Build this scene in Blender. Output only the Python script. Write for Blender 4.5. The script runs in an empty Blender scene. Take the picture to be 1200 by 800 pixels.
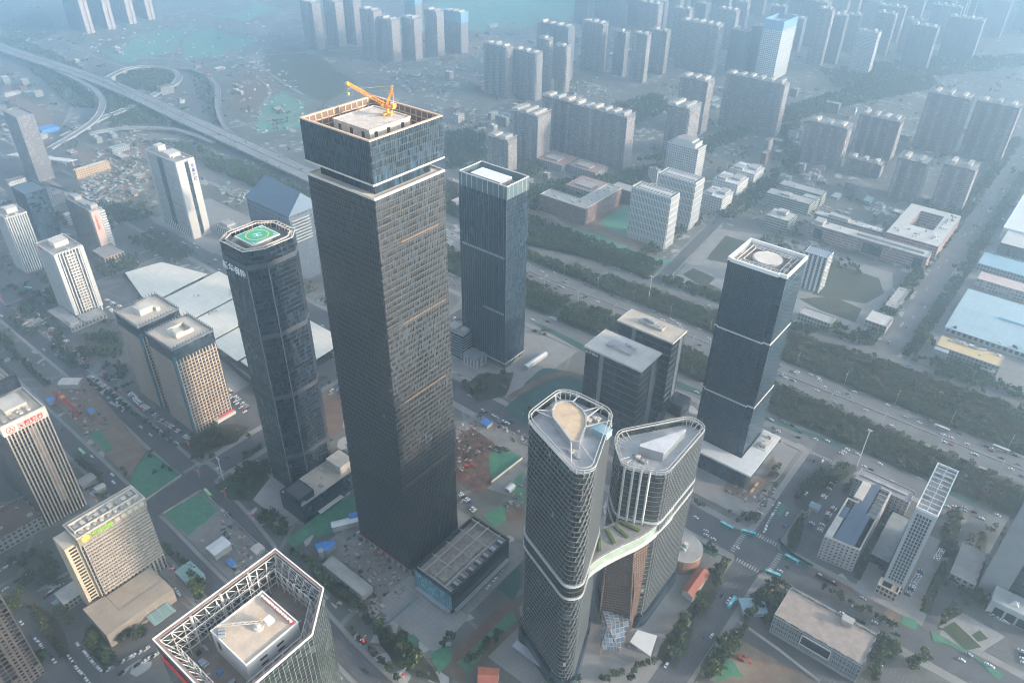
import bpy, math, random
import numpy as np
from mathutils import Vector, Matrix
random.seed(7); rng = np.random.default_rng(7)
S = bpy.context.scene; COL = S.collection
R = math.radians

# ---------------------------------------------------------------- camera, world, sun, exposure
CH, CF = 490.0, 890.0                    # camera height above the street (m), focal length in photo pixels
def _cam():
    d = np.array([-22.0, 1290.0, CF]); d /= np.linalg.norm(d)
    Z = -d; Y = np.array([0, 0, 1.0]); Y = Y - Y.dot(Z) * Z; Y /= np.linalg.norm(Y)
    X = np.cross(Y, Z); c, s = math.cos(R(38.3)), math.sin(R(38.3))
    return np.array([[c, -s, 0], [s, c, 0], [0, 0, 1]]) @ np.array([X, Y, Z])
RM = _cam()
cd = bpy.data.cameras.new('camera'); cam = bpy.data.objects.new('camera', cd); COL.objects.link(cam)
cd.sensor_width = 36; cd.lens = 36 * CF / 1200; cd.clip_start = 1; cd.clip_end = 30000
cam.matrix_world = Matrix([[RM[i][0], -RM[i][1], -RM[i][2], (0, 0, CH)[i]] for i in range(3)] + [[0, 0, 0, 1]])
S.camera = cam
SUN_EL, SUN_AZ = R(15), R(24)           # azimuth of the sun measured from +X towards +Y
w = bpy.data.worlds.new('World'); S.world = w; w.use_nodes = True
sky = w.node_tree.nodes.new('ShaderNodeTexSky'); sky.sky_type = 'NISHITA'; sky.sun_disc = False
sky.sun_elevation = SUN_EL; sky.sun_rotation = R(90) - SUN_AZ; sky.dust_density = 2.0; sky.altitude = 400
bg = w.node_tree.nodes['Background']; bg.inputs[1].default_value = 0.15
hz = w.node_tree.nodes.new('ShaderNodeHueSaturation'); hz.inputs['Saturation'].default_value = .5   # a hazy sky is paler than a clear one
w.node_tree.links.new(sky.outputs[0], hz.inputs['Color']); w.node_tree.links.new(hz.outputs[0], bg.inputs[0])
sl = bpy.data.lights.new('sun', 'SUN'); sun = bpy.data.objects.new('sun', sl); COL.objects.link(sun)
sl.energy = 3.7; sl.angle = R(3); sl.color = (1.0, 0.78, 0.58)
sv = Vector((math.cos(SUN_EL) * math.cos(SUN_AZ), math.cos(SUN_EL) * math.sin(SUN_AZ), math.sin(SUN_EL)))
sun.rotation_euler = sv.to_track_quat('Z', 'Y').to_euler()
S.view_settings.view_transform = 'Standard'; S.view_settings.look = 'None'
S.view_settings.exposure = 1.85; S.view_settings.gamma = 1.0; S.view_settings.use_curve_mapping = False
S.render.engine = 'CYCLES'
cy = S.cycles; cy.max_bounces = 8; cy.diffuse_bounces = 2; cy.glossy_bounces = 2; cy.transmission_bounces = 2
cy.volume_bounces = 6; cy.transparent_max_bounces = 4; cy.use_denoising = True
cy.filter_width = 1.0; cy.caustics_reflective = False; cy.caustics_refractive = False; cy.sample_clamp_indirect = 1.6
try: cy.denoiser = 'OPENIMAGEDENOISE'
except Exception: pass
HAZE = 0.00052; HAZE_COL = (0.66, 0.86, 1.0, 1)

# ---------------------------------------------------------------- helpers
def W(px, py, z=0.0):
    """the point at height z that the photograph shows at pixel (px, py)"""
    v = RM @ np.array([px - 600.0, py - 400.0, CF]); t = (CH - z) / -v[2]
    return (float(v[0] * t), float(v[1] * t))
ORG = {}
class MB:
    def __init__(s): s.v = []; s.f = []; s.m = []; s.uv = []
    def face(s, pts, mi=0, uv=None):
        n = len(s.v); s.v += [tuple(p) for p in pts]; s.f.append(tuple(range(n, n + len(pts)))); s.m.append(mi)
        s.uv += uv if uv else [(p[0] * .1, p[1] * .1) for p in pts]
    def wall(s, a, b, z0, z1, mi=0, wu=3.0, hv=4.0, seed=0):
        L = math.hypot(b[0] - a[0], b[1] - a[1]); n = max(1, round(L / wu)); k = max(1, round((z1 - z0) / hv)); o = seed * 61
        s.face([(a[0], a[1], z0), (b[0], b[1], z0), (b[0], b[1], z1), (a[0], a[1], z1)], mi, [(o, 0), (o + n, 0), (o + n, k), (o, k)])
    def prism(s, poly, z0, z1, mi=0, mt=None, wu=3.0, hv=4.0, cap=True):
        for i, a in enumerate(poly): s.wall(a, poly[(i + 1) % len(poly)], z0, z1, mi, wu, hv, i)
        if cap: s.face([(p[0], p[1], z1) for p in poly], mi if mt is None else mt)
    def box(s, x0, y0, z0, x1, y1, z1, mi=0, mt=None, bottom=True):
        P = [(x0, y0), (x1, y0), (x1, y1), (x0, y1)]
        s.prism(P, z0, z1, mi, mt, 3.0, 4.0)
        if bottom: s.face([(p[0], p[1], z0) for p in reversed(P)], mi)
    def ring(s, poly, inner, z0, z1, mi=0, bottom=False):
        n = len(poly)
        for i in range(n):
            j = (i + 1) % n; a, b, c, d = poly[i], poly[j], inner[j], inner[i]
            s.wall(a, b, z0, z1, mi); s.wall(c, d, z0, z1, mi)
            s.face([(*a, z1), (*b, z1), (*c, z1), (*d, z1)], mi)
            if bottom: s.face([(*d, z0), (*c, z0), (*b, z0), (*a, z0)], mi)
    def tube(s, p, q, r=.3, mi=0, n=5, cap=False):
        p, q = Vector(p), Vector(q); d = (q - p).normalized(); u = d.orthogonal().normalized(); v = d.cross(u)
        A = [[tuple(c + u * (r * math.cos(6.2832 * i / n)) + v * (r * math.sin(6.2832 * i / n))) for i in range(n)] for c in (p, q)]
        for i in range(n):
            j = (i + 1) % n; s.face([A[0][i], A[0][j], A[1][j], A[1][i]], mi)
        if cap: s.face(A[1], mi); s.face(A[0][::-1], mi)
    def truss(s, p, q, wd=1.2, r=.12, n=8, mi=0):
        p, q = Vector(p), Vector(q); d = (q - p).normalized(); u = d.orthogonal().normalized() * wd / 2; v = d.cross(u).normalized() * wd / 2
        C = [u + v, u - v, -u - v, -u + v]
        for c in C: s.tube(p + c, q + c, r, mi, 4)
        for k in range(n):
            a, b = p.lerp(q, k / n), p.lerp(q, (k + 1) / n)
            for i in range(4): s.tube(a + C[i], b + C[(i + 1) % 4], r * .7, mi, 3)
    def cyl(s, x, y, z0, z1, r, mi=0, mt=None, n=14, r2=None):
        r2 = r if r2 is None else r2
        P = [(x + r * math.cos(6.2832 * i / n), y + r * math.sin(6.2832 * i / n)) for i in range(n)]
        Q = [(x + r2 * math.cos(6.2832 * i / n), y + r2 * math.sin(6.2832 * i / n)) for i in range(n)]
        for i in range(n):
            j = (i + 1) % n; s.face([(*P[i], z0), (*P[j], z0), (*Q[j], z1), (*Q[i], z1)], mi)
        s.face([(*p, z1) for p in Q], mi if mt is None else mt)
    def mesh(s, name, mats, org=(0, 0, 0)):
        me = bpy.data.meshes.new(name)
        me.from_pydata([(a - org[0], b - org[1], c - org[2]) for a, b, c in s.v], [], s.f)
        for m in (mats if isinstance(mats, (list, tuple)) else [mats]): me.materials.append(m)
        me.polygons.foreach_set('material_index', s.m)
        ul = me.uv_layers.new(name='UVMap'); ul.data.foreach_set('uv', [c for p in s.uv for c in p]); me.update()
        return me
    def build(s, name, mats, parent=None, org=None):
        if parent is not None: org = ORG[parent.name]
        elif org is None: org = (0, 0, 0)
        o = bpy.data.objects.new(name, s.mesh(name, mats, org)); COL.objects.link(o)
        if parent is not None: o.parent = parent
        else: o.location = org
        ORG[o.name] = org
        return o
def tag(o, label=None, cat=None, group=None, kind=None):
    if label: o['label'] = label
    if cat: o['category'] = cat
    if group: o['group'] = group
    if kind: o['kind'] = kind
    return o
def thing(name, label, cat, x, y, z=0.0, group=None):
    o = bpy.data.objects.new(name, None); COL.objects.link(o); o.location = (x, y, z); o.empty_display_size = 2
    ORG[o.name] = (x, y, z)
    return tag(o, label, cat, group)
def rect(x0, y0, x1, y1): return [(x0, y0), (x1, y0), (x1, y1), (x0, y1)]
def inset(poly, d):
    n = len(poly); out = []
    for i in range(n):
        p, a, b = Vector(poly[i]), Vector(poly[i - 1]), Vector(poly[(i + 1) % n])
        e1 = (p - a).normalized(); e2 = (b - p).normalized(); n1 = Vector((-e1.y, e1.x)); n2 = Vector((-e2.y, e2.x))
        m = n1 + n2; out.append(tuple(p + m * (d / max(.35, 1 + n1.dot(n2)))))
    return out
def rounded(poly, r, k=5):
    out = []; n = len(poly)
    for i in range(n):
        p, a, b = Vector(poly[i]), Vector(poly[i - 1]), Vector(poly[(i + 1) % n])
        u, v = (a - p), (b - p); rr = min(r, u.length * .45, v.length * .45); s, e = p + u.normalized() * rr, p + v.normalized() * rr
        for t in range(k + 1):
            t /= k; out.append(tuple(s * (1 - t) ** 2 + p * 2 * t * (1 - t) + e * t * t))
    return out

# ---------------------------------------------------------------- materials
MC = {}
def _nt(name):
    m = bpy.data.materials.new(name); m.use_nodes = True; nt = m.node_tree; return m, nt, nt.nodes['Principled BSDF']
def nd(nt, typ, op=None, **kw):
    n = nt.nodes.new('ShaderNode' + typ)
    if op: n.operation = op
    for k, v in kw.items(): setattr(n, k, v)
    return n
def mth(nt, op, a, b=None):
    n = nd(nt, 'Math', op)
    for i, x in enumerate((a, b)):
        if x is None: continue
        if isinstance(x, (int, float)): n.inputs[i].default_value = x
        else: nt.links.new(x, n.inputs[i])
    return n.outputs[0]
def mixc(nt, fac, a, b):
    n = nd(nt, 'Mix', data_type='RGBA')
    for i, x in ((0, fac), (6, a), (7, b)):
        if isinstance(x, (int, float)): n.inputs[i].default_value = x
        elif isinstance(x, tuple): n.inputs[i].default_value = (*x[:3], 1)
        else: nt.links.new(x, n.inputs[i])
    return n.outputs[2]
def noise(nt, scale, detail=4, co=None, rough=.55):
    n = nd(nt, 'TexNoise'); n.inputs['Scale'].default_value = scale; n.inputs['Detail'].default_value = detail; n.inputs['Roughness'].default_value = rough
    if co is None:
        g = nd(nt, 'NewGeometry'); co = g.outputs['Position']
    nt.links.new(co, n.inputs['Vector']); return n.outputs[0]
def ramp(nt, fac, stops):
    n = nd(nt, 'ValToRGB'); cr = n.color_ramp
    while len(cr.elements) < len(stops): cr.elements.new(.5)
    for e, (p, c) in zip(cr.elements, stops): e.position = p; e.color = (*c, 1)
    nt.links.new(fac, n.inputs[0]); return n.outputs[0]
def plain(name, c, rough=.7, metal=0.0, var=.25, scale=.15, fine=1.2):
    if name in MC: return MC[name]
    m, nt, b = _nt(name); d = tuple(x * (1 - var) for x in c); l = tuple(min(1, x * (1 + var)) for x in c)
    n1 = noise(nt, scale, 5); n2 = noise(nt, fine, 3); f = mth(nt, 'ADD', mth(nt, 'MULTIPLY', n1, .65), mth(nt, 'MULTIPLY', n2, .35))
    nt.links.new(ramp(nt, f, [(.32, d), (.68, l)]), b.inputs['Base Color'])
    b.inputs['Roughness'].default_value = rough; b.inputs['Metallic'].default_value = metal; MC[name] = m; return m
def two(name, a, b_, scale=.05, lo=.45, hi=.55, rough=.9, c3=None):
    m, nt, b = _nt(name); f = noise(nt, scale, 6, rough=.65); c = ramp(nt, f, [(lo, a), (hi, b_)])
    g = noise(nt, scale * 9, 4); c = mixc(nt, mth(nt, 'MULTIPLY', g, .6), c, c3 or tuple(x * .5 for x in a))
    nt.links.new(c, b.inputs['Base Color']); b.inputs['Roughness'].default_value = rough; MC[name] = m; return m
def facade(name, wall, glass, fu=.3, f0=.3, f1=.1, rough=.12, var=1.6, tilt=.02, wrough=.75, spec=.5, wall2=None, blinds=.0):
    """window grid on a wall: the UV unit is one bay by one storey"""
    m, nt, b = _nt(name); uv = nd(nt, 'UVMap'); sp = nd(nt, 'SeparateXYZ'); nt.links.new(uv.outputs[0], sp.inputs[0])
    u, v = sp.outputs[0], sp.outputs[1]; fx, fy = mth(nt, 'FRACT', u), mth(nt, 'FRACT', v)
    mk = mth(nt, 'LESS_THAN', mth(nt, 'ABSOLUTE', mth(nt, 'SUBTRACT', fx, .5)), (1 - fu) / 2)
    mk = mth(nt, 'MULTIPLY', mk, mth(nt, 'MULTIPLY', mth(nt, 'GREATER_THAN', fy, f0), mth(nt, 'LESS_THAN', fy, 1 - f1)))
    cb = nd(nt, 'CombineXYZ'); nt.links.new(mth(nt, 'FLOOR', u), cb.inputs[0]); nt.links.new(mth(nt, 'FLOOR', v), cb.inputs[1])
    oi = nd(nt, 'ObjectInfo'); nt.links.new(mth(nt, 'MULTIPLY', oi.outputs['Random'], 97.0), cb.inputs[2])
    wn = nd(nt, 'TexWhiteNoise', noise_dimensions='3D'); nt.links.new(cb.outputs[0], wn.inputs[0]); r1 = wn.outputs[0]
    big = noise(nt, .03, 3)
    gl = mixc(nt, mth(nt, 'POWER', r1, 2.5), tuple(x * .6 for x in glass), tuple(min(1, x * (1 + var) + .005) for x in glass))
    bm = nd(nt, 'Mix', data_type='RGBA', blend_type='MULTIPLY'); bm.inputs[0].default_value = 1; nt.links.new(gl, bm.inputs[6]); nt.links.new(ramp(nt, big, [(.35, (.6, .62, .65)), (.65, (1.5, 1.45, 1.4))]), bm.inputs[7]); gl = bm.outputs[2]  # broad glass tones painted to imitate reflections of neighbouring buildings
    if blinds: gl = mixc(nt, mth(nt, 'GREATER_THAN', r1, 1 - blinds), gl, (.32, .31, .28))
    wd = noise(nt, .12, 5); wc = ramp(nt, wd, [(.3, tuple(x * .82 for x in wall)), (.7, tuple(min(1, x * 1.12) for x in wall))])
    if wall2:   # spandrel colour apart from the pier colour
        isp = mth(nt, 'LESS_THAN', mth(nt, 'ABSOLUTE', mth(nt, 'SUBTRACT', fx, .5)), (1 - fu) / 2); wc = mixc(nt, isp, wc, wall2)
    hv_ = nd(nt, 'HueSaturation'); nt.links.new(wc, hv_.inputs['Color']); nt.links.new(mth(nt, 'ADD', .82, mth(nt, 'MULTIPLY', oi.outputs['Random'], .36)), hv_.inputs['Value']); wc = hv_.outputs[0]
    nt.links.new(mixc(nt, mk, wc, gl), b.inputs['Base Color'])
    rr = nd(nt, 'Mix'); nt.links.new(mk, rr.inputs[0]); rr.inputs[2].default_value = wrough; rr.inputs[3].default_value = rough
    nt.links.new(rr.outputs[0], b.inputs['Roughness'])
    b.inputs['IOR'].default_value = 1.0 + spec
    if tilt:
        g = nd(nt, 'NewGeometry'); sc = nd(nt, 'VectorMath', 'SUBTRACT'); nt.links.new(wn.outputs[1], sc.inputs[0]); sc.inputs[1].default_value = (.5, .5, .5)
        s2 = nd(nt, 'VectorMath', 'SCALE'); nt.links.new(sc.outputs[0], s2.inputs[0]); nt.links.new(mth(nt, 'MULTIPLY', mk, tilt * 2), s2.inputs['Scale'])
        ad = nd(nt, 'VectorMath', 'ADD'); nt.links.new(g.outputs['Normal'], ad.inputs[0]); nt.links.new(s2.outputs[0], ad.inputs[1])
        no = nd(nt, 'VectorMath', 'NORMALIZE'); nt.links.new(ad.outputs[0], no.inputs[0]); nt.links.new(no.outputs[0], b.inputs['Normal'])
    MC[name] = m; return m
def slabs(name, c, size=4.0, line=.06, dark=.55, var=.22, rough=.85):
    """paving or roofing laid in square slabs with joints and stains"""
    m, nt, b = _nt(name); g = nd(nt, 'NewGeometry'); sp = nd(nt, 'SeparateXYZ'); nt.links.new(g.outputs['Position'], sp.inputs[0])
    k = None
    for i in (0, 1):
        t = mth(nt, 'LESS_THAN', mth(nt, 'FRACT', mth(nt, 'DIVIDE', sp.outputs[i], size)), line); k = t if k is None else mth(nt, 'MAXIMUM', k, t)
    f = mth(nt, 'ADD', mth(nt, 'MULTIPLY', noise(nt, .09, 6), .6), mth(nt, 'MULTIPLY', noise(nt, .7, 4), .4))
    base = ramp(nt, f, [(.33, tuple(x * (1 - var) for x in c)), (.67, tuple(min(1, x * (1 + var)) for x in c))])
    nt.links.new(mixc(nt, k, base, tuple(x * dark for x in c)), b.inputs['Base Color']); b.inputs['Roughness'].default_value = rough; MC[name] = m; return m
def road_mat(name, c, lanes=True):
    """asphalt whose UV is (metres across, metres along): lane dashes and edge lines"""
    m, nt, b = _nt(name); f = mth(nt, 'ADD', mth(nt, 'MULTIPLY', noise(nt, .05, 6), .6), mth(nt, 'MULTIPLY', noise(nt, .8, 3), .4))
    base = ramp(nt, f, [(.33, tuple(x * .72 for x in c)), (.67, tuple(x * 1.35 for x in c))])
    if lanes:
        uv = nd(nt, 'UVMap'); sp = nd(nt, 'SeparateXYZ'); nt.links.new(uv.outputs[0], sp.inputs[0]); u, v = sp.outputs[0], sp.outputs[1]
        ln = mth(nt, 'LESS_THAN', mth(nt, 'ABSOLUTE', mth(nt, 'SUBTRACT', mth(nt, 'FRACT', mth(nt, 'DIVIDE', u, 3.5)), .5)), .022)
        ds = mth(nt, 'LESS_THAN', mth(nt, 'FRACT', mth(nt, 'DIVIDE', v, 15.0)), .42)
        wear = mth(nt, 'GREATER_THAN', noise(nt, .25, 3), .42)
        base = mixc(nt, mth(nt, 'MULTIPLY', mth(nt, 'MULTIPLY', ln, ds), mth(nt, 'MULTIPLY', wear, .6)), base, (.42, .42, .41))
        tr = mth(nt, 'ABSOLUTE', mth(nt, 'SUBTRACT', mth(nt, 'FRACT', mth(nt, 'DIVIDE', u, 3.5)), .0))
        base = mixc(nt, mth(nt, 'MULTIPLY', mth(nt, 'LESS_THAN', mth(nt, 'ABSOLUTE', mth(nt, 'SUBTRACT', tr, .5)), .0), .3), base, tuple(x * .8 for x in c))
    else:
        g = nd(nt, 'NewGeometry'); sp = nd(nt, 'SeparateXYZ'); nt.links.new(g.outputs['Position'], sp.inputs[0])
        bay = mth(nt, 'LESS_THAN', mth(nt, 'FRACT', mth(nt, 'DIVIDE', sp.outputs[0], 2.8)), .06); band = mth(nt, 'LESS_THAN', mth(nt, 'FRACT', mth(nt, 'DIVIDE', sp.outputs[1], 17.0)), .30); pat = mth(nt, 'GREATER_THAN', noise(nt, .02, 2), .47)
        base = mixc(nt, mth(nt, 'MULTIPLY', mth(nt, 'MULTIPLY', bay, band), mth(nt, 'MULTIPLY', pat, .6)), base, (.42, .42, .41)); crack = mth(nt, 'GREATER_THAN', noise(nt, .045, 2), .56)
        base = mixc(nt, mth(nt, 'MULTIPLY', crack, .35), base, tuple(x * .6 for x in c))
    nt.links.new(base, b.inputs['Base Color']); b.inputs['Roughness'].default_value = .85; MC[name] = m; return m
def leafm(name, c):
    m, nt, b = _nt(name); oi = nd(nt, 'ObjectInfo'); n = mth(nt, 'ADD', mth(nt, 'MULTIPLY', noise(nt, .13, 2), .75), mth(nt, 'MULTIPLY', noise(nt, .9, 2), .25))
    f = mth(nt, 'ADD', mth(nt, 'MULTIPLY', oi.outputs['Random'], .5), mth(nt, 'MULTIPLY', n, .5))
    nt.links.new(ramp(nt, f, [(.3, tuple(x * .5 for x in c)), (.7, (c[0] * 1.9, c[1] * 1.6, c[2] * 1.2))]), b.inputs['Base Color']); b.inputs['Roughness'].default_value = .8; MC[name] = m; return m

ASPH = road_mat('asphalt', (.080, .078, .083)); ASPH2 = road_mat('worn_asphalt', (.135, .128, .128)); LOT = road_mat('car_park_asphalt', (.110, .106, .106), False)
KERB = plain('kerb_stone', (.30, .29, .28), .9); PAVE = slabs('grey_paving', (.25, .235, .225), 3.0, .05, .75); PLAZA = slabs('plaza_paving', (.28, .265, .255), 4.0, .05, .7)
WHITE = plain('white_paint', (.72, .71, .69), .6, var=.1); PAINT = plain('road_paint', (.36, .36, .35), .8, var=.45, scale=.6); LAWN = two('lawn_grass', (.045, .070, .030), (.075, .085, .045), .06)
BROWNG = two('dry_lawn', (.052, .060, .036), (.085, .078, .054), .03); EARTH = two('red_earth', (.15, .085, .06), (.22, .16, .12), .05, .4, .62); EARTH2 = two('pale_earth', (.20, .135, .095), (.31, .235, .175), .07, .4, .62)
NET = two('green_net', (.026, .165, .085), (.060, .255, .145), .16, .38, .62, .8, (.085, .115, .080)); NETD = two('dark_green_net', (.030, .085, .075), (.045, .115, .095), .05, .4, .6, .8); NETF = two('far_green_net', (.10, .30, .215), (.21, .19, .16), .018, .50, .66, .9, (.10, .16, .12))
CONC = plain('concrete', (.36, .34, .32), .85, var=.22); CONCD = plain('dark_concrete', (.21, .195, .185), .85, var=.25); CREAM = plain('cream_concrete', (.55, .50, .44), .8, var=.18)
ROOFT = slabs('tan_roof', (.50, .43, .35), 5.0, .04, .8, .2); ROOFG = slabs('grey_roof', (.30, .28, .265), 6.0, .03, .75, .28); ROOFP = slabs('pale_roof', (.52, .49, .45), 5.5, .03, .75, .2); ROOFW = plain('white_roof', (.66, .66, .66), .6, var=.12); ROOFD = plain('dark_roof', (.07, .07, .075), .8)
STEEL = plain('galvanised_steel', (.42, .44, .46), .45, .5, var=.15); STEELW = plain('pale_steel', (.62, .60, .57), .5, .1, var=.12); DARKM = plain('dark_metal', (.045, .048, .052), .4, .3); ORANGE = plain('crane_orange', (.80, .30, .04), .5, var=.12); REDP = plain('red_steel', (.48, .06, .035), .5, var=.2); COPPER = plain('bronze_louvre', (.26, .17, .12), .5, .2)
BLUER = plain('blue_sheet', (.06, .22, .55), .5, var=.2); CYANR = plain('pale_blue_sheet', (.24, .37, .43), .5, var=.12); TEALR = plain('teal_sheet', (.25, .38, .36), .5, var=.15); GLASSD = plain('dark_glass', (.016, .022, .028), .08, var=.3); GLASSB = plain('blue_glass', (.05, .13, .18), .1, var=.3)
BLACK = plain('window_black', (.018, .020, .024), .2, var=.2); REDR = plain('red_tile', (.30, .095, .06), .8); GREENP = plain('helipad_green', (.03, .34, .20), .6, var=.12); YELL = plain('yellow_paint', (.75, .52, .08), .6, var=.1); SIGNR = plain('sign_red', (.70, .03, .03), .5, var=.1); SIGNG = plain('sign_green', (.30, .62, .06), .5, var=.1); SIGNY = plain('sign_yellow', (.78, .68, .10), .5, var=.1); SIGNB = plain('sign_blue', (.03, .07, .25), .5, var=.1)

# ---------------------------------------------------------------- setting: ground, roads, pavements, lawns
def ground_mat():
    m, nt, b = _nt('city_ground'); g = nd(nt, 'NewGeometry')
    vo = nd(nt, 'TexVoronoi'); vo.inputs['Scale'].default_value = .016; vo.distance = 'CHEBYCHEV'; nt.links.new(g.outputs['Position'], vo.inputs['Vector'])
    sp = nd(nt, 'SeparateXYZ'); nt.links.new(vo.outputs['Color'], sp.inputs[0])
    blk = ramp(nt, sp.outputs[0], [(.0, (0.093, 0.093, 0.090)), (.25, (0.194, 0.174, 0.163)), (.5, (0.070, 0.081, 0.053)), (.7, (0.240, 0.220, 0.205)), (.85, (0.085, 0.093, 0.065)), (1., (0.132, 0.129, 0.124))])
    v3 = nd(nt, 'TexVoronoi', feature='DISTANCE_TO_EDGE'); v3.inputs['Scale'].default_value = .013; nt.links.new(g.outputs['Position'], v3.inputs['Vector'])
    lane = mth(nt, 'LESS_THAN', v3.outputs['Distance'], .022)
    n1 = ramp(nt, noise(nt, .012, 7, rough=.7), [(.38, (0.085, 0.096, 0.070)), (.5, (0.155, 0.147, 0.136)), (.62, (0.248, 0.209, 0.178))])
    c = mixc(nt, .5, blk, n1); f = noise(nt, .14, 5, rough=.75); c = mixc(nt, mth(nt, 'MULTIPLY', f, .9), c, (0.078, 0.078, 0.074))
    c = mixc(nt, mth(nt, 'MULTIPLY', lane, .75), c, (.21, .20, .19))
    v2 = nd(nt, 'TexVoronoi'); v2.inputs['Scale'].default_value = .11; nt.links.new(g.outputs['Position'], v2.inputs['Vector'])
    s2 = nd(nt, 'SeparateXYZ'); nt.links.new(v2.outputs['Color'], s2.inputs[0])
    c = mixc(nt, mth(nt, 'MULTIPLY', mth(nt, 'GREATER_THAN', s2.outputs[1], .86), mth(nt, 'GREATER_THAN', noise(nt, .01, 3), .5)), c, (0.372, 0.357, 0.341))
    nt.links.new(c, b.inputs['Base Color']); b.inputs['Roughness'].default_value = .95; return m
m = MB(); m.face([(-6500, -1500, 0), (2500, -1500, 0), (2500, 6500, 0), (-6500, 6500, 0)]); tag(m.build('ground', ground_mat()), kind='structure')
LV = [0.03]; ROADS = []
def flat(name, pts, mat, pix=True, z=None, kind='structure'):
    if z is None: LV[0] += .002; z = LV[0]
    p = [W(*q) for q in pts] if pix else pts
    a = sum(p[i][0] * p[(i + 1) % len(p)][1] - p[(i + 1) % len(p)][0] * p[i][1] for i in range(len(p)))
    if a < 0: p = p[::-1]
    m = MB(); m.face([(x, y, z) for x, y in p]); return tag(m.build(name, mat), kind=kind)
def jag(pts, amt=.05, depth=4, seed=1):
    rd = random.Random(seed); P = [tuple(p) for p in pts]
    for _ in range(depth):
        Q = []
        for i, a in enumerate(P):
            b = P[(i + 1) % len(P)]; L = math.hypot(b[0] - a[0], b[1] - a[1]); k = rd.gauss(0, amt); Q += [a, ((a[0] + b[0]) / 2 + (b[1] - a[1]) * k, (a[1] + b[1]) / 2 - (b[0] - a[0]) * k)]
        P = Q
    return P
def jagp(p): return jag(p, .045, 3, int(p[0][0]))
def offset_line(pts, d):
    out = []
    for i, p in enumerate(pts):
        a = Vector(pts[max(0, i - 1)][:2]); b = Vector(pts[min(len(pts) - 1, i + 1)][:2]); t = (b - a).normalized(); out.append((p[0] - t.y * d, p[1] + t.x * d))
    return out
def smooth(pts, k=6):
    P = [np.array(p, float) for p in pts]; P = [2 * P[0] - P[1]] + P + [2 * P[-1] - P[-2]]; out = []
    for i in range(1, len(P) - 2):
        for t in np.arange(k) / k:
            a, b, c, d = P[i - 1:i + 3]; out.append(tuple(.5 * (2 * b + (c - a) * t + (2 * a - 5 * b + 4 * c - d) * t * t + (3 * b - a - 3 * c + d) * t ** 3)))
    return out + [tuple(P[-2])]
def road(pts, width, mat=None, name='road', walk=4.0, z=None, smo=False):
    if smo: pts = smooth(pts)
    if z is None: LV[0] += .004; z = LV[0] + .08
    ROADS.append((pts, width))
    L, Rr = offset_line(pts, width / 2), offset_line(pts, -width / 2); m = MB(); s = 0
    if mat is None:
        for sg in (1, -1):
            m2 = MB(); A_, B_ = offset_line(pts, sg * width / 2), offset_line(pts, sg * (width / 2 + 3.2))
            for i in range(len(pts) - 1):
                q = [(*A_[i], .031), (*A_[i + 1], .031), (*B_[i + 1], .031), (*B_[i], .031)]; m2.face(q if sg < 0 else q[::-1])
            tag(m2.build('pavement', PAVE), kind='structure')
    for i in range(len(pts) - 1):
        d = math.hypot(pts[i + 1][0] - pts[i][0], pts[i + 1][1] - pts[i][1])
        m.face([(*Rr[i], z), (*Rr[i + 1], z), (*L[i + 1], z), (*L[i], z)], 0, [(-width / 2, s), (-width / 2, s + d), (width / 2, s + d), (width / 2, s)]); s += d
    tag(m.build(name, mat or ASPH), kind='structure')
    return L, Rr
def verge(x0, y0, x1, y1, mat, name='pavement', h=.15):
    m = MB(); m.box(x0, y0, .0, x1, y1, h, 0, None, False); return tag(m.build(name, mat), kind='structure')
# pavements between the avenues (real kerb height), cut where streets cross
for (a, b_) in ((-1480, -955), (-925, -533), (-507, -110), (-86, 300)):
    verge(a, 436 - 7, b_, 436, PAVE); verge(a, 464, b_, 470, PAVE)
    verge(a, 132, b_, 141, PAVE)
for (a, b_) in ((-1100, -533), (-507, -110), (-86, 40)): verge(a, 592, b_, 599, PAVE)
for (a, b_) in ((240, 429), (470, 592)):
    verge(-114, a, -109, b_, PAVE); verge(-87, a, -82, b_, PAVE)
for (a, b_) in ((232, 429),): verge(-538, a, -532, b_, PAVE); verge(-508, a, -502, b_, PAVE)
# streets
AV_N = [(-1500, 222), (-745, 216), (-600, 212), (-520, 209), (-450, 203), (-385, 192), (-320, 182), (-200, 175), (300, 172)]
AV_S = [(-1500, 168), (-900, 163), (-700, 160), (-520, 156), (-400, 151), (-200, 147), (300, 147)]
road(AV_N, 16, smo=True); road(AV_S, 15, smo=True)
road([(-1600, 450), (-900, 450), (300, 450)], 27)
road([(-1150, 612), (-600, 612), (300, 613)], 25, ASPH2)
road([(-520, -60), (-520, 600)], 23); road([(-98, 60), (-98, 620)], 21)
road([(-940, 120), (-940, 700)], 25)
flat('road', rect(-533, 140, -507, 222), LOT, False); flat('road', rect(-111, 437, -85, 464), LOT, False); flat('road', rect(-533, 437, -507, 464), LOT, False); flat('road', rect(-111, 600, -85, 625), LOT, False); flat('road', rect(-956, 437, -924, 464), LOT, False)
road([(-660, 700), (-380, 698), (600, 698)], 38, ASPH2)
road([(-900, 748), (-560, 748), (-470, 768), (-282, 775), (-188, 792), (-109, 803), (100, 808), (500, 812)], 15, ASPH2, smo=True)
road([(-104, 806), (-100, 900), (-106, 1100), (-113, 1330), (-124, 1800), (-140, 2600)], 24, ASPH2)
road([(-381, 775), (-390, 867), (-407, 1032), (-412, 1500)], 15)
road([(-405, 1010), (-108, 1012)], 15, ASPH2); road([(-1500, 985), (-410, 985)], 13)
road([W(*p) for p in ((640, 235), (735, 190), (790, 186), (860, 155), (940, 128), (1010, 108), (1090, 96), (1200, 76))], 22, ASPH2, smo=True)
road([W(*p) for p in ((230, 27), (333, 50), (400, 72), (440, 90), (560, 170))], 16, ASPH2, smo=True)
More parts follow.
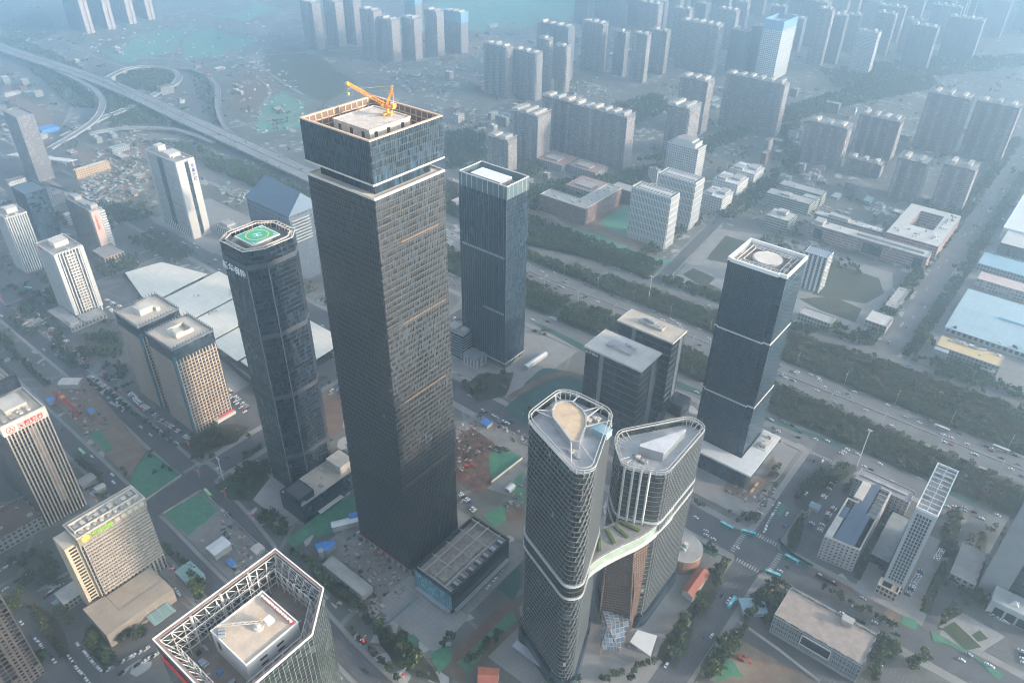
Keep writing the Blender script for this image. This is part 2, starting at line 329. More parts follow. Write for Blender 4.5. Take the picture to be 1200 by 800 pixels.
road([W(*p) for p in ((400, 100), (440, 92), (500, 72), (560, 50), (640, 40), (720, 25))], 18, ASPH2, smo=True)
road([W(*p) for p in ((0, 30), (120, 12), (200, 4), (290, -8))], 14, ASPH2, smo=True)
road([W(*p) for p in ((200, 63), (205, 50), (220, 37), (240, 26), (280, 10), (320, -6))], 20, ASPH2, smo=True)
road([W(*p) for p in ((207, 80), (227, 110), (243, 150))], 22, ASPH2)
road([W(*p) for p in ((0, 66), (50, 96), (75, 115), (85, 128), (110, 132))], 16, ASPH2, smo=True)
road([W(*p) for p in ((0, 700), (20, 690), (40, 706), (84, 760), (112, 798), (130, 830))], 15, LOT)
road([W(*p) for p in ((104, 800), (150, 772), (190, 748), (250, 712))], 11, LOT)
road([W(*p) for p in ((2, 694), (30, 672), (70, 648), (80, 640))], 10, LOT)
road([W(*p) for p in ((1130, 500), (1100, 575), (1160, 610))], 9, ASPH2); road([W(*p) for p in ((1165, 565), (1120, 660), (1090, 740))], 12, LOT)
def cross(x0, y0, x1, y1, along):
    m = MB(); n = 9
    for i in range(n):
        if along == 'x': a = y0 + (y1 - y0) * (i + .2) / n; m.face([(x0, a, .30), (x1, a, .30), (x1, a + (y1 - y0) / n * .5, .30), (x0, a + (y1 - y0) / n * .5, .30)])
        else: a = x0 + (x1 - x0) * (i + .2) / n; m.face([(a, y0, .30), (a + (x1 - x0) / n * .5, y0, .30), (a + (x1 - x0) / n * .5, y1, .30), (a, y1, .30)])
    tag(m.build('road_marking', PAINT), kind='structure')
cross(-108, 466, -88, 470, 'y'); cross(-108, 431, -88, 435, 'y'); cross(-116, 438, -112, 462, 'x'); cross(-84, 438, -80, 462, 'x'); cross(-531, 428, -509, 433, 'y'); cross(-531, 224, -509, 229, 'y'); cross(-538, 205, -534, 222, 'x'); cross(-538, 148, -534, 164, 'x'); cross(-108, 594, -88, 598, 'y')
# median of the ring road, barrier rails
m = MB(); m.box(-660, 697.5, 0, 600, 698.5, .9, 0); tag(m.build('median_barrier', KERB), 'long concrete median barrier of the expressway beyond the dark towers', 'barrier')
# yards, lawns, plazas and building plots
PL = [('plaza', rect(-500, 225, -412, 258), PLAZA), ('yard', rect(-640, 232, -540, 420), LOT), ('yard', rect(-920, 240, -650, 300), LOT), ('plaza', rect(-665, 300, -600, 330), PLAZA),
      ('yard', rect(-475, 20, -395, 128), LOT), ('yard', rect(-375, 225, -240, 330), CONCD), ('plaza', rect(-300, 218, -238, 256), PLAZA),
      ('plaza', rect(-215, 240, -112, 428), PAVE), ('plaza', rect(-500, 474, -372, 590), PAVE), ('plaza', rect(-312, 480, -232, 590), PAVE), ('yard', rect(-205, 478, -118, 590), PAVE),
      ('yard', rect(-80, 474, -16, 590), LOT), ('yard', rect(-24, 470, 28, 560), PAVE), ('yard', rect(28, 470, 120, 600), LOT), ('yard', rect(-78, 300, 40, 428), LOT), ('yard', rect(-75, 815, 200, 1250), CONCD),
      ('yard', rect(-640, 838, -425, 980), EARTH2), ('yard', rect(-1060, 230, -958, 430), LOT), ('yard', rect(-1040, 460, -880, 560), PAVE)]
for n_, p, mt in PL: flat(n_, p, mt, False)
LAWNS = [((827, 304), (850, 276), (900, 290), (895, 316)), ((800, 322), (812, 314), (838, 326), (826, 338)), ((812, 338), (826, 330), (850, 342), (842, 354)),
         ((952, 345), (966, 305), (1030, 326), (1036, 344), (1014, 356)), ((936, 350), (976, 347), (1010, 362), (1002, 378), (962, 364))]
flat('path', ((786, 330), (840, 268), (900, 276), (1046, 320), (1046, 362), (1000, 392), (850, 362), (800, 346)), PAVE)
for l in LAWNS: flat('lawn', l, BROWNG)
for l in (((620, 376), (640, 382), (700, 412), (760, 432), (850, 470), (990, 522), (990, 527), (800, 456), (690, 416)), ((1090, 572), (1160, 602), (1170, 598), (1100, 566))): flat('lawn', l, NETD)
for l in (((250, 570), (298, 538), (316, 560), (296, 586), (270, 586)), ((108, 412), (128, 396), (146, 402), (142, 414), (120, 420)), ((4, 690), (40, 660), (54, 650), (60, 662), (20, 690)), ((96, 752), (112, 742), (136, 776), (126, 786))): flat('lawn', l, LAWN)
flat('verge', rect(-430, 627, 260, 676), two('belt_soil', (.042, .048, .030), (.075, .066, .048), .04), False)
flat('verge', rect(-650, 721, -470, 742), MC['belt_soil'], False); flat('verge', [(-440, 721), (500, 721), (500, 800), (-100, 794), (-190, 783), (-282, 766), (-440, 760)], MC['belt_soil'], False)
flat('verge', rect(-1150, 628, -440, 676), MC['belt_soil'], False)
flat('verge', [(-900, 756), (-570, 756), (-470, 780), (-395, 783), (-400, 830), (-640, 832), (-900, 830)], MC['belt_soil'], False)
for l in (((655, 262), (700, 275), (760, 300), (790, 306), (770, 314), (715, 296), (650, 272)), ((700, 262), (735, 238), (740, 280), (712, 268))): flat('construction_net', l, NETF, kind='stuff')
for l in (((930, 590), (946, 562), (964, 550), (1002, 544), (1004, 552), (968, 574), (944, 600)), ((922, 642), (934, 606), (942, 610), (932, 648)), ((1094, 652), (1112, 598), (1128, 604), (1118, 652)), ((1078, 716), (1100, 664), (1108, 668), (1090, 720)), ((1098, 738), (1116, 702), (1128, 716), (1112, 734)), ((878, 696), (906, 680), (926, 694), (922, 720), (896, 732)), ((812, 800), (842, 750), (862, 738), (868, 756), (846, 792)), ((768, 772), (800, 718), (814, 726), (790, 784)), ((804, 714), (826, 682), (848, 650), (854, 660), (838, 702), (818, 724)), ((1020, 752), (1036, 742), (1054, 760), (1044, 772)), ((1008, 792), (1024, 760), (1036, 766), (1032, 802)), ((1128, 672), (1150, 626), (1158, 632), (1138, 680)), ((1000, 676), (1016, 640), (1022, 644), (1008, 680)), ((210, 520), (250, 498), (292, 500), (278, 518), (230, 536)), ((436, 724), (482, 752), (516, 800), (466, 782)), ((360, 668), (404, 688), (428, 714), (396, 702)), ((36, 712), (44, 708), (86, 770), (78, 774)), ((0, 394), (6, 392), (62, 450), (54, 456)), ((56, 406), (68, 392), (96, 430), (82, 434)), ((540, 452), (562, 438), (602, 436), (592, 464), (558, 472))):
    flat('verge', jagp(l), MC['belt_soil'])
for l in (((566, 606), (588, 592), (600, 604), (580, 618)), ((334, 632), (420, 580), (424, 590), (344, 642)), ((470, 752), (484, 742), (492, 750), (480, 762)), ((852, 566), (870, 556), (880, 562), (862, 572)), ((826, 640), (842, 648), (838, 654), (822, 646)), ((700, 432), (716, 424), (722, 432), (706, 440)), ((826, 500), (836, 490), (842, 498), (832, 508)), ((908, 600), (916, 588), (922, 594), (914, 606)), ((440, 640), (452, 634), (456, 642), (446, 648))):
    flat('construction_net', jagp(l), NET, kind='stuff')
for l in (((372, 470), (392, 452), (402, 500), (386, 520)), ((380, 520), (410, 530), (410, 545), (392, 540)), ((590, 600), (612, 588), (614, 606), (598, 612)), ((530, 770), (600, 706), (606, 712), (540, 780)), ((130, 500), (166, 528), (152, 552), (128, 530)), ((1040, 712), (1074, 730), (1066, 738), (1036, 720)), ((950, 664), (1000, 690), (996, 696), (946, 670))):
    flat('bare_earth', jagp(l), EARTH)
# hazy fields and netted plots beyond the ring road
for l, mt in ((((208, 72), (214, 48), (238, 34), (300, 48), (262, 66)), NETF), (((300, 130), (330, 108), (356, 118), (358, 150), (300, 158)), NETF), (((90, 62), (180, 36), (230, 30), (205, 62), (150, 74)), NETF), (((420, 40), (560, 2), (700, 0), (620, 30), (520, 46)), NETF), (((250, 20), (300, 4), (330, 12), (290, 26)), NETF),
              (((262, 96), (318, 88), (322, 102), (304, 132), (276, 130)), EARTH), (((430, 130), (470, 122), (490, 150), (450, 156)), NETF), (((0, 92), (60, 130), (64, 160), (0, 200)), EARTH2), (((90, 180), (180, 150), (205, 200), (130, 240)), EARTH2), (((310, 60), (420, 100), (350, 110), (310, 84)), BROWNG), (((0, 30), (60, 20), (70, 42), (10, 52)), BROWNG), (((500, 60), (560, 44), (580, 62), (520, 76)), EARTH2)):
    flat('field', jag(l, .09, 4, int(l[0][0] + l[1][1])), mt)
for l, wd in ((((60, 40), (110, 66), (150, 80)), 7), (((150, 66), (205, 70), (240, 76), (300, 66), (420, 58)), 8), (((300, 90), (318, 108), (304, 130), (330, 150), (352, 142)), 6), (((262, 60), (300, 76), (330, 96), (356, 112)), 7), (((480, 20), (540, 34), (600, 36)), 8), (((0, 66), (60, 44), (130, 30), (200, 22)), 8), (((60, 130), (84, 120), (70, 150), (20, 160)), 6), (((100, 70), (120, 50), (170, 42)), 6), (((290, 0), (340, 20), (420, 30), (470, 20)), 9), (((270, 150), (320, 140), (352, 132)), 7), (((230, 48), (280, 52), (340, 62)), 5), (((640, 250), (690, 280), (740, 300)), 6)):
    road([W(*p) for p in l], wd, MC.get('track') or two('track', (.26, .235, .21), (.38, .35, .32), .03), 'track', smo=True)
# construction plots in the avenue and beside the supertall tower
flat('construction_net', jagp(((150, 583), (160, 548), (172, 530), (212, 556), (172, 584))), NET, kind='stuff'); flat('yard', ((50, 455), (95, 438), (172, 528), (150, 560)), EARTH2); flat('construction_net', jagp(((104, 508), (116, 502), (134, 526), (124, 530))), NET, kind='stuff')
flat('yard', ((192, 603), (236, 576), (330, 665), (285, 695)), CONCD); flat('construction_net', jagp(((194, 602), (236, 578), (256, 598), (222, 626), (204, 614))), NET, kind='stuff')
flat('yard', ((534, 498), (560, 484), (640, 528), (600, 582), (534, 560)), CONCD); flat('excavation', ((534, 512), (552, 500), (580, 520), (578, 566), (560, 580), (534, 562)), two('dark_red_earth', (.070, .030, .022), (.27, .165, .125), .16, .40, .66), kind='structure')
flat('construction_net', jagp(((364, 614), (416, 578), (420, 592), (372, 630))), NET, kind='stuff'); flat('construction_net', jagp(((574, 532), (586, 526), (612, 536), (578, 566), (574, 552))), NET, kind='stuff'); flat('construction_net', jagp(((600, 566), (614, 552), (614, 590), (600, 582))), NET, kind='stuff')
flat('yard', ((512, 784), (604, 690), (612, 730), (540, 800)), EARTH); flat('construction_net', jagp(((536, 776), (600, 712), (606, 726), (548, 790))), NET, kind='stuff'); flat('construction_net', jagp(((505, 764), (526, 756), (530, 772), (515, 790))), NET, kind='stuff'); flat('construction_net', jagp(((582, 690), (606, 664), (608, 690), (600, 704))), NETD, kind='stuff')
flat('construction_net', jagp(((590, 480), (636, 432), (690, 440), (690, 470), (620, 500))), NETD, kind='stuff'); flat('path', ((596, 470), (640, 446), (668, 440), (690, 450), (690, 444), (666, 434), (636, 440), (594, 464)), EARTH)
flat('yard', ((820, 790), (850, 740), (905, 770), (960, 800), (900, 830)), EARTH2); flat('construction_net', jagp(((834, 776), (856, 772), (872, 794), (840, 800))), NET, kind='stuff')
flat('construction_net', jagp(((1090, 738), (1100, 744), (1178, 790), (1170, 796), (1094, 752))), NET, kind='stuff'); flat('construction_net', jagp(((1056, 720), (1076, 730), (1072, 738), (1056, 730))), NET, kind='stuff'); flat('construction_net', jagp(((912, 632), (920, 640), (950, 662), (944, 666), (914, 644))), NETD, kind='stuff')
flat('plaza', ((1100, 734), (1128, 718), (1178, 746), (1150, 764)), PLAZA); flat('lawn', ((1104, 736), (1118, 728), (1150, 758), (1132, 762)), LAWN); flat('lawn', ((1138, 744), (1148, 738), (1158, 748), (1146, 752)), LAWN)
flat('yard', ((848, 576), (880, 590), (914, 556), (906, 534), (890, 560), (852, 560)), EARTH2)

# ---------------------------------------------------------------- buildings: common builders
def text_mesh(root, s, pos, size, face, mat, name='sign_letter', vertical=False, gap=1.06, bold=.035):
    """raised letters, one mesh each; face is the wall's outward direction"""
    rot = {'-y': Matrix.Rotation(R(90), 4, 'X'), '+x': Matrix.Rotation(R(90), 4, 'Z') @ Matrix.Rotation(R(90), 4, 'X'), '-x': Matrix.Rotation(R(-90), 4, 'Z') @ Matrix.Rotation(R(90), 4, 'X')}[face]
    dr = {'-y': Vector((1, 0, 0)), '+x': Vector((0, 1, 0)), '-x': Vector((0, -1, 0))}[face]
    for i, ch in enumerate(s):
        if ch == ' ': continue
        c = bpy.data.curves.new('letter', 'FONT'); c.body = ch; c.size = size; c.extrude = .12; c.offset = bold * size * .3; c.align_x = 'CENTER'
        t = bpy.data.objects.new('letter', c); COL.objects.link(t); dg = bpy.context.evaluated_depsgraph_get(); dg.update()
        me = bpy.data.meshes.new_from_object(t.evaluated_get(dg)); bpy.data.objects.remove(t)
        p = Vector(pos) + (Vector((0, 0, -1)) * size * gap * i if vertical else dr * size * gap * i)
        me.transform(Matrix.Translation(p - Vector(ORG[root.name])) @ rot); me.materials.clear(); me.materials.append(mat)
        o = bpy.data.objects.new(name, me); COL.objects.link(o); o.parent = root; ORG[o.name] = ORG[root.name]
def roofkit(root, x0, y0, x1, y1, z, n, rnd, mats=None):
    """plant boxes, ducts and cowls on a roof: each unit is a part"""
    mats = mats or [CONC, STEEL, CREAM]
    for k in range(n):
        a, b_ = rnd.uniform(1.2, 4.5), rnd.uniform(1.2, 4); x, y = rnd.uniform(x0 + 1, max(x0 + 1.1, x1 - a - 1)), rnd.uniform(y0 + 1, max(y0 + 1.1, y1 - b_ - 1))
        m = MB(); h = rnd.uniform(.8, 2.4)
        if rnd.random() < .75: m.box(x, y, z, x + a, y + b_, z + h, 0); m.box(x + .2, y + .2, z + h, x + a * .5, y + b_ * .6, z + h + .4, 0)
        else: m.cyl(x, y, z, z + h, min(a, b_) * .4)
        m.build('roof_unit', rnd.choice(mats), root)
def block(name, label, cat, x0, y0, x1, y1, h, fac, roof, wu=3.2, hv=3.8, par=1.4, pent=(), kit=0, z0=0.0, group=None, parm=None, sub=None, root=None, base=None, pw='wall', rn='roof', floors=None):
    """a building: walls, parapet, sunk roof, rooftop rooms"""
    rnd = random.Random(int(abs(x0 * 13 + y0 * 7)))
    if root is None: root = thing(name, label, cat, (x0 + x1) / 2, (y0 + y1) / 2, 0, group)
    P = rect(x0, y0, x1, y1); m = MB(); zb = z0
    if base:
        m2 = MB(); m2.prism(inset(P, .25), z0, z0 + base[0], 0, None, base[2], base[0], cap=False); m2.build('ground_storey', base[1], root); zb = z0 + base[0]
    m.prism(P, zb, h - par, 0, 0, wu, hv, cap=False); m.build(pw, fac, root)
    m = MB(); m.ring([(x0 - .12, y0 - .12), (x1 + .12, y0 - .12), (x1 + .12, y1 + .12), (x0 - .12, y1 + .12)], inset(P, .5), h - par, h, 0, True); m.build('parapet', parm or fac, root)
    m = MB(); m.face([(a, b_, h - par + .2) for a, b_ in P]); m.build(rn, roof, root)
    for (a, b_, c, d, e) in pent:
        m = MB(); X0, X1, Y0, Y1 = x0 + (x1 - x0) * a, x0 + (x1 - x0) * c, y0 + (y1 - y0) * b_, y0 + (y1 - y0) * d
        m.box(X0, Y0, h - par + .15, X1, Y1, h + e - .4, 0, 0, False); m.box(X0 - .25, Y0 - .25, h + e - .4, X1 + .25, Y1 + .25, h + e, 0); m.build('penthouse', parm or CONC, root)
    if kit: roofkit(root, x0 + 1, y0 + 1, x1 - 1, y1 - 1, h - par + .2, kit, rnd)
    if floors:
        m = MB(); z = zb + floors[0]
        while z < h - par - 1: m.ring([(x0 - floors[1], y0 - floors[1]), (x1 + floors[1], y0 - floors[1]), (x1 + floors[1], y1 + floors[1]), (x0 - floors[1], y1 + floors[1])], P, z, z + floors[2], 0, True); z += floors[0]
        m.build('floor_bands', floors[3], root)
    return root
def fins(m, a, b_, z0, z1, n, wd, dp, mi=0):
    """upright fins standing proud of the wall from a to b_ (wall runs with its outside on the right)"""
    a, b_ = Vector(a), Vector(b_); t = (b_ - a).normalized(); o = Vector((t.y, -t.x)); L = (b_ - a).length
    for i in range(n):
        c = a + t * (L * (i + .5) / n); p0, p1 = c - t * wd / 2 - o * .05, c + t * wd / 2 - o * .05
        Q = [p0, p0 + o * dp, p1 + o * dp, p1]
        for k in range(3): m.face([(*Q[k], z0), (*Q[k + 1], z0), (*Q[k + 1], z1), (*Q[k], z1)], mi)
        m.face([(*q, z1) for q in Q], mi)

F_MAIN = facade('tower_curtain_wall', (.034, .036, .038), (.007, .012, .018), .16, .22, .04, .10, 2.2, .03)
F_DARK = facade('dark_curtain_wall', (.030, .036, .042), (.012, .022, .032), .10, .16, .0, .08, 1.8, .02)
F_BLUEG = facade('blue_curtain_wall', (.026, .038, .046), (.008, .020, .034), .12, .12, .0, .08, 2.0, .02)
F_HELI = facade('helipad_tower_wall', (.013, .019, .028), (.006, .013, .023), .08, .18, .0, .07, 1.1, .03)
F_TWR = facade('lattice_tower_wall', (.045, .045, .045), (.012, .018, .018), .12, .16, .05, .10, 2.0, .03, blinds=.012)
F_GRID = facade('beige_grid_wall', (.50, .39, .30), (.020, .022, .026), .34, .30, .06, .2, 1.5, .01)
F_GRIDN = facade('beige_narrow_grid', (.19, .165, .15), (.020, .022, .026), .42, .22, .0, .2, 1.5, .01)
F_DGL = facade('dark_band_wall', (.05, .055, .06), (.018, .022, .03), .12, .2, .0, .1, 2, .02)
F_WHITE = facade('white_window_wall', (.48, .46, .44), (.035, .045, .06), .46, .36, .14, .2, 1.5, .01, blinds=.08)
F_STRIPE = facade('white_stripe_wall', (.62, .60, .57), (.030, .035, .045), .46, .10, .0, .2, 1.2, .01)
F_PINK = facade('pink_campus_wall', (.46, .30, .26), (.040, .050, .065), .30, .36, .12, .2, 1.2, .01, blinds=.1)
F_BRICK = facade('brown_brick_wall', (.20, .125, .115), (.035, .035, .045), .45, .42, .14, .2, 1.2, .01, blinds=.1)
F_APT = facade('apartment_wall', (.30, .245, .225), (.050, .055, .065), .40, .36, .10, .25, 1.6, .01, blinds=.16)
F_APT2 = facade('grey_apartment_wall', (.25, .22, .215), (.045, .050, .060), .36, .34, .10, .25, 1.6, .01, blinds=.14)
F_APT3 = facade('brown_apartment_wall', (.22, .16, .15), (.040, .042, .052), .40, .36, .10, .25, 1.6, .01, blinds=.14)
F_BALC = facade('balcony_stack_wall', (.40, .345, .32), (.055, .060, .072), .14, .40, .04, .25, 1.8, .01, blinds=.12)
F_FAR = facade('far_apartment_wall', (.28, .255, .25), (.06, .065, .075), .35, .3, .1, .3, 1.5, 0)
F_FARD = facade('far_dark_wall', (.20, .20, .21), (.05, .055, .065), .3, .3, .1, .3, 1.5, 0)
F_LOW = facade('low_office_wall', (.34, .32, .30), (.03, .034, .042), .4, .35, .1, .2, 1.5, .01)
F_GREEN = facade('pale_band_office_wall', (.40, .41, .38), (.04, .055, .06), .06, .42, .06, .2, 1.2, .01)
F_HOT = facade('hotel_back_wall', (.30, .27, .24), (.016, .018, .02), .5, .1, .1, .2, 1.2, .01)
F_GL2 = facade('office_glass_wall', (.012, .017, .024), (.006, .012, .019), .06, .10, .0, .08, 1.5, .02)
F_PANEL = facade('teal_panel_wall', (.20, .34, .38), (.06, .17, .21), .14, .08, .06, .15, 1.2, .05)
F_LATT = facade('diagonal_tower_glass', (.24, .26, .25), (.010, .015, .015), .07, .07, .0, .1, 2.4, .03)

# ---------------------------------------------------------------- supertall tower with the orange crane
T = thing('office_tower', 'tallest dark square skyscraper with recessed belt and an orange crane on top', 'skyscraper', -325.5, 280.7)
X0, X1, Y0, Y1 = -354.0, -297.0, 253.5, 308.5; TB = rect(X0, Y0, X1, Y1)
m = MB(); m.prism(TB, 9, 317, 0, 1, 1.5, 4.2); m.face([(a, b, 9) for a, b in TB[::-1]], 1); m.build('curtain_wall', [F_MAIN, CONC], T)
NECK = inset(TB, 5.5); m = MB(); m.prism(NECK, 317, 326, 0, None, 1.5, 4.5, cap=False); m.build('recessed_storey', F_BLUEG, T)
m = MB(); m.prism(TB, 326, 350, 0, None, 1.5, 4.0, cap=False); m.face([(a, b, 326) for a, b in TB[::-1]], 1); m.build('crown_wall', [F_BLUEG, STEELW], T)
m = MB(); fins(m, TB[0], TB[1], 9, 317, 38, .16, .14); fins(m, TB[1], TB[2], 9, 317, 38, .18, .16); fins(m, TB[3], TB[0], 9, 317, 38, .16, .14); fins(m, TB[2], TB[3], 9, 317, 38, .16, .14)
m.build('mullions', plain('bronze_mullion', (.155, .15, .14), .42, .5, var=.1), T)
m = MB(); fins(m, TB[0], TB[1], 326, 350.4, 38, .2, .15); fins(m, TB[1], TB[2], 326, 350.4, 38, .2, .15); fins(m, TB[2], TB[3], 326, 350.4, 38, .16, .34); fins(m, TB[3], TB[0], 326, 350.4, 38, .16, .34); m.build('crown_mullions', plain('teal_mullion', (.075, .095, .105), .4, .3, var=.1), T)
m = MB(); z = 13.2
while z < 316: m.ring(inset(TB, -.12), TB, z, z + .34, 0, True); z += 4.2
m.build('floor_bands', plain('bronze_band', (.055, .055, .055), .5, .3, var=.1), T)
for z in (285, 230, 170, 96):
    m = MB(); m.ring(inset(TB, -.36), TB, z + .3, z + 1.0, 0, True); m.build('belt', MC['bronze_band'], T)
    m = MB(); ya, yb = ((Y0 + 17, Y1 - 7), (Y0 + 13, Y1 - 3), (Y0 + 9, Y1 - 6), (Y0 + 4, Y1 - 8))[(285, 230, 170, 96).index(z)]; fins(m, (X1, ya), (X1, yb), z, z + 1.1, 36, .4, .5); m.box(X1 + .02, ya, z + .2, X1 + .42, yb, z + .6); m.build('louvre_band', COPPER, T)
m = MB(); m.ring(inset(TB, -.25), NECK, 317.0, 317.5, 0); m.ring(inset(TB, -.25), inset(TB, .6), 317.5, 318.5, 0); m.build('terrace', CREAM, T)
m = MB(); m.ring(inset(TB, -.45), TB, 325.4, 326.3, 0, True); m.build('soffit_edge', CREAM, T)
m = MB(); CI = inset(TB, 1.2); m.ring(inset(TB, -.3), CI, 350.0, 350.7, 0, True)
for i in range(4):                                                   # frame of the open crown: posts and rails behind the glass
    a, b = Vector(CI[i]), Vector(CI[(i + 1) % 4])
    for zz in (343, 346.5): m.tube((*a, zz), (*b, zz), .42, 0, 4)
    for k in range(13): p = a.lerp(b, k / 12); m.tube((*p, 340), (*p, 350), .42, 0, 4)
m.build('crown_frame', plain('tan_frame', (.50, .36, .26), .8, var=.2), T)  # orange-tan colour on all posts and rails
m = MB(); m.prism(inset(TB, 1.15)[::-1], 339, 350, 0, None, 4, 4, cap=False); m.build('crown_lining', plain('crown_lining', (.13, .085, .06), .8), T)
m = MB(); m.face([(a, b, 339.5) for a, b in inset(TB, .3)]); m.build('roof', CONC, T)
m = MB(); m.box(-343, 268, 339.5, -313, 299, 348.4, 0, 1, False); m.ring(inset(rect(-343, 268, -313, 299), -.4), inset(rect(-343, 268, -313, 299), .5), 348.3, 349.0, 0, True)
core = m.build('roof_room', [plain('stained_cream', (.50, .44, .38), .85, var=.3, scale=.3), plain('rough_screed', (.46, .42, .38), .9, var=.35, scale=.3)], T)
for (fx, u) in ((0, .18), (0, .5), (0, .82), (1, .15), (1, .45), (1, .8)):
    m = MB(); x, y = (-343 + 30 * u, 268) if fx == 0 else (-313, 268 + 31 * u)
    if fx == 0: m.box(x - 1.2, y - .06, 343.5, x + 1.2, y + .02, 347)
    else: m.box(x - .02, y - 1.2, 343.5, x + .06, y + 1.2, 347)
    m.build('opening', BLACK, core)
for k in range(9):
    m = MB(); x = X0 + 2 + (X1 - X0 - 4) * k / 8; m.box(x - .8, Y0 + 1.2, 0, x + .8, Y0 + 2.8, 9); m.build('column', CONC, T)
for k in range(1, 9):
    m = MB(); y = Y0 + 2 + (Y1 - Y0 - 4) * k / 8; m.box(X1 - 2.8, y - .8, 0, X1 - 1.2, y + .8, 9); m.build('column', CONC, T)
m = MB(); m.prism(inset(TB, 7), 0, 9, 0, None, 4, 4.5, cap=False); m.build('lobby_wall', CONCD, T)
m = MB(); m.box(X0 - .4, Y0 - .42, 8.6, X1 + .4, Y0 - .3, 9.5); m.build('safety_netting', plain('pink_net', (.55, .10, .10), .7), T)
C = thing('tower_crane', 'orange luffing crane standing on the roof of the tallest tower', 'crane', -325, 293, 349)
m = MB(); m.box(-328.5, 292.4, 349, -321.5, 293.6, 349.8); m.box(-325.6, 289.5, 349, -324.4, 296.5, 349.8); m.cyl(-325, 293, 349.8, 353, .9); m.build('base', ORANGE, C)
m = MB(); m.box(-327.0, 291.8, 353, -319.5, 294.2, 354.0); m.box(-327, 290, 353, -326, 291.6, 355); m.build('slewing_deck', ORANGE, C)
tip = Vector((*W(407, 98, 366), 366)); m = MB(); m.truss((-327, 293, 354.2), tip, 1.5, .20, 16); jib = m.build('jib', ORANGE, C)
m = MB(); m.box(tip.x - .8, tip.y - .8, tip.z - .8, tip.x + .8, tip.y + .8, tip.z + .8); m.build('jib_head', YELL, jib)
m = MB(); m.tube((-325, 293, 354), (-319.5, 293.4, 366), .35, 0, 4); m.tube((-325, 292, 354), (-319.5, 293, 366), .35, 0, 4); m.tube((-319.8, 293.2, 354), (-319.5, 293.2, 366), .22, 0, 4); m.truss((-325, 293, 354), (-319.5, 293.2, 366), .9, .12, 8); m.build('mast_frame', ORANGE, C)
m = MB(); m.tube((-319.5, 293.2, 366), tip.lerp(Vector((-327, 293, 354)), .25), .09, 0, 3); m.tube(tip, tip - Vector((0, 0, 5)), .07, 0, 3); m.box(tip.x - .5, tip.y - .4, tip.z - 6.2, tip.x + .5, tip.y + .4, tip.z - 5); m.build('hoist_rope', YELL, C)
m = MB(); m.box(-320.5, 291.7, 354, -318.6, 294.3, 356.2); m.build('counterweight', ORANGE, C); m = MB(); m.box(-324, 294.3, 353.2, -322, 295.8, 355.6); m.build('cab', STEELW, C)

P_ = thing('podium_building', 'low dark glass podium with a sunken open roof below the tallest tower', 'podium', -269, 284)
A = rect(-287.5, 250, -250, 317)
m = MB(); m.prism(A, 0, 21.5, 0, None, 2.0, 3.6, cap=False); m.build('glass_wall', F_GL2, P_)
m = MB(); m.wall((-287.6, 249.7), (-249.7, 249.7), 3.2, 21, 0, 2.2, 2.0); m.face([(-287.6, 249.7, 3.2), (-287.6, 250, 3.2), (-249.7, 250, 3.2), (-249.7, 249.7, 3.2)]); m.build('panelled_front', F_PANEL, P_)
m = MB(); m.ring(inset(A, -.3), inset(A, 1.0), 21.5, 23.5, 0, True); m.ring(inset(A, 1), inset(A, 1.01), 19, 21.5); m.build('parapet', DARKM, P_)
m = MB(); m.face([(a, b, 19.4) for a, b in A]); m.box(-276, 256, 19.4, -262, 300, 20.6, 0); m.build('roof', plain('podium_roof', (.30, .25, .215), .9, var=.45, scale=.3), P_)
for k in range(22):
    m = MB(); y = 253 + k * 2.85; m.box(-256.5, y, 20, -252, y + 2.3, 22.4); m.build('louvre', (CONCD, DARKM, STEEL)[k % 3], P_)
m = MB()
for y in (252, 268, 284, 300, 314): m.box(-287, y - .4, 22.6, -250.5, y + .4, 23.3)
for x in (-280, -270, -258): m.box(x - .4, 251, 22.62, x + .4, 316, 23.28)
m.build('roof_frame', CONC, P_)
m = MB(); m.box(-249.6, 252, 3, -246.5, 314, 3.6); m.build('canopy', STEEL, P_); m = MB(); m.box(-286, 246.4, 3, -251, 249.6, 3.5); m.build('canopy', STEEL, P_)

# ---------------------------------------------------------------- chamfered dark tower with the helipad
HP = [(-470, 253), (-442, 253), (-434.5, 266), (-434.5, 290), (-443, 299), (-466, 299), (-477, 288), (-477, 264)]
T = thing('office_tower', 'dark blue chamfered glass tower with a green helipad on its roof', 'skyscraper', -456, 276)
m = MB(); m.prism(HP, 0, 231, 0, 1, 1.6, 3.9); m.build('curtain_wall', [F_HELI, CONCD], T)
for z in (38, 102, 161, 221):
    m = MB(); m.ring(inset(HP, -.3), HP, z, z + 4, 0, True); m.build('plant_storey_band', plain('plant_louvre', (.055, .06, .07), .5, .2, scale=.4), T)
m = MB(); m.prism(HP, 231, 236, 0, None, 2.4, 5, cap=False); m.build('crown_wall', F_HELI, T)
m = MB(); m.ring(inset(HP, -.3), inset(HP, .3), 236, 236.5, 0, True)
I2 = inset(HP, 3.4); m.ring(inset(HP, 3.1), inset(HP, 3.8), 236, 236.7, 0, True)
for i in range(8):
    a, b, c, d = Vector(HP[i]), Vector(HP[(i + 1) % 8]), Vector(I2[i]), Vector(I2[(i + 1) % 8])
    for k in range(7): p, q = a.lerp(b, k / 6), c.lerp(d, k / 6); m.tube((*p, 236.3), (*q, 236.3), .22, 0, 4); m.tube((*q, 232), (*q, 236.4), .2, 0, 4)
    m.tube((*a, 236.3), (*d, 236.3), .2, 0, 4)
m.build('crown_frame', CREAM, T)
D_ = rect(-466, 262.5, -444, 286.5)
m = MB(); m.box(-466, 262.5, 236.2, -444, 286.5, 237.2, 0); m.box(-462, 266, 231, -448, 282, 236.2, 0); hp = m.build('helipad', STEELW, T)
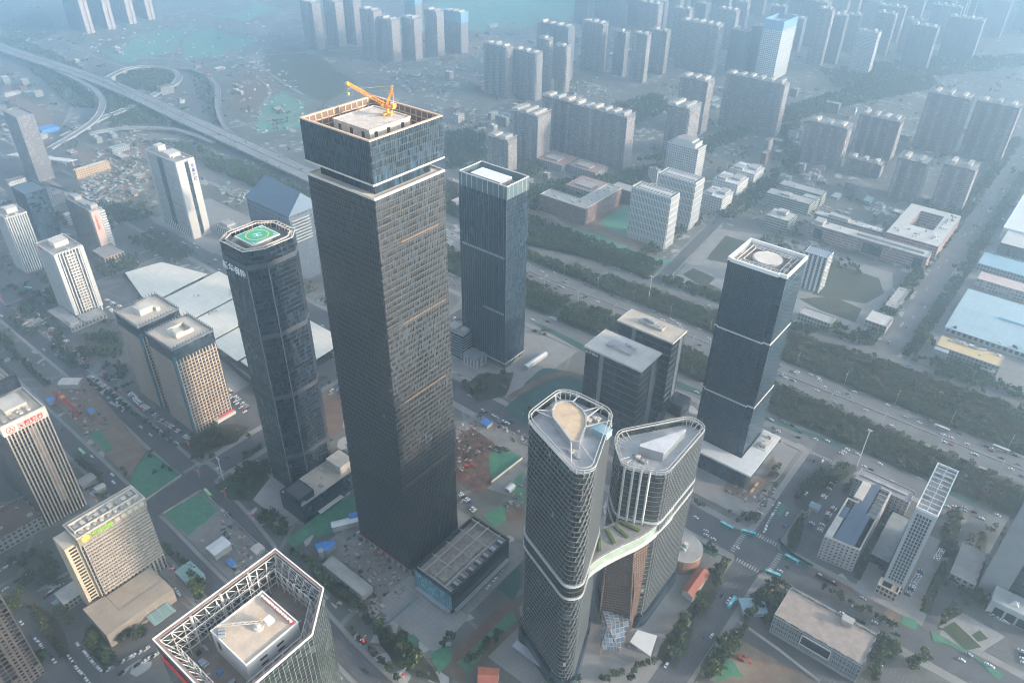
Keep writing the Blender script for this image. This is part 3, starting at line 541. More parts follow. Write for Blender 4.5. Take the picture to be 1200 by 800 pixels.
m = MB(); m.face([(a, b, 237.25) for a, b in inset(D_, 1.2)]); m.build('deck_paint', GREENP, hp)
m = MB(); n = 40
for i in range(n):
    t0, t1 = 6.2832 * i / n, 6.2832 * (i + 1) / n; m.face([(-455 + r * math.cos(t), 274.5 + r * math.sin(t), 237.3) for r, t in ((7.6, t0), (8.5, t0), (8.5, t1), (7.6, t1))])
m.build('circle_mark', YELL, hp)
m = MB()                                                            # the H, read from the tower's south-east side
for (a, b, c, d) in ((-2.3, -3, -1.3, 3), (1.3, -3, 2.3, 3), (-1.3, -.5, 1.3, .5)):
    q = [(a, b), (c, b), (c, d), (a, d)]; ca, sa = math.cos(R(-20)), math.sin(R(-20)); m.face([(-455 + x * ca - y * sa, 274.5 + x * sa + y * ca, 237.32) for x, y in q])
m.build('letter_mark', WHITE, hp)
for dx, dy in ((8.2, 9), (-8.2, 9), (8.2, -9.3)):
    m = MB(); m.face([(-455 + dx + a, 274.5 + dy + b, 237.3) for a, b in ((-1.6, -.4), (1.6, -.4), (1.6, .4), (-1.6, .4))]); m.build('deck_mark', WHITE, hp)
roofkit(T, -474, 258, -467, 294, 231, 6, random.Random(3)); roofkit(T, -443, 262, -437, 292, 231, 5, random.Random(4))
text_mesh(T, '新华保险', (-468.5, 252.6, 214.5), 6.6, '-y', WHITE, gap=1.08, bold=.1)
m = MB(); m.wall((HP[0][0] + .5, HP[0][1] - .25), (HP[1][0] - .5, HP[1][1] - .25), 14, 213, 0, 1.6, 3.9); m.build('painted_reflection', facade('reflection_grey_glass', (.055, .060, .062), (.045, .052, .056), .06, .1, 0, .10, .9, .03), T)  # added paler sheet: this face's reflection is put into its colour
m = MB()
for i in (1, 2): p = HP[i]; m.box(p[0] - .35, p[1] - .35, 10, p[0] + .35, p[1] + .35, 221)
m.build('edge_fin', plain('grey_fin', (.17, .18, .19), .5, .3), T)
P_ = block('podium_building', 'long green glass podium with tan roof beside the helipad tower', 'podium', -433.5, 236, -404, 300, 20, F_BLUEG, ROOFT, 2.2, 4, 1.2, ((.2, .72, .8, .95, 7),), 14)
block('podium_building', None, None, -427, 236.2, -407.5, 252, 26, F_DARK, ROOFD, 2.0, 4, 1.0, (), 0, root=P_, z0=19, pw='upper_wall', rn='upper_roof')
m = MB(); m.box(-403.9, 250, 3.5, -400, 275, 4.1); m.build('canopy', STEELW, P_)

# ---------------------------------------------------------------- dark towers along the service road
T = thing('office_tower', 'slate blue glass tower with a pale glass screen round its roof', 'skyscraper', -441.5, 526)
A = rect(-471, 509.5, -411.5, 542.5)
m = MB(); m.prism(inset(A, 1.5), 0, 9, 0, None, 3, 9, cap=False); m.build('lobby_glass', F_GRIDN, T)
m = MB(); m.prism(A, 9, 197, 0, None, 1.6, 4.1, cap=False); m.face([(a, b, 9) for a, b in A[::-1]]); m.build('curtain_wall', F_BLUEG, T)
m = MB(); m.prism(A, 197, 210, 0, None, 2.5, 4.3, cap=False); m.prism(inset(A, .4)[::-1], 197, 210, 0, None, 2.5, 4.3, cap=False); m.build('roof_screen', plain('pale_glass_screen', (.085, .12, .13), .2, var=.15), T)
m = MB(); m.ring(inset(A, -.2), inset(A, .6), 210, 210.8, 0, True); fins(m, A[0], A[1], 197, 210, 9, .3, .3); fins(m, A[1], A[2], 197, 210, 5, .3, .3); m.build('screen_frame', STEELW, T)
m = MB(); m.face([(a, b, 202) for a, b in A]); m.build('roof', CONCD, T); m = MB(); m.box(-462, 516, 202, -425, 534, 209, 0, 1, False); m.build('penthouse', [CONC, ROOFW], T); roofkit(T, -430, 514, -414, 538, 202, 9, random.Random(5), [STEELW, CREAM])
for z in (69, 134):
    m = MB(); m.box(A[0][0] + (30 if z == 69 else 2), 509.1, z, A[1][0] - 2, 509.6, z + 2.4); m.build('sky_lobby_band', STEEL, T)
m = MB()
for x in np.linspace(-471, -411.5, 20): m.box(x - .3, 509.0, 9, x + .3, 509.5, 197)
fins(m, A[1], A[2], 9, 197, 22, .15, .25); m.build('mullions', plain('slate_mullion', (.06, .08, .10), .5, .2, var=.15), T)
m = MB(); m.box(-472, 509, 8.4, -411, 543, 9.2); m.build('lobby_edge', STEELW, T)
A = block('podium_building', 'small banded annex with roof plant beside the slate blue tower', 'office', -486, 494.5, -458, 520, 31, F_DARK, ROOFG, 2.4, 4, 1.4, ((.1, .15, .5, .6, 3), (.6, .3, .9, .8, 2)), 10, floors=(3.4, .3, .9, STEEL))
block('entrance_pavilion', 'ribbed steel entrance pavilion at the foot of the slate blue tower', 'pavilion', -457, 491, -436, 508, 12, F_STRIPE, plain('ribbed_roof', (.24, .26, .28), .5, .2, scale=.8), 2.2, 12, .6)
def darkoff(label, x0, y0, x1, y1, roof, pent):
    T = thing('office_block', label, 'office', (x0 + x1) / 2, (y0 + y1) / 2); A = rect(x0, y0, x1, y1); w_ = x1 - x0
    m = MB(); m.prism(A, 0, 87.5, 0, None, 3.4, 4.3, cap=False); m.build('curtain_wall', F_GL2, T)
    B = inset(A, -1.3); m = MB(); m.face([(a, b, 88.6) for a, b in B]); m.build('roof', roof, T); m = MB(); m.ring(inset(A, -1.5), B, 87.2, 89.1, 0, True); m.face([(a, b, 87.4) for a, b in inset(A, -1.4)[::-1]]); m.build('roof_edge', CREAM, T)
    m = MB()
    for k in range(1, 11): m.box(x0 + .36 * w_, y0 - .25, k * 8.0, x1 + .25, y0 - .01, k * 8.0 + .28); m.box(x1 + .01, y0 - .25, k * 8.0, x1 + .25, y0 + .55 * (y1 - y0), k * 8.0 + .28)
    m.build('floor_bands', plain('floor_line', (.22, .225, .23), .6), T)
    m = MB(); m.box(x0 + .27 * w_, y0 - .5, 0, x0 + .34 * w_, y0 - .02, 87); m.build('stair_strip', CONCD, T); m = MB(); m.box(x1 + .02, y0 + .6 * (y1 - y0), 0, x1 + .5, y0 + .85 * (y1 - y0), 87); m.build('stair_strip', plain('grey_glass', (.10, .12, .13), .2), T)
    for (a, b, c, d) in pent:
        m = MB(); m.box(x0 + a, y0 + b, 88.6, x0 + c, y0 + d, 91, 0); m.build('roof_unit', plain('plant_screen', (.36, .34, .33), .8, var=.2), T)
    roofkit(T, x0 + 16, y0 + 10, x1 - 16, y1 - 8, 91, 8, random.Random(int(y0)), [CONC, STEEL]); return T
T = darkoff('black glass office block with white floor lines and a pale slab roof', -303.5, 495, -245, 529, ROOFP, ((14, 12, 40, 23),))
text_mesh(T, '高新国际', (-302, 494.6, 82.4), 3.2, '-y', STEELW, gap=1.15)
T = darkoff('black glass office block with a warm tan roof nearest the expressway', -303.5, 552, -245, 577, ROOFT, ((16, 9, 42, 17),))
m = MB()
for k in range(9): m.tube((-296 + k * 6, 576, 88.6), (-296 + k * 6, 576, 93), .12, 0, 3); m.tube((-296 + k * 6, 576, 93), (-294 + k * 6, 576, 93), .12, 0, 3)
m.build('lightning_rod', STEEL, T)
m = MB(); m.box(-244.5, 560, 0, -228, 580, 14); m.box(-306, 530, 0, -240, 551, 12); m.build('link_block', F_GL2, T)

T = thing('office_tower', 'teal glass tower with white belts and a round pad on its open roof', 'skyscraper', -174, 547)
A = rect(-198, 526, -150, 568); AN = [(-195, 526), (-195, 524.5), (-156, 524.5), (-156, 526.5), (-150, 526.5), (-150, 568), (-198, 568), (-198, 526)]
m = MB(); m.prism(AN, 0, 203, 0, None, 1.5, 4.1, cap=False); m.build('curtain_wall', F_BLUEG, T)
for z in (75, 141):
    m = MB(); m.ring(inset(AN, -.5), AN, z, z + 1.3, 0, True); m.build('white_belt', STEELW, T)
m = MB(); fins(m, (-195, 524.5), (-156, 524.5), 2, 203, 26, .25, .35); m.build('mullions', MC['slate_mullion'], T)
m = MB(); fins(m, (-150, 526.5), (-150, 568), 2, 203, 14, .16, .2); m.build('side_mullions', plain('pale_mullion', (.20, .25, .27), .4, .2), T)
m = MB(); m.ring(inset(AN, -.4), inset(AN, .9), 203, 206, 0, True); m.build('parapet', plain('white_rim', (.80, .78, .74), .5, var=.05), T)
m = MB(); m.face([(a, b, 199.5) for a, b in AN]); m.build('roof', plain('roof_deck', (.22, .18, .16), .9), T)
m = MB(); m.prism(inset(A, 1.4)[::-1], 199.5, 203.5, 0, None, 2, 4, cap=False)
for q in (5, 8.5): m.ring(inset(A, q), inset(A, q + .5), 203, 203.6, 0, True)
for k in range(12):
    x = -194 + k * 3.6; m.tube((x, 528, 203.2), (x, 535, 203.2), .2, 0, 4); m.tube((x, 559, 203.2), (x, 566, 203.2), .2, 0, 4); m.tube((x, 528, 199.5), (x, 528, 203.4), .25, 0, 4); m.tube((x, 566, 199.5), (x, 566, 203.4), .25, 0, 4)
m.build('roof_frame', STEELW, T)
m = MB(); m.cyl(-174, 547, 199.5, 204.6, 11, 0, 1, 28); m.ring([(-174 + 12 * math.cos(t), 547 + 12 * math.sin(t)) for t in np.linspace(0, 6.2832, 29)[:-1]], [(-174 + 11 * math.cos(t), 547 + 11 * math.sin(t)) for t in np.linspace(0, 6.2832, 29)[:-1]], 203.6, 204, 0, True); m.build('round_pad', [STEEL, CREAM], T)
roofkit(T, -160, 528, -152, 566, 199.5, 8, random.Random(8), [CREAM, STEEL])
P_ = thing('podium_building', 'white slab roofed podium wrapped round the teal glass tower', 'podium', -150, 525)
A = [(-215, 507), (-133, 507), (-133, 573), (-149, 573), (-149, 523), (-215, 523)]
m = MB(); m.prism([(-213, 509), (-137, 509), (-137, 572), (-149, 572), (-149, 522), (-213, 522)], 0, 18.5, 0, None, 2, 4.5, cap=False); m.build('glass_wall', F_BLUEG, P_)
m = MB(); m.prism(A, 18.5, 20.4, 0, 0, 40, 4); m.face([(a, b, 18.5) for a, b in A[::-1]]); m.build('roof', plain('pale_panel_roof', (.58, .58, .57), .6, var=.12), P_)
m = MB(); m.box(-147.5, 545, 20.4, -136, 570, 20.9); m.build('roof_terrace', CREAM, P_); roofkit(P_, -147, 546, -136, 569, 20.9, 14, random.Random(9)); roofkit(P_, -214, 508, -190, 521, 20.4, 9, random.Random(10), [EARTH2, CONC])

# ---------------------------------------------------------------- pair of rounded lattice towers joined by a sky bridge
def lattice(label, core, h, z0, pad, padz, bare=None, seed=0, rad=8):
    cx = sum(p[0] for p in core) / len(core); cy_ = sum(p[1] for p in core) / len(core)
    T = thing('lattice_tower', label, 'skyscraper', cx, cy_); A = rounded(core[::-1], rad, 4)
    m = MB(); m.prism(A, 0, h - 4, 0, None, 2.2, 4.2, cap=False); m.build('curtain_wall', F_TWR, T)
    m = MB(); z = 8.0; O = inset(A, -.32)
    while z < h - 4: m.ring(O, A, z, z + .24, 0, True); z += 4.2
    m.build('floor_edges', plain('lattice_white', (.21, .21, .205), .5, .1, var=.1), T)
    m = MB(); rr = random.Random(seed); z = 8.0; row = 0
    per = [(Vector(A[i]), Vector(A[(i + 1) % len(A)])) for i in range(len(A))]
    while z < h - 5:
        s = (row % 2) * 1.5 + rr.random() * .5
        for a, b in per:
            L = (b - a).length; t = (b - a).normalized(); o = Vector((t.y, -t.x)); 
            if bare and o.x * bare[0] + o.y * bare[1] > .8: s = 0; continue
            while s < L:
                p = a + t * s; east = o.x > .55; wd = .50 if east else .20; dp = .60 if east else .28
                q0, q1, q2, q3 = p, p + o * dp, p + o * dp + t * wd, p + t * wd
                sl_ = t * (1.1 if not east else 1.2); hh = 4.2 if east else 2.7
                Q = [(*q0, z), (*q1, z), (*q2, z), (*q3, z)]; U = [(*(q + sl_), z + hh) for q in (q0, q1, q2, q3)]
                for k in range(3): m.face([Q[k], Q[k + 1], U[k + 1], U[k]])
                s += 3.4 if not east else 2.6
            s -= L
            if s < 0: s = 0
        z += 4.2; row += 1
    m.build('lattice_fins', MC['lattice_white'], T)
    m = MB(); m.face([(*p, h - 7) for p in A]); m.build('roof', plain('tower_roof_grey', (.40, .40, .41), .8), T)
    m = MB()
    for k, (d, zz) in enumerate(((-.8, h), (1.0, h), (-.5, h - 2.2))): m.ring(inset(A, d), inset(A, d + .38), zz - .5, zz, 0, True)
    I = inset(A, 1.5); n = len(A)
    for i in range(0, n, 2): m.tube((*A[i], h - .3), (*I[i], h - 7), .22, 0, 4); m.tube((*inset(A, -.6)[i], h - 4), (*inset(A, -.6)[i], h), .2, 0, 4)
    m.build('crown_rails', plain('crown_white', (.44, .435, .42), .5, .1, var=.06), T)
    pd = [W(*p, padz) for p in pad]
    a = sum(pd[i][0] * pd[(i + 1) % len(pd)][1] - pd[(i + 1) % len(pd)][0] * pd[i][1] for i in range(len(pd)))
    if a < 0: pd = pd[::-1]
    return T, A, pd
T, A, pd = lattice('taller rounded lattice tower with a tan roof pad and two white belts', [(-201, 268), (-200, 300), (-192, 304), (-164, 304), (-146.5, 257), (-153, 250)], 208, 208,
    ((648, 488), (647, 480), (651.6, 472), (660, 469.6), (670, 470), (683, 480), (687, 488), (687, 498), (679, 517), (669, 516)), 207, seed=1)
m = MB(); m.prism(pd, 201, 206.6, 0, 1, 2.5, 5); m.ring(inset(pd, -.4), inset(pd, .5), 206.6, 207.3, 0, True); m.build('roof_pad', [STEEL, plain('sand_pad', (.50, .38, .26), .9)], T)
for i, p in enumerate(pd):
    m = MB(); q = min(A, key=lambda a: (a[0] - p[0]) ** 2 + (a[1] - p[1]) ** 2); m.tube((*p, 206), (*q, 207), .4, 0, 5); m.build('roof_strut', MC['crown_white'], T)
roofkit(T, -178, 290, -160, 300, 201, 6, random.Random(2)); roofkit(T, -170, 262, -158, 268, 201, 4, random.Random(12))
m = MB(); m.box(-166, 285, 201, -157, 292, 206, 0); m.build('skylight', CYANR, T)
for z in (99.5, 111):
    m = MB(); m.ring(inset(A, -1.2), inset(A, .2), z, z + 1.4, 0, True); m.build('white_belt', plain('belt_white', (.48, .475, .455), .5, var=.14), T)
m = MB(); m.ring(inset(A, -.8), inset(A, .2), 101.7, 111, 0, True); m.build('sky_lobby_glass', F_TWR, T)
m = MB(); m.prism(inset(A, -2.4), 0, 13, 0, None, 2, 6.5, cap=False); m.ring(inset(A, -2.4), A, 13, 13.5); m.build('skirt_glass', F_BLUEG, T)
m = MB(); m.box(-196, 254, 6, -158, 260, 6.8); m.build('entrance_canopy', STEEL, T)
T, A, pd = lattice('shorter rounded lattice tower with a grey wedge shaped roof room', [(-180, 344), (-150, 388), (-137, 385), (-136, 329), (-161, 318), (-177, 334)], 157, 157,
    ((750, 522), (804, 504.5), (777.5, 533), (749.5, 525)), 156, bare=(.4, -.9), seed=2, rad=6)
m = MB(); m.prism(pd, 150, 157.6, 0, 1, 2.5, 5); m.build('roof_room', [STEEL, plain('grey_membrane', (.48, .48, .50), .7)], T); roofkit(T, -165, 332, -150, 338, 150, 6, random.Random(22), [CREAM, CONC])
for i, p in enumerate(A):
    if i % 2: m = MB(); q = min(pd, key=lambda a: (a[0] - p[0]) ** 2 + (a[1] - p[1]) ** 2); m.tube((*p, 155.5), (*Vector(p).lerp(Vector(q), .5), 153), .3, 0, 4); m.build('roof_strut', MC['crown_white'], T)
m = MB()
for px, py in ((734, 545), (744, 548), (753.5, 550), (763.5, 551.5)):
    x, y = W(px, py, 155); m.box(x - .55, y - 2.6, 103, x + .55, y + 1.5, 156.4)
m.build('white_strip', MC['belt_white'], T)
m = MB(); m.ring(inset(A, -1.2), inset(A, .2), 99.5, 100.9, 0, True); m.ring(inset(A, -1.2), inset(A, .2), 109.5, 110.9, 0, True); m.build('white_belt', MC['belt_white'], T)
m = MB(); m.prism(inset(A, -2.2), 0, 13, 0, None, 2, 6.5, cap=False); m.ring(inset(A, -2.2), A, 13, 13.5); m.build('skirt_glass', F_BLUEG, T)
T = thing('sky_bridge', 'white curved sky bridge with a green garden linking the two lattice towers', 'bridge', -150, 312)
outer = smooth([(-152.5, 271), (-151, 283), (-145.5, 300), (-140, 314), (-136.4, 330), (-135.5, 352)], 4); inner = smooth([(-166, 296), (-165, 302), (-162.5, 308), (-160, 314), (-158, 320), (-150, 340)], 4)
PB = outer + inner[::-1]
m = MB(); m.prism(PB, 96, 100, 0, None, 2, 4); m.face([(*p, 96) for p in PB[::-1]]); m.build('bridge_hull', MC['belt_white'], T)
m = MB(); m.prism(inset(PB, .5), 100, 107, 0, None, 2.2, 3.5, cap=False); m.build('bridge_glass', plain('pale_green_glass', (.30, .36, .30), .2, var=.3, fine=.5), T)
m = MB(); m.prism(inset(PB, .1), 107, 107.9, 0, 1); m.build('bridge_deck', [MC['belt_white'], PAVE], T)
HED = two('hedge_green', (.05, .085, .02), (.12, .15, .03), .4)
for k in range(5):
    m = MB(); a, b = Vector(outer[4 + k * 3]), Vector(inner[min(20, 4 + k * 3)])
    p, q = a.lerp(b, .2), a.lerp(b, .85); t = (q - p).normalized() * .0; d = (Vector(outer[5 + k * 3]) - a).normalized() * 2.2
    m.prism([tuple(p), tuple(p + d), tuple(q + d), tuple(q)], 107.9, 109.2 + .3 * (k % 2), 0); m.build('hedge', HED, T)
m = MB()
for i in range(len(outer) - 1): m.tube((*outer[i], 109.6), (*outer[i + 1], 109.6), .22, 0, 4); m.tube((*outer[i], 107), (*outer[i], 109.6), .15, 0, 4)
m.build('railing', STEEL, T)
BRN = facade('bronze_lattice', (.17, .10, .075), (.02, .016, .014), .3, .4, .0, .25, 1.5, .03)
T = thing('lattice_pavilion', 'brown latticed hall between the two lattice towers under the bridge', 'pavilion', -150, 320)
m = MB(); q = [(-161, 313), (-140, 322), (-138, 338), (-160, 332)]; tq = [(-158, 307), (-141, 311), (-138, 338), (-160, 332)]
for i in range(4):
    j = (i + 1) % 4; lo, mi_, hi = q, [(x * 1.0, y) for x, y in q], tq
    m.face([(*lo[i], 0), (*lo[j], 0), (*[lo[j][k] + (.8 if k == 1 else 0) for k in (0, 1)], 48), (*[lo[i][k] - (2.5 if k == 1 else 0) for k in (0, 1)], 48)], 0, [(0, 0), (16, 0), (16, 16), (0, 16)])
    m.face([(*[lo[i][k] - (2.5 if k == 1 else 0) for k in (0, 1)], 48), (*[lo[j][k] + (.8 if k == 1 else 0) for k in (0, 1)], 48), (*hi[j], 95), (*hi[i], 95)], 0, [(0, 0), (14, 3), (14, 19), (0, 16)])
m.build('lattice_wall', BRN, T)
m = MB()
for i in range(4): m.tube((*q[i], 0), (*tq[i], 95), .5, 0, 5)
m.build('edge_beam', COPPER, T)
T = thing('glass_canopy', 'folded glass canopy with copper edges before the brown latticed hall', 'canopy', -145, 305)
m = MB(); a, b, c, d = (-160, 314, 17), (-139, 321, 15), (-134, 299, 7), (-146, 292, 6); e = (-150, 306, 14)
for p in ((a, e, d), (a, b, e), (b, c, e), (d, e, c)): m.face([p[0], p[2], p[1]], 0, [(0, 0), (6, 0), (3, 6)])
m.build('glass_roof', facade('canopy_glass', (.38, .40, .42), (.10, .13, .17), .12, .12, .0, .15, 1.2, .02), T)
m = MB()
for p, r_ in ((a, d), (b, c), (d, c), (a, e), (e, c), (e, d), (e, b)): m.tube(p, r_, .3, 0, 4)
m.build('edge_beam', COPPER, T)
for p in (c, d): m = MB(); m.tube((p[0], p[1], 0), p, .35, 0, 5); m.build('column', STEEL, T)
T = thing('entrance_canopy', 'flat white polygon canopy over the drop off of the shorter lattice tower', 'canopy', -127, 320)
q = [W(*p, 7) for p in ((738, 752), (747, 738), (770, 745), (762, 769))][::-1]; m = MB(); m.prism(q, 6.6, 7.6, 0, 1, 2, 2); m.face([(*p, 6.6) for p in q[::-1]]); m.build('roof', [STEELW, slabs('white_tile_roof', (.62, .62, .60), 1.8, .07, .75, .08)], T)
for p in q: m = MB(); m.tube((*p, 0), (*p, 6.6), .35, 0, 6); m.build('column', STEEL, T)
T = thing('drum_building', 'round bronze clad annex with a terrace behind the shorter lattice tower', 'annex', -141, 408)
m = MB(); m.cyl(-142, 404, 0, 15, 15, 0, 1, 30); m.build('wall', [plain('bronze_cladding', (.24, .125, .085), .6, .1), PAVE], T); m = MB(); m.cyl(-142, 404, 15, 15.8, 15.4, 0, 1, 30); m.build('roof', [CREAM, ROOFG], T); roofkit(T, -148, 398, -134, 410, 15.8, 6, random.Random(33))
def pitched(name, label, cat, pts, h, rise, wall, roof, group=None):
    """small house: pts are its four roof corners in the photo (ridge along the longer side)"""
    q = [Vector(W(*p, h)) for p in pts]
    if (q[1] - q[0]).cross(q[2] - q[0]) < 0: q = q[::-1]
    if (q[1] - q[0]).length < (q[2] - q[1]).length: q = q[1:] + q[:1]
    c = sum(q, Vector((0, 0))) / 4; T = thing(name, label, cat, c.x, c.y, 0, group); m = MB(); m.prism([tuple(p) for p in q], 0, h, 0, None, 3, 3, cap=False)
    r0, r1 = (q[3] + q[0]) / 2, (q[1] + q[2]) / 2; m.face([(*q[3], h), (*q[0], h), (*r0, h + rise)]); m.face([(*q[1], h), (*q[2], h), (*r1, h + rise)]); m.build('wall', wall, T)
    m = MB(); e = [(p - c) * 1.06 + c for p in q]; s0, s1 = (r0 - c) * 1.06 + c, (r1 - c) * 1.06 + c
    for A_ in ((e[0], e[1], s1, s0), (e[2], e[3], s0, s1)): m.face([(*A_[0], h), (*A_[1], h), (*A_[2], h + rise + .1), (*A_[3], h + rise + .1)])
    m.build('roof', roof, T); return T
pitched('gatehouse', 'small red roofed house by the road right of the lattice towers', 'house', ((800, 690), (818, 665), (831, 671), (812, 699)), 7, 2, CREAM, REDR)
pitched('gatehouse', 'dark red roofed house at the foot of the taller lattice tower', 'house', ((560, 802), (561, 781), (585, 783), (582, 802)), 8, 1.5, CONCD, REDR)

# ---------------------------------------------------------------- twin beige grid towers and the exhibition hall
for (x0, lab) in ((-617, 'front beige grid tower with dark glass head and open tan roof'), (-674, 'rear beige grid tower with dark glass head and a roof hut')):
    x1 = x0 + 42; T = thing('office_tower', lab, 'office tower', x0 + 21, 262, 0, 'twin beige grid towers'); A = rect(x0, 241.5, x1, 283.5)
    m = MB(); m.prism(A, 4, 84, 0, None, 1.7, 3.6, cap=False); m.build('wall', F_DGL, T)
    m = MB(); m.prism(A, 84, 96.5, 0, None, 2.2, 4, cap=False); m.build('glass_head', F_DARK, T); m = MB(); m.prism(inset(A, .8), 0, 4, 0, None, 3, 4, cap=False); m.build('ground_storey', F_DARK, T)
    m = MB(); fins(m, A[1], A[2], 0, 85, 13, .75, 1.1); fins(m, A[0], A[1], 0, 84, 24, .45, .16); m.build('piers', plain('beige_stone', (.56, .43, .33), .8, var=.12), T)
    m = MB()
    for k in range(1, 23): m.box(x1 + .01, 242.5, 3.6 * k + .3, x1 + .75, 282.5, 3.6 * k + 1.0); m.box(x0 + .5, 241.38, 3.6 * k + .3, x1 - 3, 241.49, 3.6 * k + .9)
    m.build('spandrels', MC['beige_stone'], T)
    m = MB(); m.box(x1 - 2.5, 241.0, 0, x1 + .4, 244, 90); m.build('corner_glass', GLASSB, T)
    m = MB(); m.ring(inset(A, -.4), inset(A, .6), 96.5, 98.3, 0, True)
    for i in range(4):
        a, b = Vector(A[i]), Vector(A[(i + 1) % 4])
        for k in range(14): p = a.lerp(b, k / 14); m.box(p.x - .35, p.y - .35, 96.5, p.x + .35, p.y + .35, 100.4)
    m.build('parapet', plain('slate_parapet', (.12, .13, .15), .6), T)
    m = MB(); m.face([(a, b, 97) for a, b in inset(A, .4)]); m.build('roof', ROOFT, T)
    m = MB()
    if x0 > -650:
        m.ring(rect(x0 + 13, 255, x0 + 29, 272), rect(x0 + 14, 256, x0 + 28, 271), 97, 101, 0); m.box(x0 + 20, 256, 97, x0 + 28, 263, 102)
    else: m.box(x0 + 14, 254, 97, x0 + 26, 268, 103); m.box(x0 + 20, 268, 97, x0 + 30, 272, 101)
    m.build('roof_room', CREAM, T)
    if x0 > -650:
        m = MB(); m.box(x1 + 1.2, 268, 3.5, x1 + 1.6, 283, 5.0); m.build('red_banner', SIGNR, T)
        m = MB(); m.box(x1 + .8, 262, 0, x1 + 4, 284, 3.2); m.build('entrance_canopy', STEELW, T)
T = thing('exhibition_hall', 'wide low exhibition hall under stepped cream metal roof strips', 'hall', -740, 380)
m = MB(); m.prism([(-905, 350), (-570, 318), (-570, 425), (-740, 425), (-860, 402)], 0, 8, 0, None, 6, 8, cap=False); m.build('wall', F_DGL, T)
edges = [W(*p, 12) for p in ((147, 322), (182, 352))]
for k, (xa, xb) in enumerate(((-905, -812), (-808, -742), (-738, -688), (-684, -634), (-630, -568))):
    y0a, y1a = (335, 392 if k == 0 else 425); m = MB(); lo, hi = 8.5 + k * .3, 14 + k * .3
    s0 = 352 if k == 0 else 332
    m.face([(xa, s0, lo), (xb, 330, lo), (xb, y1a + (20 if k == 0 else 0), hi), (xa + (20 if k == 0 else 0), y1a, hi)]); m.face([(xa, s0, lo - 1.2), (xb, 330, lo - 1.2), (xb, 330, lo), (xa, s0, lo)]); m.face([(xb, 330, lo - 1), (xb, y1a, hi - 1), (xb, y1a, hi), (xb, 330, lo)]); m.build('roof_strip', MC.get('cream_metal') or slabs('cream_metal', (.78, .71, .60), 7.0, .05, .8, .10, .5), T)
m = MB(); m.truss((-752, 402, 15.5), (-738, 425, 16), 4, .3, 7); m.build('roof_truss', STEEL, T); roofkit(T, -800, 350, -640, 415, 13, 10, random.Random(61), [STEEL, CONC])
block('hall_annex', 'white low annex of the exhibition hall behind the helipad tower', 'annex', -590, 405, -566, 428, 14, F_LOW, ROOFT, 5, 5)

# ---------------------------------------------------------------- hotel with banded front, bank, corner tower
T = thing('hotel', 'broad beige hotel with dark banded front, green sign and long podium', 'hotel', -460, 112)
m = MB(); m.prism(rect(-469, 90.6, -452.4, 140), 0, 70, 0, None, 3, 4, cap=False); m.build('wall', F_HOT, T)
for k in range(17):
    m = MB(); z = 15.5 + k * 3.2; m.box(-452.4, 92.5, z, -450.8, 139.4, z + 1.5, 0)
    for j in range(24): m.box(-452.4, 92.6 + j * 1.95, z + 1.5, -451.2, 93.2 + j * 1.95, z + 3.2, 0, bottom=False)
    m.build('balcony_band', plain('hotel_stone', (.36, .31, .27), .85, var=.12), T)
m = MB(); m.box(-470, 90.6, 69, -450.4, 140.4, 76.5, 0, 1); m.build('crown_wall', [facade('ribbed_stone', (.40, .33, .27), (.30, .25, .20), .4, 0, 0, .8, .2, 0), ROOFT], T)
m = MB(); m.ring(rect(-470.4, 90.2, -450, 140.8), rect(-469.6, 91, -450.8, 140), 76.5, 77.6, 0, True); m.ring(rect(-466, 92, -456, 139), rect(-465.3, 92.7, -456.7, 138.3), 76.5, 79, 0); m.build('parapet', CREAM, T)
for k in range(9):
    m = MB(); y = 95 + k * 5; m.cyl(-454, y, 76.5, 78.4, 1.3); m.box(-463, y - 1.5, 76.5, -459, y + 1.5, 78 + (k % 3) * .6); m.build('roof_unit', CREAM if k % 2 else CONC, T)
m = MB(); m.box(-472, 82, 0, -455, 90.5, 70, 0, 1); m.build('stair_wing', [plain('warm_stone', (.56, .46, .33), .8, var=.12), ROOFT], T)
for k in range(19):
    m = MB(); m.box(-454.99, 84.2, 8.6 + k * 3.2, -454.86, 89, 10.2 + k * 3.2); m.build('window', BLACK, T)
m = MB(); m.box(-450.38, 93, 71.5, -450.0, 98.2, 75.6); m.build('sign_panel', SIGNY, T)
text_mesh(T, '海升国际', (-449.9, 101.6, 71.8), 3.9, '+x', SIGNG, gap=1.0, bold=.08)
for k in range(5):
    m = MB(); m.box(-450.38, 117 + k * 4.6, 72, -450.0, 120.2 + k * 4.6, 75.2); m.build('cream_square', CREAM, T)  # plain cream squares of the hotel sign
m = MB(); m.prism([(-452, 76), (-418, 76), (-418, 127), (-431, 127), (-431, 92), (-450.6, 92)], 0, 14, 0, 1, 50, 1.0); m.build('podium', [facade('podium_bands', (.30, .26, .22), (.22, .19, .165), 0, .35, 0, .8, .1, 0), slabs('podium_tan', (.40, .33, .26), 6, .03, .8, .25)], T)
m = MB(); m.box(-431, 92.3, 0, -450, 127, 13.6, 0, 1); m.build('podium_link', [MC['podium_bands'], MC['podium_tan']], T); m = MB(); m.box(-488, 70, 0, -472, 100, 8, 0, 1); m.build('rear_wing', [F_LOW, CONC], T)
c_ = thing('glass_canopy', 'pale green glass canopy hung at the hotel podium front', 'canopy', -410, 112); m = MB(); m.box(-417, 103, 6.5, -405, 120, 6.9); m.build('roof', TEALR, c_)
m = MB()
for y in (105, 111, 118): m.tube((-405.6, y, 6.9), (-417.5, y, 12), .14, 0, 4)
m.build('hanger', STEELW, c_)
T = thing('bank_tower', 'cream ribbed bank tower with a red lettered sign band on top', 'bank', -584, 115)
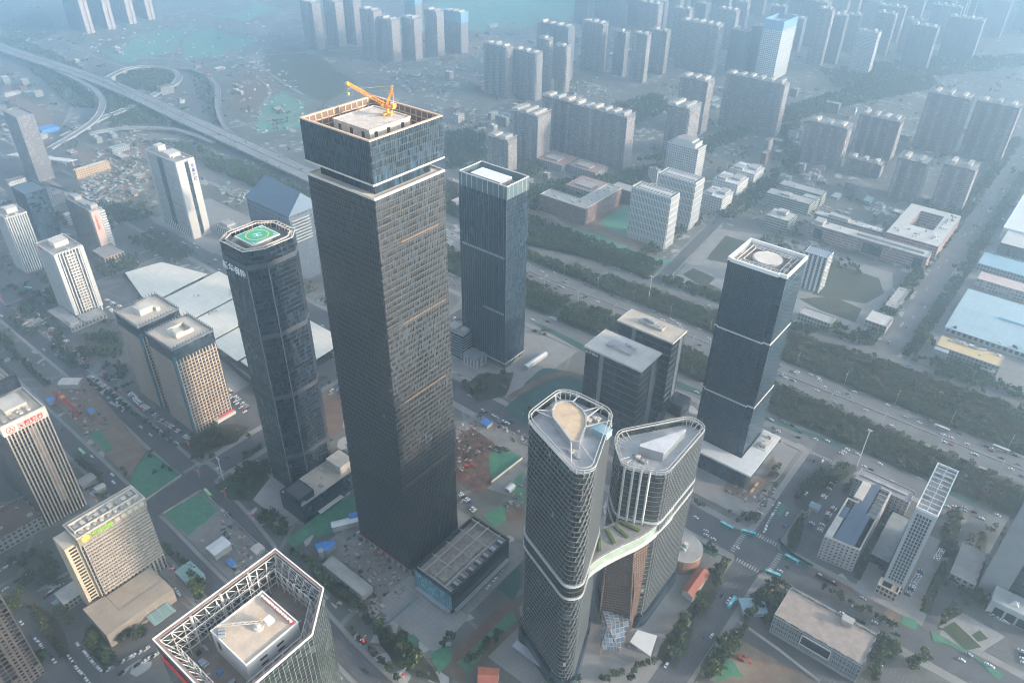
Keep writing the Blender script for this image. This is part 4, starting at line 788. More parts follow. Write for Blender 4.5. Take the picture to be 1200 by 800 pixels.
m = MB(); m.prism(rect(-603, 99, -566.2, 131), 12, 99, 0, None, 2.0, 3.6, cap=False); m.build('wall', F_STRIPE if False else facade('bank_window_wall', (.22, .17, .14), (.02, .02, .022), .1, .34, 0, .2, 1.5, .01), T)
for k in range(13):
    m = MB(); y = 99.6 + k * 2.58; m.box(-566.2, y, 0, -565, y + .95, 99, 0); m.build('rib', plain('cream_rib', (.66, .53, .42), .75, var=.10), T)
m = MB(); m.box(-566.15, 115, 16, -565.5, 121, 96); m.build('blank_panel', plain('pink_panel', (.46, .32, .25), .8), T)
m = MB(); m.box(-604, 98.4, 99, -564.8, 131.6, 107, 0, 1); m.build('sign_band', [plain('cream_band', (.74, .66, .56), .7, var=.08), ROOFT], T)
text_mesh(T, '齐商银行', (-564.6, 111.4, 101.6), 4.6, '+x', SIGNR, gap=1.05, bold=.1); text_mesh(T, 'QISHANG BANK', (-564.6, 110.4, 100.0), 1.5, '+x', SIGNR, gap=.95)
m = MB(); n = 28
for i in range(n):
    t0, t1 = 6.2832 * i / n, 6.2832 * (i + 1) / n
    m.face([(-564.6, 104.3 + r * math.cos(t), 103 + r * math.sin(t)) for r, t in ((2.7, t0), (3.2, t0), (3.2, t1), (2.7, t1))])
for a in range(3):
    t = R(90 + 120 * a); m.box(-564.7, 104.3 + 1.2 * math.cos(t) - .5, 103 + 1.2 * math.sin(t) - .7, -564.55, 104.3 + 1.2 * math.cos(t) + .5, 103 + 1.2 * math.sin(t) + .7)
m.build('sign_emblem', SIGNR, T)
m = MB(); m.ring(rect(-604, 98.4, -564.8, 131.6), rect(-603, 99.4, -565.8, 130.6), 107, 109, 0); m.box(-598, 108, 107, -578, 124, 111, 0)
for k in range(8): m.box(-604, 100 + k * 4, 109, -570, 100.4 + k * 4, 109.4)
m.build('roof_frame', CREAM, T); roofkit(T, -576, 101, -567, 129, 107, 6, random.Random(6), [CREAM, CONC])
m = MB(); m.prism(rect(-602, 100, -567, 130), 0, 12, 0, None, 4, 6, cap=False); m.build('ground_storey', F_DGL, T)
m = MB(); m.box(-650, 100, 0, -604.2, 131, 118, 0, 1); m.ring(rect(-650, 100, -604.2, 131), rect(-648, 102, -606.5, 129), 118, 121, 0)
for k in range(10): m.box(-649, 102 + k * 2.8, 121, -606, 102.5 + k * 2.8, 121.5)
m.build('rear_block', [F_DGL, ROOFT], T)
block('podium_building', 'rust roofed low podium with curved glass front beside the bank tower', 'podium', -600, 62, -566, 98, 14, F_LOW, EARTH, 4, 4.5, 1.0, (), 5)
T = thing('office_building', 'cream office block with rounded roof corner at the left edge of the photo', 'office', -590, 45)
m = MB(); P = rounded(rect(-640, 20, -562, 60), 8); m.prism(P, 0, 40, 0, None, 4, 5, cap=False); m.build('wall', F_GRID, T); m = MB(); m.prism(inset(P, -1), 40, 44, 0, 1, 60, 4); m.build('roof', [CREAM, ROOFT], T); m = MB(); m.box(-600, 52, 44, -574, 57, 44.8); m.build('roof_grille', DARKM, T); m = MB(); m.cyl(-580, 46, 44, 44.6, 2.2); m.build('roof_disc', SIGNR, T)
T = thing('office_tower', 'brown gridded tower with dark window bays in the bottom corner', 'office tower', -455, 12)
A = rect(-478, -30, -434.5, 37.5); m = MB(); m.prism(A, 0, 110, 0, 1, 3.2, 3.3); m.build('wall', [facade('brown_corner_wall', (.27, .19, .145), (.018, .018, .02), .42, .34, .14, .2, 1.5, .01, blinds=.05), ROOFT], T)
m = MB()
for k in range(6): m.box(-434.5, 33.5 - k * 12.5, 12, -433.8, 38 - k * 12.5 - 1.2, 110) if k % 2 == 0 else m.box(-434.5, 24 - k * 8, 12, -433.9, 31.5 - k * 8, 110)
m.build('window_bay', facade('tall_bay_glass', (.24, .17, .13), (.014, .015, .018), .12, .22, 0, .15, 1.5, .02), T)

# ---------------------------------------------------------------- tower with the open steel crown in the foreground
T = thing('office_tower', 'foreground tower with an open steel truss crown round a white roof house', 'skyscraper', -243, 100)
A = [(-270, 66), (-218, 66), (-213, 80), (-213, 116), (-230, 137), (-270, 137)]; ZT = 160
m = MB(); m.prism(A, 0, ZT, 0, None, 2.6, 2.6, cap=False); m.build('lattice_glass', F_LATT, T)
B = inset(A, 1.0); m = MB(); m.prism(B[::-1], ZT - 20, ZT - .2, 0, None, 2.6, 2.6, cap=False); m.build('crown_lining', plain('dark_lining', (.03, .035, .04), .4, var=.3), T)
m = MB(); m.face([(*p, ZT - 20) for p in A]); m.build('roof', plain('brown_roof', (.23, .19, .17), .9, var=.3), T)
m = MB(); m.ring(inset(A, -.5), inset(A, .15), ZT, ZT + .9, 0, True); m.build('rim', plain('white_rim2', (.78, .76, .73), .5, var=.05), T)
m = MB(); m.ring(inset(A, .15), inset(A, 1.5), ZT + .1, ZT + .5, 0, True); m.build('rim_deck', plain('rust_deck', (.25, .17, .145), .8, var=.3), T)
m = MB(); C1, C2 = inset(A, 1.6), inset(A, 6.5)
for i in range(6):
    a, b, c, d = Vector(C1[i]), Vector(C1[(i + 1) % 6]), Vector(C2[i]), Vector(C2[(i + 1) % 6]); n = max(2, round((b - a).length / 6))
    for zz in (ZT - 1.5, ZT - 7, ZT - 12): m.tube((*a, zz), (*b, zz), .28, 0, 4); m.tube((*c, zz - 3), (*d, zz - 3), .22, 0, 4)
    for k in range(n):
        p, p2, q, q2 = a.lerp(b, k / n), a.lerp(b, (k + 1) / n), c.lerp(d, k / n), c.lerp(d, (k + 1) / n)
        m.tube((*p, ZT - 20), (*p, ZT - 1), .3, 0, 4); m.tube((*p, ZT - 1.5), (*q, ZT - 10), .24, 0, 4); m.tube((*p, ZT - 12), (*q, ZT - 10), .2, 0, 4); m.tube((*q, ZT - 20), (*q, ZT - 4), .26, 0, 4)
        m.tube((*p, ZT - 7), (*p2, ZT - 1.5), .2, 0, 4); m.tube((*p, ZT - 12), (*p2, ZT - 7), .2, 0, 4); m.tube((*q, ZT - 15), (*q2, ZT - 4.5), .18, 0, 4); m.tube((*p, ZT - 7), (*q2, ZT - 4.5), .18, 0, 4)
m.build('steel_truss', STEELW, T)
for (x, y) in [tuple(Vector(C1[5]).lerp(Vector(C1[0]), t)) for t in (.25, .5, .75)] + [tuple(Vector(C1[i])) for i in range(6)]:
    m = MB(); m.cyl(x, y, ZT - 20, ZT - .5, .75, 0, None, 10); m.build('post', STEELW, T)
hx0, hy0 = W(247, 739.5, 157); hx1, hy1 = W(350, 730, 157); _, hy2 = W(307.5, 692.3, 157); hx2, _ = W(289.5, 777.7, 157)
hx0, hx1, hy0, hy1 = hx0, (hx1 + hx2) / 2, hy0, (hy1 + hy2) / 2
m = MB(); m.box(hx0, hy0, ZT - 20, hx1, hy1, 157, 0, 1, False); m.ring(rect(hx0 - .2, hy0 - .2, hx1 + .2, hy1 + .2), rect(hx0 + .5, hy0 + .5, hx1 - .5, hy1 - .5), 157, 157.8, 0, True)
H_ = m.build('roof_house', [plain('house_white', (.72, .69, .66), .7, var=.12), plain('tan_screed', (.52, .42, .33), .9, var=.2)], T)
for u in (.3, .62):
    for zz in (153, 149):
        m = MB(); m.box(hx1 + .01, hy0 + (hy1 - hy0) * u - 2, zz - .7, hx1 + .12, hy0 + (hy1 - hy0) * u + 2, zz + .8); m.build('window', BLACK, H_)
m = MB(); m.box(hx0 + 4, hy0 - .12, 147, hx0 + 6.5, hy0 - .01, 153); m.build('door', BLACK, H_)
m = MB()
for k in range(12): m.box(hx0 + 3 + (hx1 - hx0 - 4) * k / 12, hy1 - 3, 158.2, hx0 + 3 + (hx1 - hx0 - 4) * (k + .55) / 12, hy1 - 1.8, 159.2, 0)
m.build('striped_rail', WHITE, H_)
m = MB()
m.box(hx0 + 2.6, hy1 - 2.9, 157.2, hx1 - .6, hy1 - 1.9, 158.19); m.build('striped_rail', SIGNR, H_)
G = thing('cleaning_crane', 'white folded facade cleaning crane on the white roof house', 'crane', (hx0 + hx1) / 2 + 2, (hy0 + hy1) / 2 + 3, 157)
gx, gy = (hx0 + hx1) / 2 + 2, (hy0 + hy1) / 2 + 1; m = MB(); m.cyl(gx, gy, 157, 158.4, 2.4, 0, None, 18); m.cyl(gx, gy, 158.4, 160.5, 1.2); m.build('base', STEELW, G)
tx, ty = hx0 + 3, hy0 + 3.5; m = MB(); m.truss((gx + 2, gy + 3, 161.2), (tx, ty, 160.8), 1.1, .22, 8); m.box(min(gx, tx), gy - .1, 160.6, gx, gy + .1, 160.7); m.build('jib', CREAM, G)
m = MB(); m.box(gx + 1, gy + 2.5, 159.8, gx + 5, gy + 6.5, 162); m.build('winch_house', WHITE, G); m = MB(); m.box(gx - .6, gy + 1.6, 160.4, gx + .8, gy + 2.8, 161.9); m.build('counterweight', plain('orange_weight', (.75, .42, .10), .5), G)
m = MB()
for k in range(3): m.tube((tx + k * 1.6, ty - 1 - k, 158), (tx + 2.2 + k * 1.6, ty + 1.5 - k, 158), .9, 0, 8, True)
m.build('cradle', STEEL, G)
text_mesh(T, '高新国际商务', (-264, 65.5, ZT - 13), 6.2, '-y', SIGNR, gap=.92, bold=.12)
roofkit(T, -262, 70, -220, hy0 - 2, ZT - 20, 12, random.Random(14), [STEEL, DARKM, CONC, BLUER]); roofkit(T, -266, 74, hx0 - 1, 128, ZT - 20, 8, random.Random(15), [STEEL, DARKM])

# ---------------------------------------------------------------- right-hand quarter: slab, court building, flat block, edge tower
T = thing('office_slab', 'thin white slab tower with an open frame roof and columns of dark windows', 'office tower', -1.5, 510)
A = rect(-9, 481, 6, 540); PALE = plain('pale_blue_render', (.40, .42, .43), .7, var=.12)
m = MB(); m.prism(A, 9, 86.5, 0, None, 3, 3.7, cap=False); m.build('wall', PALE, T)
m = MB(); m.wall((6.05, 484), (6.05, 538), 10, 84, 0, 3.2, 3.7); m.wall((-9.05, 538), (-9.05, 484), 10, 84, 0, 3.2, 3.7); m.build('side_windows', F_WHITE, T)
for k in range(20):
    for j in range(5):
        m = MB(); x = -6.6 + j * 2.15; m.box(x, 480.86, 12 + k * 3.6, x + 1.45, 480.98, 14.6 + k * 3.6); m.build('window', BLACK, T)
m = MB(); m.ring(A, inset(A, .8), 86.5, 88.5, 0, True)
for k in range(1, 10): m.box(-8.2, 481 + k * 5.9, 87.4, 5.2, 481.4 + k * 5.9, 88.2)
m.box(-1.8, 482, 87.4, -1.4, 539, 88.2); m.build('roof_frame', WHITE, T)
m = MB(); m.face([(a, b, 84.5) for a, b in A]); m.build('roof', CONC, T); roofkit(T, -8, 484, 5, 537, 84.6, 16, random.Random(40))
m = MB(); m.box(-11, 472, 0, 4, 480.7, 9, 0); m.box(-9, 481, 0, 6, 540, 9); m.build('entrance_block', F_GRID, T); m = MB(); m.ring(rect(-11, 472, 4, 480.7), rect(-10.2, 472.8, 3.2, 480), 9, 10, 0); m.build('parapet', CREAM, T)
m = MB(); m.box(6.06, 481, 0, 6.4, 540, 87, 0); m.build('copper_edge', COPPER, T) if False else None
block('annex', 'low grey glazed annex beside the thin white slab', 'annex', -25, 500, -10, 560, 8, F_DGL, plain('annex_roof', (.27, .29, .29), .8), 3, 4, .6)
block('court_building', 'long pinkish grey office wing with narrow skylights along the service road', 'office', -61, 563, -16, 580, 21, facade('grey_punched', (.34, .31, .31), (.022, .024, .03), .58, .44, .16, .2, 1.2, .01), plain('mauve_roof', (.25, .23, .24), .8), 3.6, 3.6, 1.0, ((.1, .42, .9, .58, .3),))
T = thing('court_building', 'grey office hall with blue slate roof and open rafters at one end', 'office', -44, 513)
m = MB(); m.prism([(-58, 476), (-31, 480), (-31, 560), (-50, 560), (-50, 530), (-58, 530)], 0, 25, 0, None, 3.6, 3.6, cap=False); m.build('wall', MC['grey_punched'], T)
SL = slabs('blue_slate', (.13, .16, .22), 1.2, .08, .8, .15); m = MB(); m.face([(-52, 478, 25.2), (-40, 479.5, 27.5), (-40, 560, 27.5), (-50, 560, 25.2)]); m.face([(-40, 479.5, 27.5), (-36, 480, 26.5), (-36, 520, 26.5), (-40, 520, 27.5)]); m.face([(-58, 505, 25.2), (-52, 505, 25.4), (-52, 520, 25.4), (-58, 520, 25.2)]); m.build('roof', SL, T)
m = MB(); m.ring([(-58, 476), (-31, 480), (-31, 560), (-50, 560), (-50, 530), (-58, 530)], inset([(-58, 476), (-31, 480), (-31, 560), (-50, 560), (-50, 530), (-58, 530)], 1.2), 25, 26.3, 0); m.box(-58, 478, 25, -52.5, 504, 26.2, 0); m.box(-54, 532, 25, -47, 556, 28, 0); m.build('parapet', CREAM, T)
m = MB(); m.box(-39, 522, 24, -31.5, 556, 24.3)
for k in range(7): m.box(-39.5, 520 + k * 6, 25.4, -31.8, 520.6 + k * 6, 26.8)
m.build('rafters', CONC, T)
T = block('office_block', 'broad low block with a stained flat roof and grey louvred front', 'office', -60, 386, 3, 416, 21, F_LOW, plain('stained_roof', (.30, .245, .215), .95, var=.32, scale=.22), 2.4, 4.6, 1.0, ((.62, .8, .74, .98, 4),))
m = MB(); fins(m, (-60, 386), (3, 386), 3, 20, 46, .5, .9)
for z in (3, 11, 19.4): m.box(-60, 385.0, z, 3, 385.95, z + .6)
m.build('louvres', STEEL, T); m = MB(); m.box(-38, 384.8, 9, -18, 385.4, 17.5, 0); m.build('glass_bay', BLACK, T); m = MB(); m.box(-38.7, 384.5, 17.5, -17.3, 385.3, 18.3); m.box(-38.7, 384.5, 8.3, -17.3, 385.3, 9); m.box(-38.7, 384.5, 8.3, -38, 385.3, 18.3); m.box(-18, 384.5, 8.3, -17.3, 385.3, 18.3); m.build('bay_frame', WHITE, T)
m = MB()
for k in range(40): m.box(-60 + k * 1.6, 415.2, 21, -59.7 + k * 1.6, 415.5, 22.2)
m.build('railing', STEEL, T)
a, b = W(1083, 773, 18), W(1180, 800, 18)
block('office_block', 'grey roofed low block at the bottom right edge with white rafters', 'office', 28, 362, 90, 392, 18, F_LOW, plain('mauve_concrete', (.27, .24, .23), .9, var=.25), 3, 4, 1.0, ((.02, .55, .2, .95, 4),), 6)
T = thing('office_tower', 'tall grey tower at the right edge with white vertical lettering', 'office tower', 75, 545)
m = MB(); m.prism(rect(50, 525, 100, 570), 0, 110, 0, None, 3, 4); m.build('wall', plain('slate_render', (.27, .275, .29), .75, var=.12), T)
m = MB(); m.wall((68, 524.9), (100, 524.9), 14, 108, 0, 2.6, 3.8); m.wall((49.9, 568), (49.9, 531), 12, 108, 0, 4, 3.8); m.build('window_wall', F_DGL, T)
text_mesh(T, '西安软件园', (58.5, 524.7, 97.5), 4.6, '-y', WHITE, vertical=True, gap=1.12, bold=.06)
m = MB(); m.box(57.5, 524.6, 105, 60.5, 524.8, 108); m.build('sign_emblem', plain('emblem_red', (.7, .12, .03), .5), T)
m = MB(); m.box(60, 508, 0, 100, 524.5, 14, 0); m.build('entrance_block', PALE, T)
for k in range(3):
    m = MB(); m.box(64 + k * 8, 507.8, 1, 70.5 + k * 8, 507.95, 9); m.build('entrance_bay', BLACK, T)
m = MB(); m.box(71, 512, 14, 77, 518, 14.5); m.face([(71, 512, 14.5), (77, 512, 14.5), (74, 515, 17)]); m.face([(77, 512, 14.5), (77, 518, 14.5), (74, 515, 17)]); m.face([(77, 518, 14.5), (71, 518, 14.5), (74, 515, 17)]); m.face([(71, 518, 14.5), (71, 512, 14.5), (74, 515, 17)]); m.build('skylight', STEELW, T)
block('annex', 'low pale annex left of the grey lettered tower', 'annex', 30, 520, 48, 560, 9, F_LOW, CONC, 4, 4, .6)

# ---------------------------------------------------------------- left middle: office towers along the avenue
T = block('office_tower', 'tall white office tower with a blank side wall and dark blue lettering', 'office tower', -1011, 468, -936, 494, 112, F_WHITE, ROOFG, 2.4, 3.6, 2.0, ((.12, .3, .28, .7, 6), (.45, .2, .7, .8, 3)), 8, base=(12, F_STRIPE, 5), parm=CREAM)
m = MB(); m.box(-935.9, 468, 0, -935.2, 479, 111.5); m.box(-935.9, 484.5, 0, -935.2, 494, 111.5); m.build('blank_wall', plain('warm_white_wall', (.50, .46, .42), .8, var=.08), T)
m = MB(); m.box(-983, 467.3, 12, -972, 467.9, 108); m.box(-935.9, 479.2, 4, -935.6, 484.3, 108); m.build('glass_strip', F_BLUEG, T)
m = MB(); m.box(-1012, 467.2, 0, -1008, 468, 112); m.box(-940, 467.2, 0, -935.3, 468, 112); m.build('corner_pier', MC['warm_white_wall'], T)
text_mesh(T, '华晶大厦', (-935.0, 489.3, 100), 5.2, '+x', SIGNB, vertical=True, gap=1.2, bold=.08)
T = block('podium_building', 'white ribbed low wing at the foot of the tall white office tower', 'podium', -930, 500, -885, 522, 14, F_STRIPE, ROOFG, 5, 12, 1, ((.1, .2, .5, .8, 3),), 3)
T = block('office_tower', 'pink ended office slab with red vertical lettering and white balconies', 'office tower', -1060, 366, -996, 384, 61, F_LOW, ROOFG, 2.6, 3.4, 1.5, ((.1, .3, .3, .8, 4), (.5, .2, .8, .7, 3), (.86, .3, .98, .8, 5)), 6)
m = MB(); m.box(-996, 366, 0, -989, 377, 60.5, 0); m.build('blank_wall', plain('pink_wall', (.58, .42, .36), .8, var=.08), T)
for k in range(15):
    m = MB(); m.box(-996, 377.2, 6 + k * 3.6, -988.4, 384, 7.5 + k * 3.6); m.build('balcony', WHITE, T)
text_mesh(T, '中国移动通信', (-988.8, 370.5, 52), 3.0, '+x', SIGNR, vertical=True, gap=1.15, bold=.08)
block('podium_building', 'pink low wing with arched windows at the foot of the pink ended slab', 'podium', -988, 352, -955, 378, 12, F_GRID, ROOFG, 4, 10, 1)
def striped(label, x0, y0, x1, y1, h, red=False):
    T = block('office_tower', label, 'office tower', x0, y0, x1, y1, h, F_DGL, ROOFG, 2.4, 3.5, 2.2, ((.25, .3, .6, .8, 4),), 7, parm=CREAM)
    m = MB(); fins(m, (x0, y0), (x1, y0), 0, h, 16, 1.1, .8); fins(m, (x1, y0), (x1, y1), 0, h, 9, 1.3, .9); m.build('piers', plain('white_pier', (.50, .485, .465), .7, var=.08), T)
    if red: m = MB(); m.box(x0 + 8, y0 - 1.1, h - 3.5, x0 + 20, y0 - .9, h - 1.5); m.build('sign_panel', SIGNR, T)
    return T
T = striped('white ribbed office tower with a red sign and a low skirt building', -900, 265.5, -856, 297, 86, True)
m = MB(); m.box(-862, 265, 6, -855.2, 269, 85); m.box(-862, 293, 6, -855.2, 297.5, 85); m.build('corner_pier', MC['white_pier'], T)
for k in range(20):
    m = MB(); m.box(-855.1, 276, 9 + k * 3.7, -854, 286, 10.8 + k * 3.7); m.build('balcony', CREAM, T)
block('podium_building', 'low grey podium skirting the white ribbed tower with the red sign', 'podium', -892, 249, -834, 264, 7, F_LOW, CONC, 4, 5, 1, ((.7, .2, .9, .8, 2),)); block('podium_building', 'low grey entrance wing on the car park side of the white ribbed tower', 'podium', -854, 264.5, -834, 290, 7, F_LOW, CONC, 4, 5, 1)
striped('narrow white ribbed tower at the left edge before a blue glass block', -1046, 277, -1012, 302, 78)
block('office_tower', 'dark blue glass block behind the narrow white ribbed tower', 'office tower', -1090, 318, -1050, 345, 84, F_BLUEG, plain('blue_roof', (.07, .10, .13), .5), 3, 4, 1)
block('apartment_tower', 'grey apartment tower cut by the left edge below the interchange', 'apartment block', -1345, 420, -1297, 445, 105, F_APT2, ROOFG, 3, 3.2, 2)
T = thing('office_tower', 'pale blue gridded tower with a steep slate roof behind the helipad tower', 'office tower', -745, 500)
m = MB(); m.prism(rect(-812, 485, -727, 520), 0, 80, 0, None, 3.2, 3.6, cap=False); m.build('wall', facade('blue_grey_grid', (.085, .10, .125), (.05, .065, .09), .3, .3, .05, .2, 1.2, .01), T)
m = MB(); m.prism(rect(-812, 485, -727, 530), 80, 93, 0, None, 6, 6, cap=False); m.build('attic', facade('attic_wall', (.14, .15, .18), (.05, .055, .08), .3, .3, .2, .2, 1, .01), T)
m = MB(); m.face([(-814, 483, 93), (-725, 483, 93), (-735, 512, 112), (-814, 520, 112)]); m.face([(-725, 483, 93), (-725, 532, 93), (-735, 512, 112)]); m.face([(-725, 532, 93), (-814, 532, 93), (-814, 520, 112), (-735, 512, 112)]); m.build('roof', plain('slate_roof', (.08, .12, .17), .6, var=.15), T)
for k in range(8):
    m = MB(); m.box(-726.9, 485, 58 + k * 4, -722, 512, 59.6 + k * 4); m.build('balcony', STEEL, T)
for (px, py, w_, d_, h_, lab, rf, cat) in ((440, 118, 0, 0, 0, '', None, ''),): pass
def lowrise(label, q, h, fac, roof, cat='building', name='low_building', group=None, wu=4, pent=(), kit=0):
    """block fitted to two opposite roof corners seen in the photo"""
    (xa, ya), (xb, yb) = W(*q[0], h), W(*q[1], h); return block(name, label, cat, min(xa, xb), min(ya, yb), max(xa, xb), max(ya, yb), h, fac, roof, wu, 3.8, 1.0, pent, kit, group=group)
lowrise('orange cream office block beside the toll plaza', ((88, 200), (124, 187)), 15, facade('orange_wall', (.66, .44, .24), (.06, .05, .05), .45, .4, .15, .3, 1, 0), ROOFW)
lowrise('blue shed roof near the left ramp', ((49, 153), (62, 145)), 8, BLUER, BLUER, 'shed', 'shed')
T = thing('toll_canopy', 'long white toll station canopy spanning the ramp at far left', 'canopy', -1300, 520)
(xa, ya), (xb, yb) = W(8, 182, 9), W(80, 190, 9); m = MB(); m.tube((xa, ya, 9), (xb, yb, 9), .5); q = [(xa, ya), (xb, yb), (xb + 3, yb + 14), (xa + 3, ya + 14)]; m.prism(q, 9, 10.2, 0, None, 6, 2); m.build('roof', ROOFW, T)
for k in range(9):
    m = MB(); x, y = xa + (xb - xa) * k / 8 + 2, ya + (yb - ya) * k / 8 + 6; m.box(x - .6, y - .6, 0, x + .6, y + .6, 9); m.build('column', STEELW, T)
flat('yard', ((0, 186), (84, 192), (30, 226), (0, 222)), LOT); flat('yard', ((24, 178), (106, 146), (104, 160), (82, 184)), LOT)
flat('construction_net', jagp(((20, 222), (30, 214), (84, 218), (82, 226))), NETD, kind='stuff')

# ---------------------------------------------------------------- beyond the expressway: office pairs, campus, factories
for lab, x0, y0, x1, y1, h in (('front white gridded office block of the pair by the netted plot', -481, 868, -420, 892.5, 76), ('rear white gridded office block of the pair by the netted plot', -481, 942, -422, 970, 73)):
    T = block('office_tower', lab, 'office tower', x0, y0, x1, y1, h, F_DGL, plain('louvred_roof', (.20, .19, .18), .8), 2.2, 3.7, 2.4, ((.1, .38, .9, .62, -.2),), parm=plain('white_grid', (.56, .55, .53), .7, var=.06), base=(14, F_STRIPE, 5))
    m = MB(); fins(m, (x0, y0), (x1, y0), 0, h - 1, 26, 1.15, .7); fins(m, (x1, y0), (x1, y1), 0, h - 1, 9, 1.3, .8)
    for k in range(7): m.box(x0, y0 - .5, 8 + k * 9.6, x1 + .5, y0 + .1, 9.6 + k * 9.6); m.box(x1 - .1, y0, 8 + k * 9.6, x1 + .55, y1, 9.6 + k * 9.6)
    m.build('white_frame', MC['white_grid'], T)
    m = MB()
    for k in range(12): m.box(x0 + 1 + k * (x1 - x0 - 2) / 12, y0 + 1, h - .7, x0 + 1.8 + k * (x1 - x0 - 2) / 12, y1 - 1, h - .2)
    m.build('roof_beams', MC['white_grid'], T)
T = block('office_tower', 'white office tower with a stepped gable crown behind the gridded pair', 'office tower', -553, 1102, -498, 1130, 58, F_WHITE, ROOFG, 3.6, 4, 1.5, parm=MC['white_grid'])
m = MB(); m.prism(rect(-546, 1104, -505, 1128), 56, 64, 0, 1, 3, 4); m.face([(-546, 1103.5, 64), (-505, 1103.5, 64), (-525, 1103.5, 69)]); m.box(-540, 1104, 64, -511, 1127, 67, 0, 1); m.build('gable_crown', [MC['white_grid'], ROOFG], T)
T = thing('brick_building', 'brown brick bent office building beside the green netted plot', 'office', -585, 900)
A = [(-627, 857), (-546, 857), (-546, 955), (-572, 955), (-572, 882), (-627, 882)]; m = MB(); m.prism(A, 0, 26, 0, None, 3, 3.6, cap=False); m.build('wall', F_BRICK, T); m = MB(); m.ring(inset(A, -.2), inset(A, .6), 26, 27.2, 0); m.build('parapet', CREAM, T); m = MB(); m.face([(*p, 26.1) for p in A]); m.build('roof', CONC, T); roofkit(T, -568, 870, -550, 950, 26.1, 14, random.Random(50)); roofkit(T, -620, 860, -560, 878, 26.1, 10, random.Random(51))
block('brick_building', 'brown brick annex behind the bent brick building', 'office', -570, 962, -520, 985, 22, F_BRICK, CONC, 3, 3.6, 1)
for lab, x0, y0, x1, y1, h in (('white patterned cube house nearest the campus road', -446, 1024, -412, 1062, 25), ('white patterned cube house in the middle of its row', -462, 1095, -420, 1135, 22), ('white patterned cube house at the far end of its row', -462, 1158, -420, 1198, 20)):
    block('cube_house', lab, 'office', x0, y0, x1, y1, h, facade('white_patch_wall', (.62, .58, .54), (.05, .055, .065), .5, .4, .2, .2, 1.2, .01) if 'white_patch_wall' not in MC else MC['white_patch_wall'], ROOFW, 4.2, 4.2, 1, ((.1, .1, .45, .5, 3), (.55, .4, .9, .9, 3)), 3)
block('campus_building', 'pale banded campus wing facing the cube houses', 'office', -377, 1104, -308, 1128, 19, F_GREEN, CONC, 6, 3.8, 1, ((.3, .3, .5, .8, 2),), 3); block('campus_building', 'pale banded campus wing behind the first with a courtyard', 'office', -375, 1150, -306, 1172, 19, F_GREEN, CONC, 6, 3.8, 1, (), 3); block('campus_link', 'narrow link block joining two pale campus wings', 'office', -330, 1129, -308, 1149, 17, F_GREEN, CONC, 6, 3.8, 1)
block('campus_building', 'small square campus block with a rooftop plant room', 'office', -342, 1023, -308, 1055, 21, F_GREEN, ROOFP, 6, 4, 1, ((.3, .4, .7, .8, 5),), 3)
T = block('campus_building', 'long pink laboratory building with dark glazed bays', 'office', -282, 1036, -124, 1060, 21, F_PINK, ROOFP, 3.2, 4, 1.2, ((.02, .2, .1, .9, 4), (.4, .4, .95, .6, 2)), 6)
for xa, xb in ((-274, -262), (-206, -180), (-140, -128)):
    m = MB(); m.box(xa, 1035.4, 2, xb, 1035.95, 17); m.build('glazed_bay', F_BLUEG, T)
block('campus_building', 'long pale banded building behind the pink laboratory', 'office', -290, 1076, -196, 1092, 20, F_GREEN, ROOFP, 6, 4, 1, ((.2, .2, .5, .8, 3),), 5)
T = thing('campus_building', 'pink courtyard building at the corner of the tree lined road', 'office', -155, 1140)
A = rect(-190, 1078, -121, 1203); A2 = rect(-172, 1125, -140, 1185); m = MB(); m.prism(A, 0, 21, 0, None, 3.2, 4, cap=False); m.prism(A2[::-1], 0, 21, 0, None, 3.2, 4, cap=False); m.build('wall', F_PINK, T); m = MB(); m.ring(A, A2, 20, 21.5, 0); m.build('roof', ROOFP, T); roofkit(T, -138, 1085, -123, 1200, 21.5, 26, random.Random(52), [WHITE, CREAM, CONC]); roofkit(T, -188, 1082, -142, 1120, 21.5, 10, random.Random(53))
block('office_building', 'blue windowed narrow block behind the teal glass tower', 'office', -240, 890, -211, 912, 50, F_STRIPE, plain('blue_grey_roof', (.22, .26, .30), .7), 6, 3.4, 1.2)
lowrise('long low pavilion with white end wall in the dry park', ((936, 366), (980, 372)), 10, F_LOW, CONC, 'pavilion'); lowrise('square pale roofed pavilion in the dry park by the tree lined road', ((1014, 374), (1048, 371)), 10, F_LOW, ROOFP, 'pavilion'); lowrise('grey roofed pavilion at the corner of the dry park', ((1037, 357), (1067, 339)), 8, F_LOW, CONC, 'pavilion')
T = thing('factory', 'large factory hall under a pale blue metal roof at the right edge', 'factory', 10, 950)
m = MB(); m.prism(rect(-64, 897, 140, 1010), 0, 8, 0, None, 6, 8, cap=False); m.build('wall', F_LOW, T); m = MB(); m.face([(-65, 896, 8.2), (141, 896, 8.2), (141, 953, 11.5), (-65, 953, 11.5)]); m.face([(-65, 953, 11.5), (141, 953, 11.5), (141, 1011, 8.2), (-65, 1011, 8.2)]); m.build('roof', slabs('blue_metal_roof', (.33, .42, .45), 8.0, .05, .8, .14, .5), T); m = MB(); m.box(-20, 951.5, 11.3, 141, 954.5, 13.2); m.build('ridge_vent', plain('vent_blue', (.22, .40, .50), .5), T); roofkit(T, -60, 899, 60, 904, 8.6, 12, random.Random(54), [STEELW, DARKM])
T = block('factory_office', 'yellow roofed factory office with grey fins in front of the blue hall', 'office', -62, 842, 2, 868, 13, F_LOW, plain('yellow_roof', (.58, .42, .22), .8, var=.15), 4, 3.6, .8, (), 3)
m = MB(); m.box(-62.5, 834, 0, -48, 841.8, 12, 0); m.build('corner_wing', STEEL, T); m = MB(); m.box(-14, 834, 0, 0, 841.8, 8); m.build('corner_wing', STEEL, T); roofkit(T, -50, 860, 0, 868, 13, 18, random.Random(55), [WHITE, STEEL])
